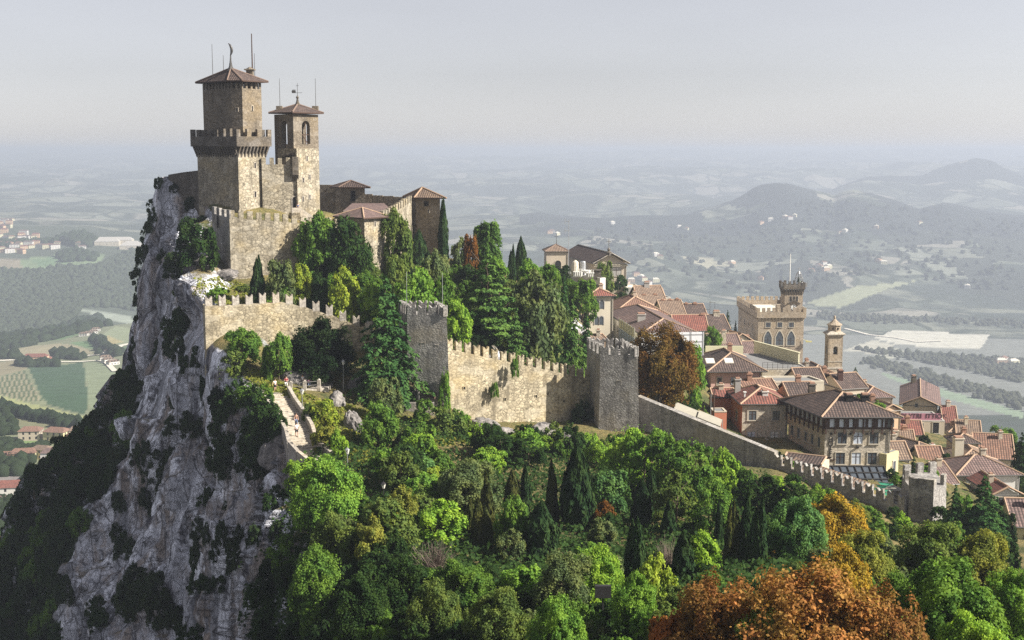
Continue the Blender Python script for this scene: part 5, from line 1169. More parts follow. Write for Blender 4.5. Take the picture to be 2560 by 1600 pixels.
for i in range(7):
    s = W * (.06 + .147 * i); m2 = MB(); m2.box(F, s, s + .95 * (1 if i not in (2, 4) else .55), zg0 + .35, zg1 - .25, .302, .33); m2.build('gallery_window', MATS['curtain' if i != 6 else 'glass'], gal)
mb = MB()
for i in range(8): s = W * (.0 + .143 * i); mb.box(F, s - .12, s + .12, zg0 - .7, zg1, .302, .5)
for i in range(9): s = D * i / 8; mb.box(FL, s - .12, s + .12, zg0 - .8, zg1, .302, .5)
mb.build('gallery_posts', MATS['timber'], gal)
mb = MB(); mb.box(F, 0, W, zg0 - .18, zg0, .003, .25); mb.build('string_course', MATS['frame_stone'], t)
for i in range(8): s = D * (i + .5) / 8; m2 = MB(); m2.box(FL, s - .3, s + .3, zg0 + .4, zg1 - .3, .302, .33); m2.build('gallery_window', MATS['shutter'], gal)
for u, v in ((2079, 1084), (2127, 1084), (2168, 1084), (2213, 1084), (2146, 1118)): s = along(C, F[1], u); m2 = MB(); m2.box(F, s - .14, s + .14, zat(v, 188) - .14, zat(v, 188) + .14, .003, .3); m2.build('wall_lamp', MATS['black_metal'], t)
def text_obj(name, s, loc, size, rot, mat, parent, ext=.02, align='CENTER'):
    cu = bpy.data.curves.new(name, 'FONT'); cu.body = s; cu.size = size; cu.extrude = ext; cu.align_x = align; cu.align_y = 'CENTER'
    tmp = bpy.data.objects.new(name, cu); COL.objects.link(tmp)
    dg = bpy.context.evaluated_depsgraph_get(); me = bpy.data.meshes.new_from_object(tmp.evaluated_get(dg)); bpy.data.objects.remove(tmp)
    me.materials.clear(); me.materials.append(MATS[mat]); o = bpy.data.objects.new(name, me); COL.objects.link(o)
    if parent: o.parent = parent
    o.location = Vector(loc) - (wloc(parent) if parent else Vector((0, 0, 0))); o.rotation_euler = rot; return o
rotF = (math.pi / 2, 0, math.atan2(F[1].y, F[1].x))
for ch, v in zip('HOTEL', (1099, 1109, 1119, 1129, 1139)):
    s = along(C, F[1], 2079); p = F[0] + F[1] * s + F[2] * .06; text_obj('sign_letter', ch, (p.x, p.y, zat(v, 188)), 1.0, rotF, 'black_metal', t, .04)
s = along(C, F[1], 2079); p = F[0] + F[1] * s + F[2] * .06; text_obj('sign_name', 'TITANO', (p.x, p.y, zat(1150, 188)), .5, rotF, 'letter_brown', t, .04)
# glazed pergola, awning, sunny annex
q = pt(2066, 1176, 183); t = empty('pergola', q - Vector((0, 0, 4)), 'dark glazed pergola at the foot of the hotel front', 'pergola'); fr = (Vector((q.x, q.y, 0)), F[1], F[2]); Lp = along(q, F[1], 2214)
mb = MB(); A = [fr[0] + fr[1] * s_ + fr[2] * d_ + Vector((0, 0, z_)) for s_, d_, z_ in ((0, 5.5, q.z - 1.9), (Lp * .97, 5.5, q.z - 1.9), (Lp, -1, q.z + .3), (0, -1, q.z + .3))]
mb.face(A); mb.face([p - Vector((0, 0, .1)) for p in A[::-1]]); mb.build('canopy', MATS['glass'], t); mb = MB()
for i in range(9): a, b = A[0] + (A[1] - A[0]) * i / 8, A[3] + (A[2] - A[3]) * i / 8; mb.tube(a + Vector((0, 0, .08)), b + Vector((0, 0, .08)), .1)
for j in range(5): a, b = A[0] + (A[3] - A[0]) * j / 4, A[1] + (A[2] - A[1]) * j / 4; mb.tube(a + Vector((0, 0, .1)), b + Vector((0, 0, .1)), .12)
for i in range(5): a = A[0] + (A[1] - A[0]) * i / 4; mb.tube(a, a - Vector((0, 0, 3.2)), .1)
mb.build('frame', MATS['black_metal'], t)
house('annex', 'narrow bright yellow sunlit wall of the annex right of the hotel', 'building', 2217, 1136, 187, 2247, 2205, .75, 14, 'flat', wall='plaster_yellow', tile='roof_flat', depth=1.2, wins=[(2236, 1185, .7, 2.0, {'sill': False})])
t = empty('awning', pt(2200, 1262, 172), 'bright green sun awnings stepping down beside the pergola', 'awning'); mb = MB()
for i in range(6):
    q = pt(2212 - 4.8 * i, 1206 + 7.5 * i, 175 - .9 * i); a = Vector((.9, -.5, 0)); b = Vector((.75, -1.1, -.75))
    mb.face([q - a, q - a + b, q + a + b, q + a])
    mb.face([q - a + b - Vector((0, 0, .3)), q + a + b - Vector((0, 0, .3)), q + a + b, q - a + b])
mb.build('canopy', MATS['green_cloth'], t); mb = MB()
for i in range(6): q = pt(2212 - 4.8 * i, 1206 + 7.5 * i, 175 - .9 * i); mb.tube(q - Vector((.9, -.5, 0)), q + Vector((.9, -.5, 0)), .06); mb.tube(q, q - Vector((0, 0, 2.8)), .05)
mb.build('frame', MATS['steel'], t)
for i in range(4):
    q = pt(2234 + (i % 2) * 9, 1222 + 11 * i, 168); a, b = Vector((.9, -.2, 0)), Vector((.5, .9, .5)); t = empty('parasol', q - Vector((0, 0, 2.2)), 'white parasol in the cafe terrace between hotel and rightmost tower', 'parasol', 'white parasols by the rightmost wall tower')
    mb = MB(); ap = q + Vector((0, 0, .55)); k = 8; rg = [q + Vector((1.15 * math.cos(2 * math.pi * j / k), 1.15 * math.sin(2 * math.pi * j / k), 0)) for j in range(k)]
    for j in range(k): mb.face([rg[j], rg[(j + 1) % k], ap])
    mb.build('canopy', MATS['canvas'], t); mb = MB(); mb.tube(ap, q - Vector((0, 0, 2.2)), .04); mb.build('pole', MATS['steel'], t)
# lean-to roofs tucked behind the stepping wall
A_, B_ = xy(1950, 174, -42), xy(2140, 166.5, -44); fr = frame(A_, B_); L = flen(A_, B_); mb = MB(); O, d, n = fr
zA_, zB2 = zat(1158, 174), zat(1225, 166.5)
rp = [O + n * -1.4 + Vector((0, 0, zA_ - .9)), O + d * L + n * -1.4 + Vector((0, 0, zB2 - .9)), O + d * L + n * -4.4 + Vector((0, 0, zB2 + .1)), O + n * -4.4 + Vector((0, 0, zA_ + .1))]
roof_face(mb, rp)
for i in range(4): a, b = rp[i], rp[(i + 1) % 4]; mb.face([a - Vector((0, 0, 5)), b - Vector((0, 0, 5)), b, a], m=1)
tag(mb.build('lean_to', [MATS['tiles_tan'], MATS['plaster_tan']]), 'long low building with a tan roof showing between the merlons below the hotel', 'building')
# --- right-hand quarter
house('roofed_house', 'big house with a mauve roof and stone gable at the right town edge', 'house', 2258, 1012, 298, 2344, 2240, -.3, 12, 'gable_front', .44, .9, 'plaster_tan', 'tiles_mauve', depth=24, chimneys=[(.3, .93, 3.2, .5, 'stone_dark')], wins=[(2291, 1018, .7, .9)])
t, P, F, FL, C, W, D = house('flat_roofed_house', 'building with a terrace and a purple-red rooftop sign right of the hotel', 'building', 2246, 1053, 276, 2362, 2236, -.05, 8, 'flat', wall='plaster_tan', tile='roof_flat', depth=10, parapet=(.25, 'concrete'), wins=[(2302, 1083, 1.2, 2.2, {'pane': 'shutter'}), (2340, 1083, 1.3, 2.4, {'pane': 'void'})])
t2 = empty('rooftop_sign', P[0].to_3d() + Vector((0, 0, C.z)), 'purple-red rooftop sign board with large dark letters', 'sign')
s0, s1 = along(C, F[1], 2253), along(C, F[1], 2353); mb = MB(); mb.box(F, s0, s1, C.z + .15, C.z + 1.75, -.3, -.2); mb.build('board', MATS['sign_red'], t2)
rF = (math.pi / 2, 0, math.atan2(F[1].y, F[1].x)); p = F[0] + F[1] * ((s0 + s1) / 2) - F[2] * .17
text_obj('lettering', 'ROM/TRI  ITTIOK', (p.x, p.y, C.z + 1.15), 1.45, rF, 'letter_dark', t2, .04)
mb = MB(); [mb.tube(F[0] + F[1] * (s0 + (s1 - s0) * i / 5) - F[2] * .4 + Vector((0, 0, C.z)), F[0] + F[1] * (s0 + (s1 - s0) * i / 5) - F[2] * .4 + Vector((0, 0, C.z + 1.8)), .06) for i in range(6)]; mb.build('frame', MATS['iron'], t2)
house('roofed_house', 'small house with a faded red roof at the right of the rooftop sign', 'house', 2360, 1058, 290, 2392, 2350, -.2, 8, 'gable_side', .5, .3, 'plaster_peach', 'tiles_red', depth=11)
house('roofed_house', 'small red roofed house below the rooftop sign', 'house', 2236, 1088, 256, 2306, 2228, -.1, 7, 'gable_side', .6, .3, 'plaster_tan', 'tiles_red', depth=7)
house('roofed_house', 'low house with a pale tan roof just right of the hotel eaves', 'house', 2232, 1104, 246, 2284, 2222, -.15, 6, 'gable_side', .5, .3, 'plaster_tan', 'tiles_tan', depth=6)
house('roofed_house', 'house with a wide dark brown hipped roof behind the last wall tower', 'house', 2297, 1144, 222, 2362, 2235, .5, 8, 'hip', .45, .5, 'stone_house', 'tiles_brown', depth=13)
house('roofed_house', 'long house with a tan sloping roof below the far round tree on the right', 'house', 2395, 1092, 280, 2450, 2385, -.25, 8, 'gable_side', .5, .4, 'plaster_tan', 'tiles_tan', depth=10)
house('roofed_house', 'small house with a pale ridged roof above the square attic tower', 'house', 2374, 1082, 282, 2404, 2366, -.1, 8, 'hip', .5, .4, 'plaster_tan', 'tiles_tan', depth=7)
house('tower_house', 'square attic tower with a brown pyramid roof among the right-hand roofs', 'house', 2387, 1109, 236, 2446, 2363, -.03, 9, 'hip', .48, .45, 'plaster_tan', 'tiles_brown', depth=5, wins=[(2415, 1132, 1.4, 1.2, {'pane': 'shutter'})])
house('roofed_house', 'long house with an orange-brown roof running off behind the right-hand dark conifer', 'house', 2440, 1146, 238, 2532, 2425, -.25, 8, 'gable_side', .55, .4, 'plaster_tan', 'tiles_orange', depth=12)
house('roofed_house', 'yellow-walled house with an orange roof behind the last wall tower', 'house', 2308, 1168, 210, 2362, 2296, -.05, 9, 'gable_side', .5, .4, 'plaster_yellow', 'tiles_orange', depth=9, side='plaster_tan', chimneys=[(.8, .6, 2.6, .3, 'plaster_white')])
house('roofed_house', 'steep tan pyramid roofed house with a red-capped cream chimney', 'house', 2392, 1163, 212, 2492, 2372, -.1, 9, 'hip', .5, .5, 'plaster_tan', 'tiles_tan', depth=10, chimneys=[(.12, .3, 4.0, .75, 'plaster_cream')])
house('villa', 'large white house with a mauve-red hipped roof at the right edge', 'house', 2394, 1190, 198, 2549, 2374, .05, 9, 'hip', .42, .5, 'plaster_white', 'tiles_mauve', depth=9, wins=[(2424, 1236, 1.3, 2.3, {'pane': 'curtain', 'sw': .2})], lwins=[(.5, 3, .8, 1.3)])
house('villa', 'low tiled wing with a sloping roof on the left of the large white house', 'house', 2362, 1214, 193, 2392, 2352, .3, 7, 'gable_side', .6, .3, 'plaster_tan', 'tiles_mauve', depth=8)
house('villa', 'white wing with a small red gabled roof behind the spreading cedar', 'house', 2486, 1238, 187, 2547, 2470, .05, 8, 'gable_front', .5, .5, 'plaster_white', 'tiles_red', depth=9, wins=[(2500, 1264, 1.1, 1.3, {'sw': .16}), ])
house('roofed_house', 'brown roofed house cut off at the lower right edge', 'house', 2538, 1318, 165, 2620, 2528, -.1, 8, 'gable_side', .6, .5, 'plaster_yellow', 'tiles_mauve', depth=8)
house('roofed_house', 'small tan house with a lit roof between hotel annex and last wall tower', 'house', 2233, 1152, 204, 2274, 2225, .1, 8, 'gable_side', .7, .3, 'plaster_white', 'tiles_tan', depth=6)
house('roofed_house', 'house with a brown roof filling the gap between cream block and hotel', 'house', 1978, 1000, 214, 2040, 1965, .1, 9, 'gable_side', .5, .4, 'stone_house', 'tiles_brown', depth=8)
house('roofed_house', 'tall tan house with a brown roof behind the flat cream block', 'house', 2000, 962, 250, 2062, 1990, .1, 9, 'gable_side', .5, .4, 'plaster_tan', 'tiles_brown', depth=9)
house('roofed_house', 'house with a mauve hipped roof right behind the hotel gable', 'house', 2160, 996, 262, 2232, 2150, .1, 9, 'hip', .45, .4, 'plaster_tan', 'tiles_mauve', depth=11)
house('roofed_house', 'narrow tan house with a lit roof against the right end of the hotel roof', 'house', 2205, 1030, 240, 2252, 2196, .3, 9, 'gable_front', .5, .3, 'plaster_peach', 'tiles_tan', depth=10)
house('roofed_house', 'mauve roofed house under the tan roofs left of the palace', 'house', 1838, 892, 300, 1896, 1825, .15, 8, 'gable_side', .5, .4, 'plaster_tan', 'tiles_mauve', depth=10)
house('roofed_house', 'tan roofed house at the town edge between church and red roofs', 'house', 1612, 752, 380, 1662, 1600, .1, 9, 'gable_side', .5, .4, 'plaster_tan', 'tiles_tan', depth=11)
house('shed', 'low dark roofed shed between the sloping wall and the hotel', 'shed', 1958, 1154, 177, 2050, 1950, -.5, 4, 'gable_side', .22, .2, 'stone_house', 'tiles_brown', depth=5)
# roof antennas
for u, v0, v1, Y, lb in ((1774, 815, 752, 345, 'taller thin roof antenna left of the palace'), (1786, 818, 756, 345, 'plain thin roof rod just left of the palace'), (2314, 1000, 952, 300, 'thin antenna on the big tan roof at the right'), (1762, 802, 770, 345, 'short thin roof antenna with a crossbar left of the palace')):
    q = pt(u, v0, Y); mb = MB(); mb.tube(q, (q.x, q.y, zat(v1, Y)), .06, .05); zz = zat(v1 + 4, Y)
    if u != 1786: mb.tube((q.x - .3, q.y, zz), (q.x + 1.4, q.y, zz), .05)
    tag(mb.build('antenna', MATS['iron']), lb, 'antenna')
# railing and steps plinth: kiosk against the wall tower
q = pt(1030, 1003, 174.5); t = empty('lookout_shelter', q, 'small lookout shelter with a dark slanted roof at the foot of the grey wall tower', 'shelter')
mb = MB(); fr = (Vector((q.x - 1.5, q.y, 0)), Vector((1, 0, 0)), Vector((0, -1, 0))); mb.box(fr, 0, 4.6, q.z - 3, q.z, .6, 1.0); mb.box(fr, 0, .4, q.z - 3, q.z, -2, .6); mb.build('wall', MATS['stone_grey'], t)
mb = MB(); mb.face([(q.x - 1.2, q.y + .3, q.z + 2.6), (q.x + 3.2, q.y - .3, q.z + .5), (q.x + 3.4, q.y + 1.6, q.z + .8), (q.x - 1, q.y + 1.8, q.z + 2.8)]); mb.face([(q.x - 1, q.y + 1.8, q.z + 2.65), (q.x + 3.4, q.y + 1.6, q.z + .65), (q.x + 3.2, q.y - .3, q.z + .35), (q.x - 1.2, q.y + .3, q.z + 2.45)]); mb.build('roof', MATS['timber'], t)
mb = MB(); mb.tube((q.x + .9, q.y - .2, q.z - 1), (q.x + .9, q.y - .2, q.z + 1.5), .18); mb.tube((q.x - 1.1, q.y + .2, q.z - 1), (q.x - 1.1, q.y + .2, q.z + 2.5), .15); mb.build('post', MATS['stone_grey'], t)
# ================================================================== VEGETATION
def leaf_quads(P, N, S, asp, rg, up=None):
    n = len(P); N = N / (np.linalg.norm(N, axis=1, keepdims=True) + 1e-9)
    ref = rg.normal(size=(n, 3)) if up is None else np.repeat(np.array(up, float)[None], n, 0) + rg.normal(size=(n, 3)) * 0.25
    t = ref - (ref * N).sum(1, keepdims=True) * N; t /= np.linalg.norm(t, axis=1, keepdims=True) + 1e-9
    b = np.cross(N, t); S = np.asarray(S).reshape(-1, 1)
    V = np.stack([P - t * S * asp * .5, P + b * S * .5 + N * S * .12, P + t * S * asp * .5, P - b * S * .5 + N * S * .12], 1).reshape(-1, 3)
    return V, np.arange(4 * n).reshape(n, 4)
def sphere_dirs(n, rg):
    d = rg.normal(size=(n, 3)); return d / np.linalg.norm(d, axis=1, keepdims=True)
def crown_broad(name, seed, nl, leaf, lobes=24, flat=1.0, spread=1.0, low=.18, mat='leaf'):
    """unit crown: width 1, top at z = 1"""
    rg = np.random.default_rng(seed); P, N, S = [], [], []
    d = sphere_dirs(lobes * 3, rg); d = d[d[:, 2] > -.55][:lobes]
    rad = rg.uniform(.55, 1.0, len(d)) ** .6
    C = np.stack([d[:, 0] * .41 * rad * spread, d[:, 1] * .41 * rad * spread, low + (1 - low) * .5 + d[:, 2] * (1 - low) * .41 * rad], 1) + rg.normal(size=(len(d), 3)) * .02
    rr = rg.uniform(.07, .16, len(d))
    w = rr ** 2; w = w / w.sum()
    for c, r, f in zip(C, rr, w):
        n = int(nl * f); q = sphere_dirs(n, rg); q[:, 2] = np.where(q[:, 2] < -.35, -q[:, 2], q[:, 2])
        rad_ = r * rg.uniform(.55, 1.08, (n, 1)) * (1 + .35 * (vnoise(q[:, 0] * 2.2 + c[0] * 9, q[:, 1] * 2.2, q[:, 2] * 2.2, seed)[:, None] - .5))
        P.append(c + q * rad_ * np.array([1, 1, flat])); out = (c - np.array([0, 0, .5])); N.append(q + .35 * out / (np.linalg.norm(out) + .1) + rg.normal(size=(n, 3)) * .7); S.append(leaf * rg.uniform(.6, 1.3, n))
    k = nl // 9; q = sphere_dirs(k, rg) * rg.uniform(.75, 1.02, (k, 1)); q[:, 2] = np.abs(q[:, 2]) - .45 * (rg.uniform(size=k) < .4)   # loose sprays outside the clumps
    keep_ = vnoise(q[:, 0] * 3.1 + seed, q[:, 1] * 3.1, q[:, 2] * 3.1, seed) > .55; q = q[keep_]
    P.append(q * np.array([.46, .46, (1 - low) * .5]) + np.array([0, 0, low + (1 - low) * .5])); N.append(q + rg.normal(size=q.shape) * .6); S.append(leaf * rg.uniform(.6, 1.2, len(q)))
    P = np.vstack(P); N = np.vstack(N); S = np.concatenate(S)
    hole = vnoise(P[:, 0] * 8.5 + seed, P[:, 1] * 8.5, P[:, 2] * 8.5, seed + 5); inner = np.hypot(np.hypot(P[:, 0], P[:, 1]) / .5, (P[:, 2] - low - (1 - low) * .5) / ((1 - low) * .5)) < .62
    kp = (hole > .40) | (inner & (rg.uniform(size=len(P)) < .7)); P, N, S = P[kp], N[kp], S[kp]
    P += N / (np.linalg.norm(N, axis=1, keepdims=True) + 1e-9) * (.055 * (vnoise(P[:, 0] * 5 + seed, P[:, 1] * 5, P[:, 2] * 5, seed + 9)[:, None] - .4))
    P[:, 2] = low + (P[:, 2] - np.percentile(P[:, 2], .5)) / (np.percentile(P[:, 2], 99.7) - np.percentile(P[:, 2], .5)) * (1 - low)
    rr_ = np.percentile(np.hypot(P[:, 0], P[:, 1]), 98); P[:, :2] *= .5 / rr_
    V, Q = leaf_quads(P, N, S, 1.35, rg)
    return np_mesh(name, V, Q, MATS[mat])
def crown_cypress(name, seed, nl, leaf, stems=5):
    rg = np.random.default_rng(seed); P, N, S = [], [], []
    for i in range(stems):
        a = rg.uniform(0, 6.28); r0 = 0 if i == 0 else rg.uniform(.12, .26); hgt = 1.0 if i == 0 else rg.uniform(.66, .97); wd = rg.uniform(.16, .26) if stems > 1 else .42
        n = nl // stems; z = rg.uniform(.03, 1, n) ** .8; th = rg.uniform(0, 6.28, n)
        prof = np.clip(1 - z ** 2.3, 0, 1) ** .85 * np.clip(z * 5, 0, 1) ** .5 + .02
        lump = .5 + .85 * vnoise(np.cos(th) * 2.6 + i * 7, np.sin(th) * 2.6, z * 6, seed + i)
        r = wd * prof * lump * rg.uniform(.75, 1.05, n)
        P.append(np.stack([r0 * math.cos(a) * (1 - .3 * z) + r * np.cos(th), r0 * math.sin(a) * (1 - .3 * z) + r * np.sin(th), z * hgt], 1))
        N.append(np.stack([np.cos(th), np.sin(th), np.full(n, .45)], 1) + rg.normal(size=(n, 3)) * .4); S.append(leaf * rg.uniform(.6, 1.3, n))
    V, Q = leaf_quads(np.vstack(P), np.vstack(N), np.concatenate(S), 1.5, rg, up=(0, 0, 1))
    return np_mesh(name, V, Q, MATS['needle'])
def crown_conifer(name, seed, tiers, per, leaf, droop=.10, taper=1.0, top=.03, bare=.06, irregular=.25, ndl=46):
    rg = np.random.default_rng(seed); P, N, S = [], [], []
    for k in range(tiers):
        f = k / (tiers - 1); z = bare + (1 - bare - top) * f; R_ = .5 * ((1 - f) ** taper) + .035
        m = max(4, int(per * (1 - .45 * f)))
        for j in range(m):
            a = 2 * math.pi * (j + rg.uniform(-.3, .3)) / m + k * 1.1; L = R_ * rg.uniform(1 - irregular, 1 + irregular * .5); z0 = z + rg.uniform(-.4, .4) / tiers
            n = max(8, int(ndl * (L / .5) ** .9)); s = rg.uniform(.12, 1, n) ** .8; wdt = L * .24 * np.sin(np.pi * np.clip(s, .05, 1) ** 1.2) + .012
            off = rg.uniform(-1, 1, n) * wdt; zz = z0 + .05 * L * s - droop * L * s ** 2 * 2 + rg.normal(size=n) * .007 - np.abs(off) * .12
            P.append(np.stack([math.cos(a) * s * L - math.sin(a) * off, math.sin(a) * s * L + math.cos(a) * off, zz], 1))
            N.append(np.stack([np.full(n, math.cos(a) * .35), np.full(n, math.sin(a) * .35), np.ones(n)], 1) + rg.normal(size=(n, 3)) * .35); S.append(leaf * rg.uniform(.6, 1.3, n))
    V, Q = leaf_quads(np.vstack(P), np.vstack(N), np.concatenate(S), 1.6, rg)
    return np_mesh(name, V, Q, MATS['needle'])
def crown_bare(name, seed, n=150):
    rg = np.random.default_rng(seed); mb = MB()
    for i in range(n):
        a = rg.uniform(0, 6.28); b = rg.uniform(.1, .75); r0 = rg.uniform(0, .12); p = Vector((r0 * math.cos(a), r0 * math.sin(a), rg.uniform(.05, .35))); L = rg.uniform(.25, .6)
        q = p + Vector((math.cos(a) * math.sin(b), math.sin(a) * math.sin(b), math.cos(b))) * L; mb.tube(p, q, .007, .002, 3)
        for _ in range(2): e = p.lerp(q, rg.uniform(.4, .9)); mb.tube(e, e + Vector(rg.normal(size=3)) * .07 + Vector((0, 0, .09)), .003, .001, 3)
    o = mb.build(name, MATS['twig']); me = o.data; bpy.data.objects.remove(o); return me
def trunk_mesh(name, seed, h=.62, r=.028, limbs=6):
    rg = np.random.default_rng(seed); mb = MB(); prev = Vector((0, 0, -.08))
    for k in range(4):
        nx = Vector((rg.uniform(-.02, .02), rg.uniform(-.02, .02), h * (k + 1) / 4)); mb.tube(prev, nx, r * (1.25 - .25 * k), r * (1.0 - .25 * k), 7); prev = nx
    for i in range(limbs):
        a = rg.uniform(0, 6.28); z = h * rg.uniform(.35, .95); p = Vector((0, 0, z)); mb.tube(p, p + Vector((math.cos(a) * .26, math.sin(a) * .26, rg.uniform(.1, .25))), r * .45, r * .12, 5)
    o = mb.build(name, MATS['bark']); me = o.data; bpy.data.objects.remove(o); return me
PROTO = {
 'broad': [crown_broad('crown', 100 + i, 13000, .042, 40, low=.06) for i in range(6)],
 'big': [crown_broad('crown', 120 + i, 38000, .025, 72, low=.08) for i in range(3)],
 'wide': [crown_broad('crown', 140 + i, 60000, .0185, 110, .8, 1.05, .1, 'leaf_autumn') for i in range(2)],
 'pine': [crown_broad('crown', 160 + i, 14000, .036, 34, .42, 1.05, .1) for i in range(3)],
 'shrub': [crown_broad('shrub', 180 + i, 8000, .052, 28, 1.0, 1.1, .0) for i in range(4)],
 'cypress': [crown_cypress('crown', 200 + i, 9000, .05, 6 - i) for i in range(3)] + [crown_cypress('crown', 209, 7000, .06, 1)],
 'spruce': [crown_conifer('crown', 220 + i, 17, 10, .028, .14, .85, irregular=.42, ndl=130) for i in range(2)],
 'cedar': [crown_conifer('crown', 240 + i, 10, 10, .026, .02, .6, .03, .2, .5, 220) for i in range(2)],
 'bare': [crown_bare('crown', 260 + i) for i in range(2)],
}
TRUNK = {'broad': trunk_mesh('trunk', 1), 'big': trunk_mesh('trunk', 2, .6, .03, 9), 'wide': trunk_mesh('trunk', 3, .55, .03, 9), 'pine': trunk_mesh('trunk', 4, .75, .022, 6), 'cypress': trunk_mesh('trunk', 5, .5, .03, 0), 'spruce': trunk_mesh('trunk', 6, .92, .02, 0), 'cedar': trunk_mesh('trunk', 7, .9, .026, 8), 'bare': trunk_mesh('trunk', 8, .4, .02, 4)}
NAME = {'broad': 'broadleaf_tree', 'big': 'broadleaf_tree', 'wide': 'chestnut_tree', 'pine': 'pine_tree', 'cypress': 'cypress_tree', 'spruce': 'spruce_tree', 'cedar': 'cedar_tree', 'bare': 'bare_tree', 'shrub': 'shrub'}
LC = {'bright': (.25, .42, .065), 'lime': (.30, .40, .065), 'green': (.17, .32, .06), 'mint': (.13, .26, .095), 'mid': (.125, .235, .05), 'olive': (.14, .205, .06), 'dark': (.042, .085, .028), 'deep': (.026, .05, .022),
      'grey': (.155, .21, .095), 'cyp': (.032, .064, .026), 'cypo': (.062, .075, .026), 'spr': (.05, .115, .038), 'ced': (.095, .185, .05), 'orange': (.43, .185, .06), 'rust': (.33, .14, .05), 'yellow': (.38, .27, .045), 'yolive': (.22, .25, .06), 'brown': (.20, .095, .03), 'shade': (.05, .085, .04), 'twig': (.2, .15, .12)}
def tree_at(kind, base, w, h, col, label, cat='tree', group=None, seed=None, name=None):
    r = random.Random(seed if seed is not None else int(base.x * 131 + base.y * 17))
    me = r.choice(PROTO[kind]); jit = r.uniform(.9, 1.1); c = tuple(x * jit for x in LC[col])
    if kind == 'shrub':
        o = bpy.data.objects.new('shrub', me); COL.objects.link(o); o.location = base; o.scale = (w, w, h); o.rotation_euler.z = r.uniform(0, 6.28); o.color = (*c, 1); o.name = name or 'shrub'
        return tag(o, label, 'shrub' if cat == 'tree' else cat, group)
    t = bpy.data.objects.new(NAME[kind], None); COL.objects.link(t); t.location = base; t.scale = (w, w, h); t.rotation_euler.z = r.uniform(0, 6.28); tag(t, label, cat, group); t.name = name or NAME[kind]
    k = bpy.data.objects.new('trunk', TRUNK[kind]); COL.objects.link(k); k.parent = t
    k = bpy.data.objects.new('crown', me); COL.objects.link(k); k.parent = t; k.color = (*c, 1)
    return t
def tree(kind, u, vt, vb, w, col, label, group=None, Y=None, dv=0):
    """a tree seen from its top row vt to its foot row vb at column u, w photo pixels wide"""
    b = hill(u, vb) if Y is None else pt(u, vb, Y)
    if kind == 'cypress': w *= 1.32
    k = (b.y * CP - b.z * SP) / F_PX
    h = zat(vt, b.y) - b.z + .25
    return tree_at(kind, b - Vector((0, 0, .25)), w * k, h, col, label, 'tree', group, int(u * 7 + vt))
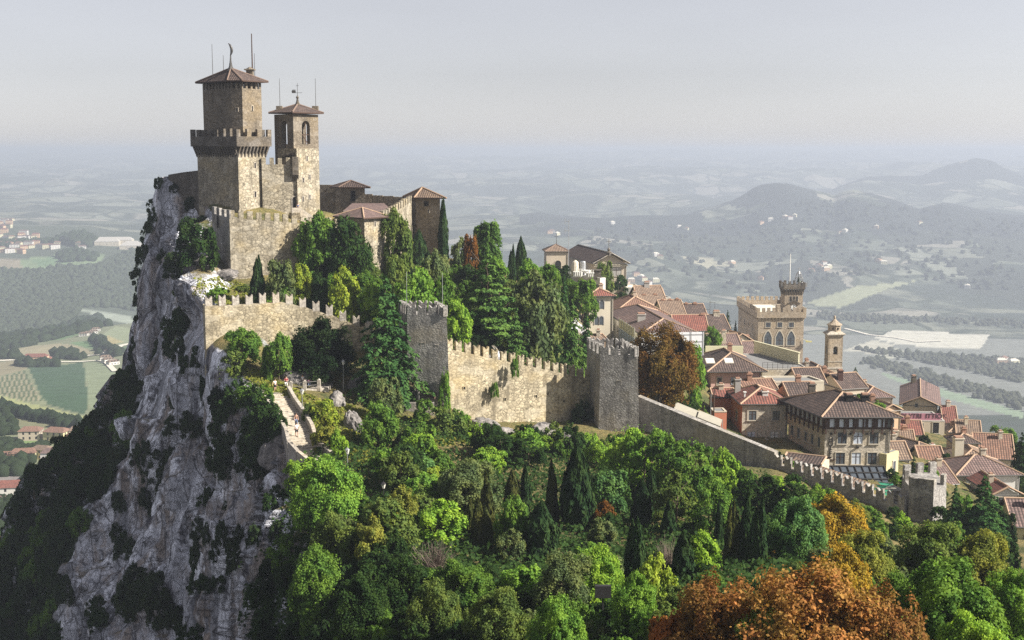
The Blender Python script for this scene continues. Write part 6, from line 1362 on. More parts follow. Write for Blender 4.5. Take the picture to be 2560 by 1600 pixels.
TREES = [
 ('shrub',505,560,672,108,'dark','large dark round bush against the shaded corner of the front castle wall'),
 ('cypress',650,640,768,48,'cyp','dark pointed cypress on the grass below the front castle wall'),
 ('broad',800,536,705,116,'mid','deep green tree against the right half of the front castle wall'),
 ('broad',866,546,710,120,'dark','darker leafy tree between front castle wall and sunlit front tower'),
 ('cypress',817,585,690,26,'cyp','slim dark cypress half hidden among trees below the front wall'),
 ('broad',757,664,778,66,'lime','small lime green tree below the front castle wall'),
 ('broad',700,652,775,84,'grey','grey-green tree right of the pointed cypress below the castle'),
 ('broad',862,672,815,98,'lime','brightest lime tree in the middle of the park below the castle'),
 ('broad',930,714,806,66,'bright','bright green tree just left of the tip of the big spruce'),
 ('broad',800,690,800,70,'dark','dark round tree between the two lime green trees'),
 ('broad',992,526,695,84,'olive','tall olive tree right of the sunlit front tower'),
 ('cypress',1048,576,662,42,'cyp','small dark cypress at the foot of the corner tower'),
 ('cypress',1071,628,694,26,'cyp','smallest dark cypress below the corner tower'),
 ('cypress',1110,497,668,40,'cyp','tall slender cypress at the right edge of the castle'),
 ('broad',1216,556,690,90,'ced','tall blue-green tree on the skyline right of the castle'),
 ('broad',1176,588,690,44,'brown','brownish tree on the skyline behind the blue-green tree'),
 ('broad',1148,596,690,52,'grey','pale green tree right of the tall slender cypress'),
 ('cypress',1283,612,705,28,'cyp','shorter of the twin cypresses on the skyline'),
 ('cypress',1302,594,705,30,'cyp','taller of the twin cypresses on the skyline'),
 ('shrub',1322,645,690,34,'dark','small dark tip of a bush left of the church bell tower'),
 ('cedar',1222,632,885,200,'ced','broad flat-tiered cedar with a bare straight trunk behind the golden wall'),
 ('spruce',1290,780,925,110,'ced','low spreading conifer at the right foot of the big cedar'),
 ('broad',1040,676,850,118,'green','leafy green tree behind the first grey wall tower'),
 ('broad',1110,690,862,100,'mid','green tree right of the first grey wall tower'),
 ('broad',1140,752,885,80,'bright','light green tree just right of the first grey wall tower'),
 ('broad',1000,640,800,80,'olive','yellowish tree above the first grey wall tower'),
 ('broad',1085,630,770,80,'grey','grey-green tree above the right rod of the first wall tower'),
 ('broad',1338,686,925,146,'grey','large grey-green tree between the cedar and the town'),
 ('broad',1322,654,770,86,'green','fresh green tree crown left of the church'),
 ('broad',1374,664,775,76,'mid','mid green tree below the church bell tower'),
 ('spruce',1410,690,860,64,'spr','dark narrow conifer left of the cream tower house'),
 ('broad',1455,700,806,84,'mid','leafy tree just above the cream tower house roof'),
 ('spruce',1430,752,935,96,'ced','bright green spruce behind the end of the golden wall'),
 ('spruce',1465,785,930,80,'spr','dark green spruce beside the second grey wall tower'),
 ('spruce',1380,790,925,90,'dark','dark spruce behind the merlons of the golden wall'),
 ('broad',1200,810,890,90,'deep','dark undergrowth tree below the cedar behind the golden wall'),
 ('pine',1546,690,772,62,'dark','dark pine at the foot of the church'),
 ('broad',1512,655,745,50,'olive','olive tree in front of the church pediment'),
 ('spruce',968,690,995,225,'spr','biggest spruce, standing in front of the walls left of the first tower'),
 ('broad',608,822,902,92,'mid','small tree at the foot of the upper wall near the cliff'),
 ('broad',697,836,948,80,'mid','dark green tree in the middle of the upper wall foot'),
 ('big',802,800,950,172,'deep','wide dark tree under the upper wall left of the biggest spruce'),
 ('shrub',577,876,938,80,'olive','olive bush on the cliff top below the upper wall'),
 ('shrub',455,768,850,100,'dark','dark bush hanging on the cliff left of the upper wall'),
 ('shrub',440,755,800,30,'olive','yellowish tuft on the dark cliff bush beside the upper wall'),
 ('shrub',548,715,742,62,'green','flat green juniper on the ledge above the upper wall'),
 ('shrub',808,1000,1060,80,'lime','bright lime bush right of the stairway'),
 ('shrub',775,1010,1050,44,'olive','olive bush beside the lamp on the stairway slope'),
 ('shrub',812,1052,1130,66,'yolive','yellow-green bush hugging the lower stairway wall'),
 ('shrub',845,1075,1145,60,'bright','light green bush right of the lower stairway'),
 ('broad',966,948,1062,94,'grey','grey-leaved tree under the biggest spruce'),
 ('broad',945,1008,1122,104,'mid','dark green tree in the hollow below the grey-leaved tree'),
 ('shrub',1068,1000,1066,80,'mid','bush at the foot of the first grey wall tower'),
 ('shrub',1120,1022,1090,90,'olive','olive bush below the left end of the golden wall'),
 ('shrub',1113,930,1030,32,'green','upright ivy bush climbing where first tower meets the golden wall'),
 ('shrub',1287,895,940,22,'mid','ivy clump hanging from the merlons of the golden wall'),
 ('shrub',1237,955,990,22,'mid','small ivy tuft in the middle of the golden wall'),
 ('shrub',1463,1000,1090,74,'shade','dark ivy mass in the corner by the second grey tower'),
 ('broad',1055,1088,1165,88,'bright','bright green tree below the golden wall'),
 ('broad',1025,1120,1220,124,'mint','mint green tree left of the brightest slope trees'),
 ('broad',1075,1160,1225,60,'lime','lime green shoots in the centre of the slope'),
 ('broad',1218,1120,1180,94,'bright','bright crown below the rocks of the golden wall'),
 ('big',1175,1150,1285,166,'grey','wide grey-green tree above the left cypress cluster'),
 ('pine',1250,1085,1165,100,'dark','dark pine below the rock arch of the golden wall'),
 ('pine',1320,1095,1170,100,'dark','dark pine right of the rock arch of the golden wall'),
 ('broad',1005,1218,1310,92,'yolive','yellow-flowering tree beside the black lantern'),
 ('broad',965,1250,1390,150,'olive','olive tree below the yellow-flowering tree'),
 ('broad',1105,1256,1362,136,'bright','fresh green tree left of the cypress cluster'),
 ('cypress',1215,1182,1335,52,'cypo','tallest brownish cypress of the left cluster'),
 ('cypress',1196,1246,1372,76,'cypo','broad brownish cypress at the front of the left cluster'),
 ('cypress',1176,1252,1348,38,'cypo','leftmost small cypress of the left cluster'),
 ('cypress',1280,1176,1264,40,'cypo','thin brownish cypress right of the left cluster'),
 ('cypress',1313,1155,1266,44,'cyp','slim dark cypress in the middle of the slope'),
 ('cypress',1378,1148,1318,48,'cypo','tall slim cypress left of the biggest cypress'),
 ('cypress',1441,1115,1328,78,'cyp','biggest dark cypress in the centre of the slope'),
 ('cypress',1604,1198,1318,48,'cyp','dark cypress with a thinner one behind it, right of centre'),
 ('cypress',1626,1170,1302,30,'cyp','very thin tall cypress right of centre'),
 ('cypress',1354,1256,1404,84,'cyp','wide bushy cypress in front of the tall slim one'),
 ('broad',1285,1244,1390,92,'mid','round dense tree between two cypresses in the centre'),
 ('cypress',1592,1298,1478,78,'cyp','large dark cypress lower right of the slope centre'),
 ('pine',1565,1078,1230,130,'bright','light feathery pine under the second grey wall tower'),
 ('pine',1612,1072,1240,134,'green','sunlit pine below the left end of the shaded wall'),
 ('pine',1668,1092,1255,124,'mid','pine with yellow-green tips below the shaded sloping wall'),
 ('pine',1738,1106,1270,134,'mid','dense pine in the middle of the shaded sloping wall'),
 ('broad',1808,1126,1255,100,'bright','bright topped tree in front of the shaded sloping wall'),
 ('pine',1692,1185,1320,124,'olive','olive pine in front of the dense pine'),
 ('pine',1772,1200,1340,114,'mid','lower pine beside the slim dark cypress'),
 ('broad',1530,1180,1300,110,'mint','mint green tree right of the biggest cypress'),
 ('broad',1510,1255,1330,66,'brown','russet bush between cypresses right of centre'),
 ('pine',1892,1178,1285,124,'dark','dark flat pine below the stepping wall merlons'),
 ('pine',1985,1196,1300,124,'dark','darkest flat pine in front of the stepping wall'),
 ('cypress',1796,1248,1362,34,'cyp','slim dark cypress between the pines and the orange tree'),
 ('cypress',1832,1254,1408,48,'cypo','brownish cypress left of the paired dark cypresses'),
 ('cypress',1866,1220,1405,56,'cyp','left one of the paired dark cypresses'),
 ('cypress',1902,1246,1412,64,'cyp','right one of the paired dark cypresses'),
 ('cypress',1706,1332,1458,56,'cyp','short dark cypress above the orange tree'),
 ('big',1990,1246,1404,150,'mint','rounded mint green tree left of the yellow tree'),
 ('big',2082,1240,1410,172,'yellow','golden yellow tree below the stepping wall'),
 ('big',2160,1330,1500,150,'yolive','yellow-orange tree between the golden tree and the huge chestnut'),
 ('big',2196,1248,1394,134,'yolive','yellow-olive tree left of the rightmost wall tower'),
 ('big',2330,1310,1510,196,'olive','wide olive green tree below the rightmost wall tower'),
 ('big',2450,1328,1525,176,'yolive','yellowing olive tree at the right below the spreading cedar'),
 ('big',2352,1410,1690,280,'mid','very large dark green tree at the lower right'),
 ('big',2238,1440,1655,156,'mid','green tree wedged right of the orange chestnut'),
 ('wide',1995,1430,1800,430,'orange','huge orange autumn chestnut in the foreground'),
 ('wide',1800,1462,1790,300,'rust','rust coloured chestnut at the left of the huge orange one'),
 ('wide',2185,1488,1800,300,'rust','orange chestnut at the right of the huge orange one'),
 ('big',2092,1366,1565,156,'yellow','amber tree behind the huge orange chestnut'),
 ('wide',1935,1520,1800,220,'yolive','olive-yellow chestnut crown in front of the huge orange one'),
 ('broad',1692,1530,1790,180,'rust','dark rust tree at the bottom left of the chestnuts'),
 ('broad',1756,1332,1442,104,'bright','bright green tree above the rust chestnut'),
 ('broad',1640,1388,1535,96,'lime','lime green tree right of the large dark cypress'),
 ('big',1590,1440,1600,130,'green','green tree below the large dark cypress'),
 ('big',1410,1386,1548,156,'grey','grey-green tree in the lower centre'),
 ('big',1492,1372,1525,136,'bright','bright green tree in the lower centre'),
 ('broad',1302,1418,1535,124,'green','green tree left of the grey-green lower tree'),
 ('big',1250,1473,1650,176,'olive','rounded olive tree at the bottom centre'),
 ('bare',1085,1330,1455,150,'twig','leafless brown tree in the middle of the slope'),
 ('bare',1670,1330,1440,90,'twig','leafless purple-brown tree between cypresses'),
 ('big',850,1288,1455,156,'olive','olive green tree right of the lower cliff'),
 ('broad',932,1300,1425,96,'yolive','yellow-green tree beside the olive one by the lower cliff'),
 ('big',800,1370,1545,150,'mid','dark leafy tree at the foot of the lower cliff'),
 ('big',822,1148,1325,178,'green','large sunlit tree just below the stairway end'),
 ('broad',760,1150,1215,100,'bright','bright green branches at the foot of the stairway'),
 ('big',2425,1538,1740,186,'bright','bright green tree at the bottom right corner'),
 ('big',2535,1428,1630,160,'green','green tree at the right edge of the picture'),
 ('big',2250,1560,1760,160,'green','green tree between the orange chestnut and the bright corner tree'),
 ('wide',1648,812,1020,196,'brown','brown chestnut tree right of the second grey wall tower'),
 ('broad',1726,862,1030,92,'green','green tree at the right side of the brown chestnut'),
 ('broad',1776,817,890,54,'mid','dark leafy tree beside the white scaffold sheet'),
 ('spruce',1818,776,835,30,'cyp','thin dark conifer left of the palace'),
 ('spruce',1838,800,835,18,'cyp','smallest thin conifer by the palace corner'),
 ('spruce',2137,918,980,48,'dark','dark conifer right of the slender bell tower'),
 ('spruce',2280,1140,1250,64,'cyp','dark conifer behind the rightmost wall tower'),
 ('broad',2318,1168,1235,70,'green','round green tree peeping over the rightmost wall tower'),
 ('spruce',2456,1190,1362,156,'spr','big spreading dark cedar in front of the white villa'),
 ('spruce',2384,1212,1345,76,'spr','dark conifer between the rightmost tower and the cedar'),
 ('spruce',2548,1082,1245,100,'cyp','dark conifer cut by the right edge'),
 ('broad',2502,1068,1140,80,'mid','distant round tree on the town skyline at the right'),
 ('broad',2545,1110,1180,60,'dark','dark tree on the skyline at the right edge'),
 ('cypress',1671,1250,1348,34,'cyp','thin dark cypress left of the short one above the orange tree'),
 ('big',1150,1405,1540,150,'mid','dense mid green tree left of the rounded olive tree'),
 ('big',1010,1400,1545,150,'dark','dark leafy tree below the leafless brown one'),
 ('big',1085,1460,1610,146,'olive','olive tree at the bottom left of centre'),
 ('big',905,1440,1610,150,'dark','dark tree at the bottom beside the lower cliff'),
 ('big',1390,1500,1680,150,'green','green tree at the bottom edge right of the rounded olive tree'),
 ('pine',2050,1222,1320,90,'mid','flat green pine above the golden yellow tree'),
 ('broad',2140,1262,1340,80,'yolive','small yellowing tree at the foot of the stepping wall'),
 ('broad',1700,1150,1235,70,'green','green tree tucked behind the sunlit pines'),
 ('broad',1850,1172,1260,76,'mid','leafy tree between bright topped tree and dark flat pine'),
 ('broad',1500,1105,1170,80,'bright','light green tree left of the feathery pine'),
 ('shrub',2150,985,1010,30,'mid','small roof garden bush behind the hotel'),
 ('shrub',2196,1002,1022,34,'green','green plants on the terrace behind the hotel roof'),
]
for T_ in TREES:
    kind, u, vt, vb, w, col, lab = T_
    Yq = {1287: 181.0, 1237: 180.0, 1463: 186.0, 1113: 175.5, 2150: 205, 2196: 203, 1512: 345}.get(u)
    tree(kind, u, vt, vb, w, col, lab, Y=Yq)
# shrubs clinging to the cliff face: (u, v centre, width, height, colour)
CL = [(625,1080,175,215,'dark'),(560,1000,60,50,'deep'),(650,1010,80,70,'mid'),(590,1150,90,100,'shade'),(690,1100,60,90,'dark'),(378,1172,76,110,'shade'),(298,1355,56,76,'shade'),(360,1500,150,170,'shade'),(458,1515,60,90,'dark'),(530,1362,72,112,'shade'),(602,1375,66,116,'shade'),(450,1068,66,76,'shade'),(488,982,26,70,'dark'),
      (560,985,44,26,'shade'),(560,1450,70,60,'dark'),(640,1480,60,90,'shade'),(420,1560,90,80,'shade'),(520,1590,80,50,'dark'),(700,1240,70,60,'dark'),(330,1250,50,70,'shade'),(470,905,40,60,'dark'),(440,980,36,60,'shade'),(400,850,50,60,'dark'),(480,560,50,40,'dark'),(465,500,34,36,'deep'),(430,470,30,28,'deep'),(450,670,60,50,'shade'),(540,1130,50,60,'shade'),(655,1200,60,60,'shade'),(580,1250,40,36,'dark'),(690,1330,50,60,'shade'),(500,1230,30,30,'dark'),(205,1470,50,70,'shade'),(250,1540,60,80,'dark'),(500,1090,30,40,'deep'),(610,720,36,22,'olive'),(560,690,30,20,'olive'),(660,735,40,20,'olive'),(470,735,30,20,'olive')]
for (u, v, w, h, c) in CL:
    r_ = random.Random(int(u * 3 + v)); n_ = max(1, int(round((w * h) ** .5 / 22))); n_ = min(14, n_ * n_ // 2 + 1)
    for i in range(n_):
        f = .95 if n_ == 1 else 1.5 / n_ ** .5
        uu, vv = (u, v) if n_ == 1 else (u + r_.uniform(-.36, .36) * w, v + r_.uniform(-.36, .36) * h)
        b = hill(uu, vv + h * f * .3); k = (b.y * CP - b.z * SP) / F_PX
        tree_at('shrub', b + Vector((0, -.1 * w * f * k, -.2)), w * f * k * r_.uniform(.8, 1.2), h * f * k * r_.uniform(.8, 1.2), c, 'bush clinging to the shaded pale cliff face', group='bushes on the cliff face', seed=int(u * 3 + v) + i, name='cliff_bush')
# bushes fringing the left skyline of the cliff
for (u, v, s) in [(398,452,26),(384,520,34),(392,560,44),(372,590,40),(360,640,44),(352,690,46),(345,740,44),(338,790,46),(326,830,40),(330,870,50),(320,920,50),(345,930,60),(352,985,64),(318,980,60),(330,1050,66),(372,880,56),(300,965,46),(368,820,40),(385,640,36),(350,1110,60)]:
    b = hill(u, max(v, np.interp(u, _su, _sv) + 3)); k = (b.y * CP - b.z * SP) / F_PX
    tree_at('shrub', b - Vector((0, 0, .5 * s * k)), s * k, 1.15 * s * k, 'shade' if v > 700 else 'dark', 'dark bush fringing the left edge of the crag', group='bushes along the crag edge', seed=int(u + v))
# wood on the shaded flank at the lower left
FOREST = [(316,900),(330,1000),(318,1080),(322,1140),(262,1205),(205,1320),(172,1420),(140,1530),(140,1600),(-30,1610),(-30,1440),(0,1428),(25,1340),(95,1235),(185,1075),(260,985)]
rf = random.Random(5); placed = []
while len(placed) < 128:
    u, v = rf.uniform(-30, 345), rf.uniform(890, 1680)
    if not (poly_in(FOREST, [u], [min(v, 1600)])[0]): continue
    if any(math.hypot(u - a, v - b) < 21 for a, b in placed): 
        if rf.random() < .97: continue
    placed.append((u, v)); vv = max(v, np.interp(u, _su, _sv) + 2)
    spx = rf.uniform(46, 74); b = hill(u, vv + spx * .95 + 8); k = (b.y * CP - b.z * SP) / F_PX; s = spx * k
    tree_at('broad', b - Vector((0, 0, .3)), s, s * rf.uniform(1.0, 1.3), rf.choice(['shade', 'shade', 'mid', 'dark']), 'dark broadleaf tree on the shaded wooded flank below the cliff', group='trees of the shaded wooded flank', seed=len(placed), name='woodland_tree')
# filler trees and bushes between the described ones on the sunny slope
SLOPE = [(760,1330),(900,1180),(1010,1100),(1200,1120),(1450,1110),(1600,1180),(1900,1240),(2150,1290),(2250,1400),(2560,1480),(2560,1720),(1300,1720),(640,1720),(660,1500)]
fl_ = 0; used_ = []
while fl_ < 290:
    u, v = rf.uniform(640, 2560), rf.uniform(1100, 1720)
    if not poly_in(SLOPE, [u], [v])[0]: continue
    if any(math.hypot(u - a, v - b) < 21 for a, b in used_): continue
    if any(abs(u - q[1]) < q[4] * .33 and q[2] < v < q[3] - 14 and q[0] != 'cypress' for q in TREES) and rf.random() < .35: continue
    if any(q[0] == 'cypress' and abs(u - q[1]) < q[4] * .5 + 24 and q[2] < v < q[3] + 60 for q in TREES) or math.hypot(u - 1085, (v - 1400) * .6) < 48: continue
    used_.append((u, v)); fl_ += 1
    left = u < 1150 and v > 1400
    b = hill(u, v + 24); k = (b.y * CP - b.z * SP) / F_PX; s = rf.uniform(60, 104) * k
    tree_at('broad' if rf.random() < .6 else 'shrub', b - Vector((0, 0, .3)), s, s * rf.uniform(.8, 1.1), rf.choice(['deep', 'dark', 'dark', 'mid'] if left else ['mid', 'green', 'dark', 'olive', 'mid', 'grey', 'dark']), 'low leafy growth filling the gaps between larger trees of the sunny slope', 'bush', 'thicket on the sunny slope', seed=900 + fl_, name='thicket_growth')  # small broadleaf trees and shrubs mixed, added as filler
for i in range(66):
    f = (i + rf.uniform(.1, .9)) / 66; u = 1130 + 1150 * f; v = np.interp(u, [1130, 1260, 1420, 1600, 1940, 2260], [1052, 1096, 1106, 1118, 1218, 1322]) + rf.uniform(0, 34)
    b = hill(u, v + 8); k = (b.y * CP - b.z * SP) / F_PX; s = rf.uniform(40, 66) * k
    tree_at('shrub', b - Vector((0, 0, .2)), s, s * rf.uniform(.7, 1.0), rf.choice(['mid', 'green', 'dark', 'olive', 'bright']), 'leafy bush growing along the foot of the long grey walls', 'bush', 'bushes along the wall foot', seed=2900 + i)
# park thicket behind the walls
PARK = [(680,760),(760,700),(900,690),(960,660),(1100,665),(1180,690),(1380,700),(1440,740),(1430,900),(1200,860),(1060,800),(980,800),(900,800)]
pk = 0; used_ = []
while pk < 60:
    u, v = rf.uniform(660, 1440), rf.uniform(640, 905)
    if not poly_in(PARK, [u], [v])[0] or any(math.hypot(u - a, v - b) < 24 for a, b in used_): continue
    used_.append((u, v)); pk += 1; b = hill(u, v + 14); k = (b.y * CP - b.z * SP) / F_PX; s = rf.uniform(50, 80) * k
    tree_at('broad', b - Vector((0, 0, .3)), s, s * rf.uniform(.8, 1.05), rf.choice(['dark', 'mid', 'green', 'deep', 'olive']), 'small leafy tree in the thick park between castle and town walls', group='park trees below the castle', seed=1900 + pk)
for i, (u, v, w) in enumerate(((2226,1192,34),(2246,1206,40),(2300,1222,44),(2345,1236,50),(2410,1268,60),(2345,1300,60),(2400,1318,70),(2500,1330,70),(2550,1290,50),(2290,1190,36),(2478,1276,44),(2236,1120,24),(2310,1100,26),(2362,1150,30),(2470,1300,60),(2230,1290,40),(2380,1352,80),(2440,1362,80),(2500,1385,80),(2330,1340,60),(1620,1015,40),(1680,1030,44),(1665,1012,40),(1720,1020,44),(1760,1040,30),(1880,1128,30),(1916,1136,30),(1948,1140,30),(1840,1105,30),(1985,1160,28))):
    b = hill(u, v + w * .4); k = (b.y * CP - b.z * SP) / F_PX
    tree_at('shrub', b - Vector((0, 0, .3)), w * k * 1.2, w * k * 1.1, ('dark', 'mid', 'deep', 'dark', 'green')[i % 5], 'garden bush growing between the town houses and the town wall', 'bush', 'garden bushes of the town', seed=3900 + i)
# ground cover: grass tufts and low plants no one could count
def ground_cover(name, label, poly, n, size, cols, seed, nzmin=.45, h=.3):
    rg = np.random.default_rng(seed); u = rg.uniform(min(p[0] for p in poly), max(p[0] for p in poly), n * 3); v = rg.uniform(min(p[1] for p in poly), max(p[1] for p in poly), n * 3)
    m = poly_in(poly, u, v); u, v = u[m][:n], v[m][:n]
    P = np.array([tuple(hill(a, b)) for a, b in zip(u, v)]); 
    N = rg.normal(size=P.shape) * .6 + np.array([.1, -.5, .7]); S = size * rg.uniform(.5, 1.4, len(P)); P[:, 2] += h * rg.uniform(0, 1, len(P))
    V, Q = leaf_quads(P, N, S, 1.3, rg); me = np_mesh(name, V, Q, MATS['leaf']); o = bpy.data.objects.new(name, me); COL.objects.link(o); o.color = (*LC[cols], 1); tag(o, label, 'ground cover', kind='stuff')
ground_cover('undergrowth', 'low green undergrowth covering the sunny slope', [(760,1150),(900,1090),(1000,1050),(1450,1120),(1900,1260),(2250,1400),(2560,1480),(2560,1640),(640,1640),(660,1500)], 60000, .33, 'dark', 3, h=1.0)
ground_cover('dry_grass', 'yellow dry grass on the slope around the stairway and below the golden wall', [(560,905),(640,925),(760,985),(830,1000),(1000,1040),(1180,1060),(1290,1085),(1320,1110),(1100,1120),(980,1100),(900,1180),(840,1140),(790,1090),(770,1010),(690,990),(620,950)], 9000, .34, 'yolive', 4, h=.2)
ground_cover('dry_grass', 'dry grass on the rock ledges below the front castle wall', [(500,700),(560,690),(620,715),(740,740),(720,775),(560,770),(505,745)], 1500, .34, 'yolive', 5, h=.15)
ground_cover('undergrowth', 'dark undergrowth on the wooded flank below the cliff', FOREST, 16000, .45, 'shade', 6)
ground_cover('undergrowth', 'shaded undergrowth of the park between the walls', PARK, 12000, .4, 'dark', 8)

# ================================================================== ROCKS, STAIRWAY, PEOPLE, LAMPS
def boulder(u, v, wpx, hpx, label, seed, Y=None):
    b = hill(u, v) if Y is None else pt(u, v, Y); k = (b.y * CP - b.z * SP) / F_PX
    bm = bmesh.new(); bmesh.ops.create_icosphere(bm, subdivisions=4, radius=1)
    P = np.array([tuple(q.co) for q in bm.verts]); d = .55 * (fbm(P[:, 0] * 1.6 + seed, P[:, 1] * 1.6, P[:, 2] * 1.6, seed) - .5) + .35 * (ridged(fbm(P[:, 0] * 3 + seed, P[:, 1] * 3, P[:, 2] * 3, seed + 3)) - .5)
    for q, e in zip(bm.verts, d): q.co = q.co * (1 + e)
    me = bpy.data.meshes.new('boulder'); bm.to_mesh(me); bm.free(); me.materials.append(MATS['boulder_rock'])
    o = bpy.data.objects.new('boulder', me); COL.objects.link(o); o.location = b; o.scale = (wpx * k / 2, wpx * k / 2.6, hpx * k / 2); o.rotation_euler = (.2, .15 * (seed % 3 - 1), seed); tag(o, label, 'rock')
for q in ((1030,1545,44,50,'pale pointed boulder at the bottom of the slope left of centre'),(1068,1550,40,44,'middle pale boulder at the bottom of the slope'),(1098,1540,34,40,'right pale boulder of three at the bottom of the slope'),(1145,1520,46,40,'rounded pale boulder just above the bottom three'),(1168,1505,26,24,'small pale boulder beside the rounded one'),
          (1210,1072,90,46,'smooth grey boulder under the left part of the golden wall'),(1255,1092,80,40,'pale rock ledge left of the arch under the golden wall'),(1365,1095,110,60,'big grey rock right of the arch under the golden wall'),(1420,1105,80,50,'grey rock at the foot of the golden wall near the second tower'),
          (755,952,88,50,'flat dark boulder behind the railing at the top of the stairway'),(812,962,44,40,'rounded dark boulder right of the railing'),(890,965,50,50,'dark boulder under the wide dark tree'),(1690,1540,50,40,'bluish boulder near the bottom edge beside the rust tree'),(1460,1560,60,36,'grey boulder under the floodlight panel'),(1530,1550,70,40,'bluish boulder right of the floodlight panel'),
          (1510,1130,60,36,'pale boulder below the second grey wall tower'),(520,655,60,30,'slanting pale slab on the ledge by the front castle wall'),(560,690,70,26,'long pale slab below the front castle wall corner'),(690,1140,90,70,'bluish crag under the lower stairway'),(700,1105,60,50,'rough pale crag left of the lower stairway'),(840,1010,50,60,'dark rock face below the terrace'),(885,1075,50,80,'blue-grey rock face in the hollow right of the stairway'),(1000,1585,60,40,'pale boulder at the very bottom edge')):
    boulder(*q, seed=int(q[0]) % 97)
# stairway
SC = [(690,984,170.2,3.0),(706,1012,166.5,2.9),(728,1045,161.5,2.9),(748,1080,156.5,2.8),(756,1110,152.5,2.8),(776,1134,149.5,2.6),(806,1158,146.5,2.6)]
t = empty('stairway', pt(690, 984, 170.2), 'long stone stairway descending the cliff edge below the upper wall', 'stairs')
ctr = [(pt(u, v, Y), w) for u, v, Y, w in SC]; mb = MB(); wl, wr = MB(), MB()
for (a, wa), (b, wb) in zip(ctr, ctr[1:]):
    n = max(3, int(round((a.z - b.z) / .155))); n = max(n, int((b - a).length / .75)); hd = Vector((b.x - a.x, b.y - a.y, 0)); side = Vector((-hd.y, hd.x, 0)).normalized()
    for i in range(n):
        p, q = a + hd * (i / n), a + hd * ((i + 1) / n); z = a.z + (b.z - a.z) * (i / n); w = (wa + (wb - wa) * i / n) / 2
        P = [(q + side * w).xy, (q - side * w).xy, (p - side * w).xy, (p + side * w).xy]
        ar = sum(P[k].x * P[(k + 1) % 4].y - P[(k + 1) % 4].x * P[k].y for k in range(4)); P = P if ar > 0 else P[::-1]
        mb.prism(P, z - 2.5, z)
    for W_, sg, hh in ((wl, -1, .55), (wr, 1, .95)):
        w0, w1 = wa / 2 * sg * 1, wb / 2 * sg
        p0, p1, q0, q1 = a + side * w0, b + side * w1, a + side * (w0 + .45 * sg), b + side * (w1 + .45 * sg)
        T_ = lambda p, z: Vector((p.x, p.y, z))
        za, zb_ = a.z + hh, b.z + hh
        for f in ([T_(p0, za), T_(p1, zb_), T_(q1, zb_), T_(q0, za)], [T_(p0, za), T_(p0, za - 3), T_(p1, zb_ - 3), T_(p1, zb_)], [T_(q0, za), T_(q1, zb_), T_(q1, zb_ - 4.5), T_(q0, za - 4.5)], [T_(p0, za - 3), T_(p0, za), T_(q0, za), T_(q0, za - 4)], [T_(p1, zb_ - 3), T_(q1, zb_ - 4), T_(q1, zb_), T_(p1, zb_)]): W_.face(f)
mb.build('steps', MATS['stone_house'], t, False); wl.build('parapet', MATS['stone_coping'], t); wr.build('parapet', MATS['stone_coping'], t)
mb = MB(); q = [pt(u, v, Y) for u, v, Y in ((655, 980, 171), (700, 986, 170), (728, 977, 172), (820, 972, 174), (830, 962, 177), (700, 962, 176), (650, 966, 174))]
zt_ = pt(690, 983, 170.2).z; P = [p.xy for p in q]; mb.prism(P, zt_ - 3, zt_ + .01); tag(mb.build('terrace', MATS['stone_coping']), 'small paved terrace at the top of the stairway', 'terrace', kind='structure')
t = empty('terrace_railing', Vector((*P[2], zt_)), 'iron railing between stone posts along the terrace', 'railing'); rp = [pt(u, 983, Y) for u, Y in ((727, 171.8), (762, 172.6), (798, 173.6))]
for p in rp:
    m2 = MB(); m2.prism([(p.x - .22, p.y - .22), (p.x + .22, p.y - .22), (p.x + .22, p.y + .22), (p.x - .22, p.y + .22)], zt_ - .3, zt_ + 1.25); m2.lathe((p.x, p.y, zt_ + 1.25), [(.22, 0), (.05, .15)], 4); m2.build('post', MATS['stone_coping'], t)
mb = MB()
for a, b in zip(rp, rp[1:]):
    for k in (.55, 1.05): mb.tube(Vector((a.x, a.y, zt_ + k)), Vector((b.x, b.y, zt_ + k)), .04)
mb.build('rail', MATS['iron'], t)
# people -----------------------------------------------------------
def skin_obj(name, V, E, Rr, mat, parent, sub=1):
    me = bpy.data.meshes.new(name); me.from_pydata(V, E, []); o = bpy.data.objects.new(name, me); COL.objects.link(o); o.parent = parent
    bm = bmesh.new(); bm.from_mesh(me); bm.verts.ensure_lookup_table(); lay = bm.verts.layers.skin.verify()
    for q, r in zip(bm.verts, Rr): q[lay].radius = (r, r)
    bm.verts[0][lay].use_root = True; bm.to_mesh(me); bm.free()
    o.modifiers.new('skin', 'SKIN').use_smooth_shade = True; s = o.modifiers.new('sub', 'SUBSURF'); s.levels = sub; s.render_levels = sub
    dg = bpy.context.evaluated_depsgraph_get(); m2 = bpy.data.meshes.new_from_object(o.evaluated_get(dg)); o.modifiers.clear(); o.data = m2; m2.name = name
    m2.materials.clear(); m2.materials.append(MATS[mat]); m2.polygons.foreach_set('use_smooth', [True] * len(m2.polygons)); return o
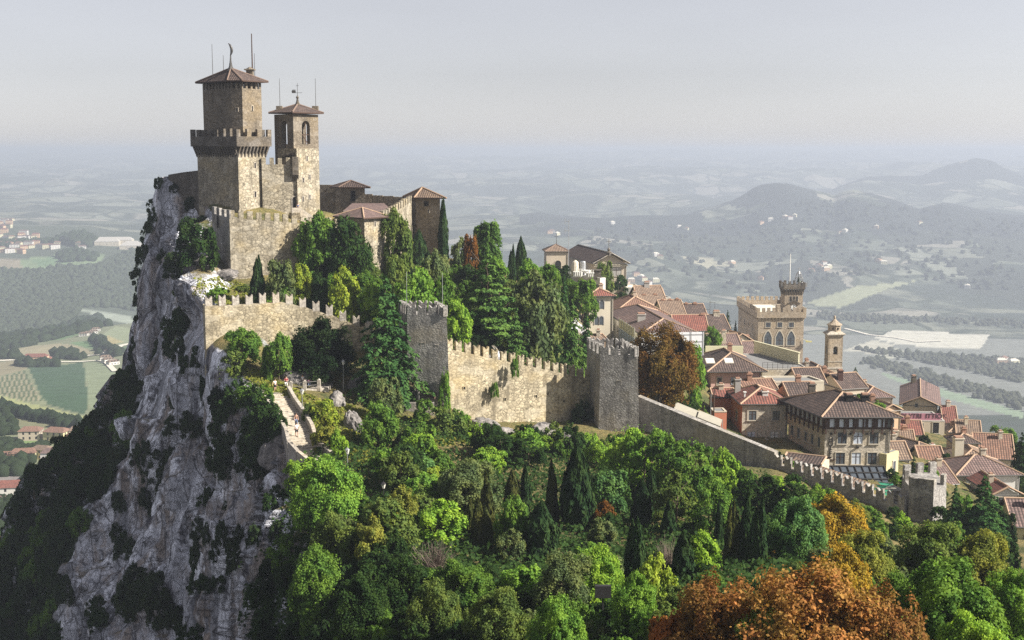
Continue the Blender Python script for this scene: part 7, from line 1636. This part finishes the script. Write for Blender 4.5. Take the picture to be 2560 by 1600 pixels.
def person(base, yaw, label, top, bottom, shorts, pose='stand', hh=1.7):
    t = empty('person', base, label, 'person'); t.rotation_euler.z = yaw; s = hh / 1.7
    sit = pose == 'sit'; pz = .52 if sit else .92
    V, E, Rr = [], [], []
    def ad(p, r, prev=None):
        V.append(tuple(c * s for c in p)); Rr.append(r * s); i = len(V) - 1
        if prev is not None: E.append((prev, i))
        return i
    pel = ad((0, 0, pz), .12); sp = ad((0, .01, pz + .24), .115, pel); ch = ad((0, 0, pz + .45), .13, sp); nk = ad((0, -.01, pz + .57), .055, ch); hd = ad((0, -.03, pz + .69), .088, nk); ht = ad((0, -.025, pz + .77), .075, hd); ad((0, -.125, pz + .69), .016, hd)
    hands = []
    for sg in (-1, 1):
        hip = ad((sg * .09, 0, pz - .05), .095, pel)
        if sit: kn = ad((sg * .11, -.40, pz - .04), .065, hip); an = ad((sg * .11, -.42, .08), .04, kn)
        else:
            st = .09 * sg if pose == 'walk' else .0; kn = ad((sg * .1, -.02 - st, .48), .062, hip); an = ad((sg * .1, .02 - st * 1.6, .08), .042, kn)
        ad((sg * .11, V[an][1] / s - .16, .03), .035, an)
        sh = ad((sg * .17, 0, pz + .47), .06, ch)
        if pose == 'cross' or sit: el = ad((sg * .25, -.08, pz + .22), .043, sh); ha = ad((sg * .08, -.24, pz + .24), .034, el)
        elif pose == 'walk': el = ad((sg * .25, sg * .08, pz + .2), .043, sh); ha = ad((sg * .24, sg * .1 - .14, pz + .0), .034, el)
        elif pose == 'reach' and sg < 0: el = ad((-.36, -.05, pz + .36), .043, sh); ha = ad((-.5, -.12, pz + .2), .034, el)
        else: el = ad((sg * .24, .02, pz + .19), .043, sh); ha = ad((sg * .25, -.06, pz - .05), .034, el)
        d = Vector(V[ha]) - Vector(V[el]); d.normalize(); sd_ = d.cross(Vector((0, 1, .2))).normalized(); p0 = Vector(V[ha]) / s
        for f in range(4): q = p0 + d * .055 + sd_ * (.022 * (f - 1.5)); a = ad(q, .010, ha); ad(q + d * (.06 - .008 * abs(f - 1.3)) + Vector((0, -.015, 0)), .008, a)
        a = ad(p0 + d * .02 + sd_ * .04, .012, ha); ad(p0 + d * .06 + sd_ * .06, .009, a)
    skin_obj('body', V, E, Rr, 'skin', t)
    ids = [V[i] for i in (0, 1, 2)]; k = 1.13
    cv = [V[0], V[1], V[2]]; ce = [(0, 1), (1, 2)]; cr = [.145 * s, .14 * s, .15 * s]
    for sg in (0, 1):
        base_i = 7 + sg * (4 + 3 + 10) ; shi = base_i + 4; eli = base_i + 5
        cv.append(V[shi]); cr.append(.078 * s); ce.append((2, len(cv) - 1)); m = (Vector(V[shi]) * .35 + Vector(V[eli]) * .65); cv.append(tuple(m)); cr.append(.062 * s); ce.append((len(cv) - 2, len(cv) - 1))
    skin_obj('shirt', cv, ce, cr, top, t)
    cv = [V[0]]; ce = []; cr = [.15 * s]
    for sg in (0, 1):
        b_ = 7 + sg * 17; cv.append(V[b_]); cr.append(.115 * s); ce.append((0, len(cv) - 1)); kn = Vector(V[b_ + 1]); hp = Vector(V[b_]); e = hp.lerp(kn, .75 if shorts else 1.0); cv.append(tuple(e)); cr.append(.085 * s); ce.append((len(cv) - 2, len(cv) - 1))
        if not shorts: an = Vector(V[b_ + 2]); cv.append(tuple(kn.lerp(an, .92))); cr.append(.058 * s); ce.append((len(cv) - 2, len(cv) - 1))
    skin_obj('shorts' if shorts else 'trousers', cv, ce, cr, bottom, t)
    m = MB(); hp = Vector(V[4]) + Vector((0, .015, .035)) * s; m.lathe(hp - Vector((0, 0, .02 * s)), [(.095 * s, -.03 * s), (.112 * s, .02 * s), (.1 * s, .075 * s), (.06 * s, .112 * s), (.01, .125 * s)], 10)
    w0 = wloc(t); m.v = [p + w0 for p in m.v]; m.build('hair', MATS['hair'], t)
    for sg in (-1, 1):
        e = MB(); e.lathe(Vector(V[4]) + Vector((sg * .035, -.092, .012)) * s + w0, [(.002, -.012 * s), (.012 * s, 0), (.002, .012 * s)], 6); e.build('eye', MATS['cloth_black'], t)
    return t
z_ = zt_ + .01
p = pt(688, 985, 171.2); person(Vector((p.x, p.y, z_)), .9, 'person in white top and black shorts standing at the top of the stairway', 'cloth_white', 'cloth_black', True, 'reach', 1.75)
p = pt(716, 982, 172.6); person(Vector((p.x, p.y, z_)), .1, 'person in dark red top with arms crossed at the stair head', 'cloth_red', 'cloth_white', False, 'cross', 1.9)
p = pt(757, 975, 174.5); person(Vector((p.x, p.y, z_)), -.3, 'person in white top leaning at the terrace railing', 'cloth_white', 'cloth_black', False, 'stand', 1.8)
p = pt(773, 975, 174.6); person(Vector((p.x, p.y, z_)), .2, 'person in pink top sitting by the terrace railing', 'cloth_pink', 'cloth_blue', False, 'sit', 1.75)
p = pt(741, 1071, 158.2); person(p + Vector((0, 0, .25)), .2, 'person in brown top on the stairs, behind the one in white', 'clay_pot', 'cloth_blue', False, 'walk', 1.7)
p = pt(742, 1096, 154.8); person(p + Vector((0, 0, .12)), -2.6, 'person in white shirt and dark shorts climbing the stairs', 'cloth_white', 'cloth_black', True, 'walk', 1.85)
p = pt(745, 529, 236.2); person(Vector((p.x, p.y, pt(737, 531, 236.5).z)), .4, 'person in grey-blue clothes on the landing by the castle door', 'cloth_blue', 'cloth_black', False, 'stand', 1.75)
q = pt(1013, 1003, 174.2); person(q - Vector((0, 0, 1.3)), .2, 'person in pink behind the wall of the lookout shelter', 'cloth_pink', 'cloth_blue', False, 'cross', 1.75)
p = hill(900, 1252); person(p, .5, 'person in red on the shaded path below the large sunlit tree', 'cloth_red', 'cloth_black', False, 'stand', 1.75)
p = pt(820, 1158, 147.4); person(p - Vector((0, 0, .4)), .5, 'person in dark red at the foot of the stairway wall', 'cloth_red', 'cloth_blue', False, 'stand', 1.65)
# lamps --------------------------------------------------------------
def street_lamp(u, vb, vt, label, Y=None, dark=False):
    b = hill(u, vb) if Y is None else pt(u, vb, Y); h = zat(vt, b.y) - b.z; t = empty('street_lamp', b - Vector((0, 0, .3)), label, 'street lamp'); mt = 'black_metal' if dark else 'steel'
    mb = MB(); mb.tube(b - Vector((0, 0, .4)), b + Vector((0, 0, h * .25)), .11, .07); mb.tube(b + Vector((0, 0, h * .25)), b + Vector((0, 0, h - .75)), .06, .05); mb.lathe(b + Vector((0, 0, h - .78)), [(.05, 0), (.16, .06), (.05, .1)], 8); mb.build('pole', MATS[mt], t)
    mb = MB(); mb.lathe(b + Vector((0, 0, h - .68)), [(.13, 0), (.26, .45)], 6); lg = mb.build('lantern', MATS['lamp_glass'], t); mb = MB(); mb.lathe(b + Vector((0, 0, h - .22)), [(.3, 0), (.2, .14), (.06, .22), (.03, .34)], 6); mb.build('cap', MATS[mt], lg)
street_lamp(859, 972, 900, 'grey street lamp standing under the wide dark tree', 176)
street_lamp(869, 1172, 1120, 'pale street lamp on the yellow grass right of the stairway foot')
street_lamp(756, 1030, 972, 'white thin street lamp beside the middle of the stairway', 163)
street_lamp(959, 1250, 1205, 'black lantern lamp left of the yellow-flowering tree', None, True)
q = hill(1506, 1580); t = empty('floodlight', q, 'dark floodlight panel on a pole among the lower trees', 'floodlight'); zt2 = zat(1462, q.y); zb2 = zat(1492, q.y)
mb = MB(); mb.tube(q - Vector((0, 0, .5)), (q.x, q.y, zb2 + .2), .06); mb.build('pole', MATS['black_metal'], t); mb = MB(); fr = (Vector((q.x - .55, q.y - .1, 0)), Vector((1, 0, 0)), Vector((0, -1, 0))); mb.box(fr, 0, 1.1, zb2, zt2, -.15, .2); mb.build('lamp_head', MATS['black_metal'], t)

# ================================================================== FAR HOUSES, HEDGES, WOODS
hm = {}
def small_house_mesh(w, d, h, wall, tile):
    key = (w, d, h, wall, tile)
    if key in hm: return hm[key]
    mb = MB(); mb.prism([(-w / 2, -d / 2), (w / 2, -d / 2), (w / 2, d / 2), (-w / 2, d / 2)], -4, h)
    o = .5; a, b, c, e = Vector((-w / 2 - o, -d / 2 - o, h)), Vector((w / 2 + o, -d / 2 - o, h)), Vector((w / 2 + o, d / 2 + o, h)), Vector((-w / 2 - o, d / 2 + o, h)); r0, r1 = Vector((-w / 2 + d * .25, 0, h + d * .24)), Vector((w / 2 - d * .25, 0, h + d * .24))
    roof_face(mb, [a, b, r1, r0], 1); roof_face(mb, [b, c, r1], 1); roof_face(mb, [c, e, r0, r1], 1); roof_face(mb, [e, a, r0], 1)
    for i in range(3):
        for k in range(2):
            x = -w / 2 + w * (i + .7) / 3.4; mb.face([(x, -d / 2 - .03, 1 + 3 * k), (x + 1.1, -d / 2 - .03, 1 + 3 * k), (x + 1.1, -d / 2 - .03, 2.6 + 3 * k), (x, -d / 2 - .03, 2.6 + 3 * k)], m=2)
            mb.face([(w / 2 + .03, -d / 2 + d * (i + .7) / 3.4, 1 + 3 * k), (w / 2 + .03, -d / 2 + d * (i + .7) / 3.4 + 1, 1 + 3 * k), (w / 2 + .03, -d / 2 + d * (i + .7) / 3.4 + 1, 2.6 + 3 * k), (w / 2 + .03, -d / 2 + d * (i + .7) / 3.4, 2.6 + 3 * k)], m=2)
    ob = mb.build('house', [MATS[wall], MATS[tile], MATS['void']]); hm[key] = ob.data; bpy.data.objects.remove(ob); return hm[key]
def far_house(u, v, w, d, h, yaw, wall, tile, label, group=None):
    b = valley(u, v); o = link('house', small_house_mesh(w, d, h, wall, tile), None, b, yaw); return tag(o, label, 'house', group)
for q in ((80,1098,13,10,6,.1,'plaster_tan','tiles_orange','house with a broad orange roof, leftmost of the upper row in the valley'),(142,1100,14,10,6,-.2,'plaster_yellow','tiles_orange','yellow house with an orange roof in the middle of the upper valley row'),(200,1096,12,9,6,.3,'plaster_cream','tiles_tan','cream house at the right end of the upper valley row'),
          (185,1122,10,9,8,.1,'plaster_grey','tiles_orange','grey-walled house with orange roof below the upper valley row'),(222,1112,10,8,6,.4,'plaster_white','tiles_mauve','pale house half hidden by the wooded flank'),(60,1150,14,9,5,.2,'plaster_yellow','tiles_orange','long yellow house with a reddish roof in the second valley row'),(108,1146,11,8,6,-.3,'plaster_yellow','tiles_tan','short yellow house beside the white apartment block'),
          (150,1172,18,9,10,.05,'plaster_white','tiles_mauve','white apartment block with a mauve roof in the valley'),(212,1146,10,8,5,.2,'plaster_peach','tiles_orange','small peach house right of the white apartment block'),(20,1152,9,7,4,.1,'plaster_cream','tiles_orange','small cream house at the left end of the second valley row'),
          (20,1242,18,11,6,.15,'plaster_white','tiles_red','large house with a bright red roof near the left edge'),(64,1238,14,9,5,-.1,'plaster_white','tiles_red','red roofed house right of the large red roof'),(140,1212,12,8,5,.5,'plaster_cream','tiles_tan','cream house with a pale roof beside the wooded flank'),(112,1262,12,9,4,.3,'plaster_peach','tiles_red','bright red roof by the wooded flank low on the left'),
          (12,1390,16,12,6,.3,'plaster_tan','tiles_orange','house with an orange roof lowest at the left edge'),(10,1268,12,8,4,0,'plaster_white','tiles_mauve','pale low house below the large red roof'),(128,1196,10,7,4,.2,'plaster_white','tiles_mauve','low white house under the apartment block')):
    far_house(*q)
far_house(92, 908, 26, 13, 8, .1, 'plaster_peach', 'tiles_red', 'red farmhouse between the road and the dark green field'); far_house(127, 912, 20, 9, 3, .1, 'plaster_white', 'roof_pale', 'low white shed beside the red farmhouse'); far_house(113, 905, 12, 9, 5, .1, 'plaster_red', 'tiles_red', 'small red outbuilding between farmhouse and white shed')
for u, v in ((222,838),(232,834),(238,828),(275,884),(282,872),(262,900),(272,906),(284,912),(210,840)): far_house(u, v, 12, 8, 4, u % 3 * .4, 'plaster_white', 'tiles_tan', 'small pale farm building on the field hill', 'farm buildings on the field hill')
VIL = [(2,592),(12,582),(20,598),(30,600),(40,606),(52,600),(8,612),(22,616),(34,618),(48,616),(62,622),(70,614),(76,620),(92,612),(104,618),(112,622),(124,618),(138,622),(144,612),(4,574),(10,568),(22,570),(54,590),(58,586),(84,596),(92,594),(66,596),(4,628),(14,632),(26,632),(42,630),(56,634),(204,622),(200,616),(2,560),(14,556),(30,552),(22,560)]
for i, (u, v) in enumerate(VIL): far_house(u, v, 15 + i % 3 * 4, 11, 7 + i % 2 * 3, i * .7 % 1.2 - .5, ('plaster_bright', 'plaster_peach', 'plaster_white')[i % 3], ('tiles_orange', 'tiles_red', 'tiles_mauve')[i % 3], 'house of the far hillside village at the left edge', 'houses of the far village')
for u, v, w in ((290,608,90),(272,612,60),(330,618,40),(345,622,90),(365,622,60)): b = valley(u, v); o = link('warehouse', small_house_mesh(w, 30, 9, 'plaster_cream', 'concrete'), None, b, .1); tag(o, 'long white industrial shed in the far plain left of the crag', 'warehouse', 'white sheds in the far plain')
SP_ = [(1480,678),(1470,672),(1590,690),(1600,696),(1610,702),(1580,705),(1620,712),(1636,705),(1566,712),(1640,640),(1652,646),(1960,545),(1972,548),(1984,542),(1900,560),(1925,552),(2050,672),(2062,676),(2044,668),(2070,670),(2030,680),(2110,580),(2100,586),(2190,570),(2060,662),(2210,660),(2196,655),(1700,570),(1718,575),(1830,660),(1380,582),(1390,588),(1374,584),(2420,720),(2300,560),(2500,910),(2510,905),(2530,912),(1900,700),(1530,560)]
for i, (u, v) in enumerate(SP_): far_house(u, v, 18, 14, 8, i * .9 % 1.5, ('plaster_white', 'plaster_bright', 'plaster_peach')[i % 3], ('tiles_orange', 'roof_pale')[i % 2], 'tiny pale house far across the hazy valley', 'tiny houses across the valley')
# woods: canopies of thousands of trees as one mass each
ICO = None
def canopy(name, label, pts, size, seed, col=(.04, .065, .03)):
    global ICO
    if ICO is None:
        bm = bmesh.new(); bmesh.ops.create_icosphere(bm, subdivisions=1, radius=1); bm.verts.ensure_lookup_table(); ICO = (np.array([tuple(q.co) for q in bm.verts]), np.array([[q.index for q in f.verts] for f in bm.faces])); bm.free()
    rg = np.random.default_rng(seed); B, Fc = ICO; Vs, Fs = [], []
    for i, p in enumerate(pts):
        s = size * rg.uniform(.6, 1.3); j = 1 + rg.normal(size=(len(B), 1)) * .16
        Vs.append(B * j * s * np.array([1, 1, rg.uniform(.8, 1.25)]) + np.array(p) + np.array([0, 0, s * .4])); Fs.append(Fc + len(B) * i)
    me = np_mesh(name, np.vstack(Vs), np.vstack(Fs), MATS['leaf']); o = bpy.data.objects.new(name, me); COL.objects.link(o); o.color = (*col, 1); tag(o, label, 'wood', kind='stuff')
def scatter(poly, n, seed):
    rg = np.random.default_rng(seed); xs = [p[0] for p in poly]; ys = [p[1] for p in poly]; out = []
    while len(out) < n:
        u, v = rg.uniform(min(xs), max(xs)), rg.uniform(min(ys), max(ys))
        if poly_in(poly, [u], [v])[0]: out.append(tuple(valley(u, v)))
    return out
def line(pts, n, jit, seed):
    rg = np.random.default_rng(seed); out = []
    for _ in range(n):
        i = rg.integers(0, len(pts) - 1); f = rg.uniform(); u = pts[i][0] + (pts[i + 1][0] - pts[i][0]) * f + rg.normal() * jit; v = pts[i][1] + (pts[i + 1][1] - pts[i][1]) * f + rg.normal() * jit * .5; out.append(tuple(valley(u, v)))
    return out
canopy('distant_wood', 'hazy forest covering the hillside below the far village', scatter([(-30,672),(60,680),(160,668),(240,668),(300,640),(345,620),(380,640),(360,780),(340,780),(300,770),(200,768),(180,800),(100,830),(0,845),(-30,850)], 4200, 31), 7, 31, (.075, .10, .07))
canopy('distant_wood', 'round hazy copse on the crest right of the far village', scatter([(150,600),(180,590),(215,588),(240,605),(235,618),(160,612)], 150, 32), 11, 32)
canopy('distant_wood', 'clump of trees on the meadow below the far village', scatter([(145,640),(200,625),(240,640),(235,652),(150,655)], 120, 33), 9, 33)
canopy('distant_wood', 'trees around the houses of the far village', scatter([(-20,606),(140,602),(150,610),(60,612),(-20,626)], 130, 34), 8, 34)
canopy('tree_belt', 'dark belt of trees along the crest of the field hill', scatter([(0,842),(60,835),(115,832),(130,822),(170,815),(200,800),(260,795),(275,815),(235,822),(200,832),(110,855),(60,868),(0,876)], 420, 35), 7.5, 35, (.035, .055, .03))
canopy('tree_belt', 'dark hedge of trees below the pale green field', line([(-20,1025),(20,1030),(60,1042),(110,1050),(160,1062),(215,1072)], 260, 5, 36), 4.2, 36, (.03, .05, .028))
canopy('tree_belt', 'trees along the road beside the red farmhouse', line([(-10,895),(30,895),(45,897)], 40, 4, 37) + line([(140,893),(170,892),(205,896)], 70, 5, 37) + line([(50,912),(90,916),(140,914)], 60, 3, 38) + line([(235,850),(250,862),(262,880),(290,885)], 60, 8, 39), 6, 37, (.032, .05, .028))
canopy('tree_belt', 'trees between the houses low in the valley at the left', scatter([(-20,1105),(40,1112),(60,1125),(110,1118),(150,1125),(110,1138),(40,1190),(-20,1190)], 130, 40) + scatter([(60,1200),(160,1180),(180,1200),(110,1255),(70,1225)], 90, 41) + scatter([(-20,1265),(120,1270),(60,1310),(-20,1330)], 110, 42) + scatter([(0,1030),(30,1050),(40,1090),(-20,1090),(-20,1060)], 60, 44), 4.0, 40, (.035, .055, .03))
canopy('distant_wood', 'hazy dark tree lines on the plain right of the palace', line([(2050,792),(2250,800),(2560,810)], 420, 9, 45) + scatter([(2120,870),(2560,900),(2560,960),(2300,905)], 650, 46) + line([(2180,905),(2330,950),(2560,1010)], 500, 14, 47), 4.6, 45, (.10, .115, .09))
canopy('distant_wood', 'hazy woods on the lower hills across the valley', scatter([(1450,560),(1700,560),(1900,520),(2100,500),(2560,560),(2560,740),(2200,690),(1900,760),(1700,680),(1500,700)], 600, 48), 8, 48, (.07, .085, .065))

# ================================================================== HAZE
t = NT('haze_air'); t.n.remove(t.bsdf)
pv = t.add('ShaderNodeVolumePrincipled'); pv.inputs['Color'].default_value = (0.545, 0.598, 0.71, 1); pv.inputs['Density'].default_value = 0.00021; pv.inputs['Anisotropy'].default_value = 0.15
t.lk(pv.outputs[0], t.out.inputs['Volume'])
zmin = float(min(BZ.min(), HZ.min() - 62, -420)) - 1
mb = MB(); mb.prism([(-24000, -150), (24000, -150), (24000, 31000), (-24000, 31000)], zmin, 32)
o = mb.build('haze', t.mat, None, True); tag(o, 'pale blue-grey haze over the valley', 'haze', kind='stuff')
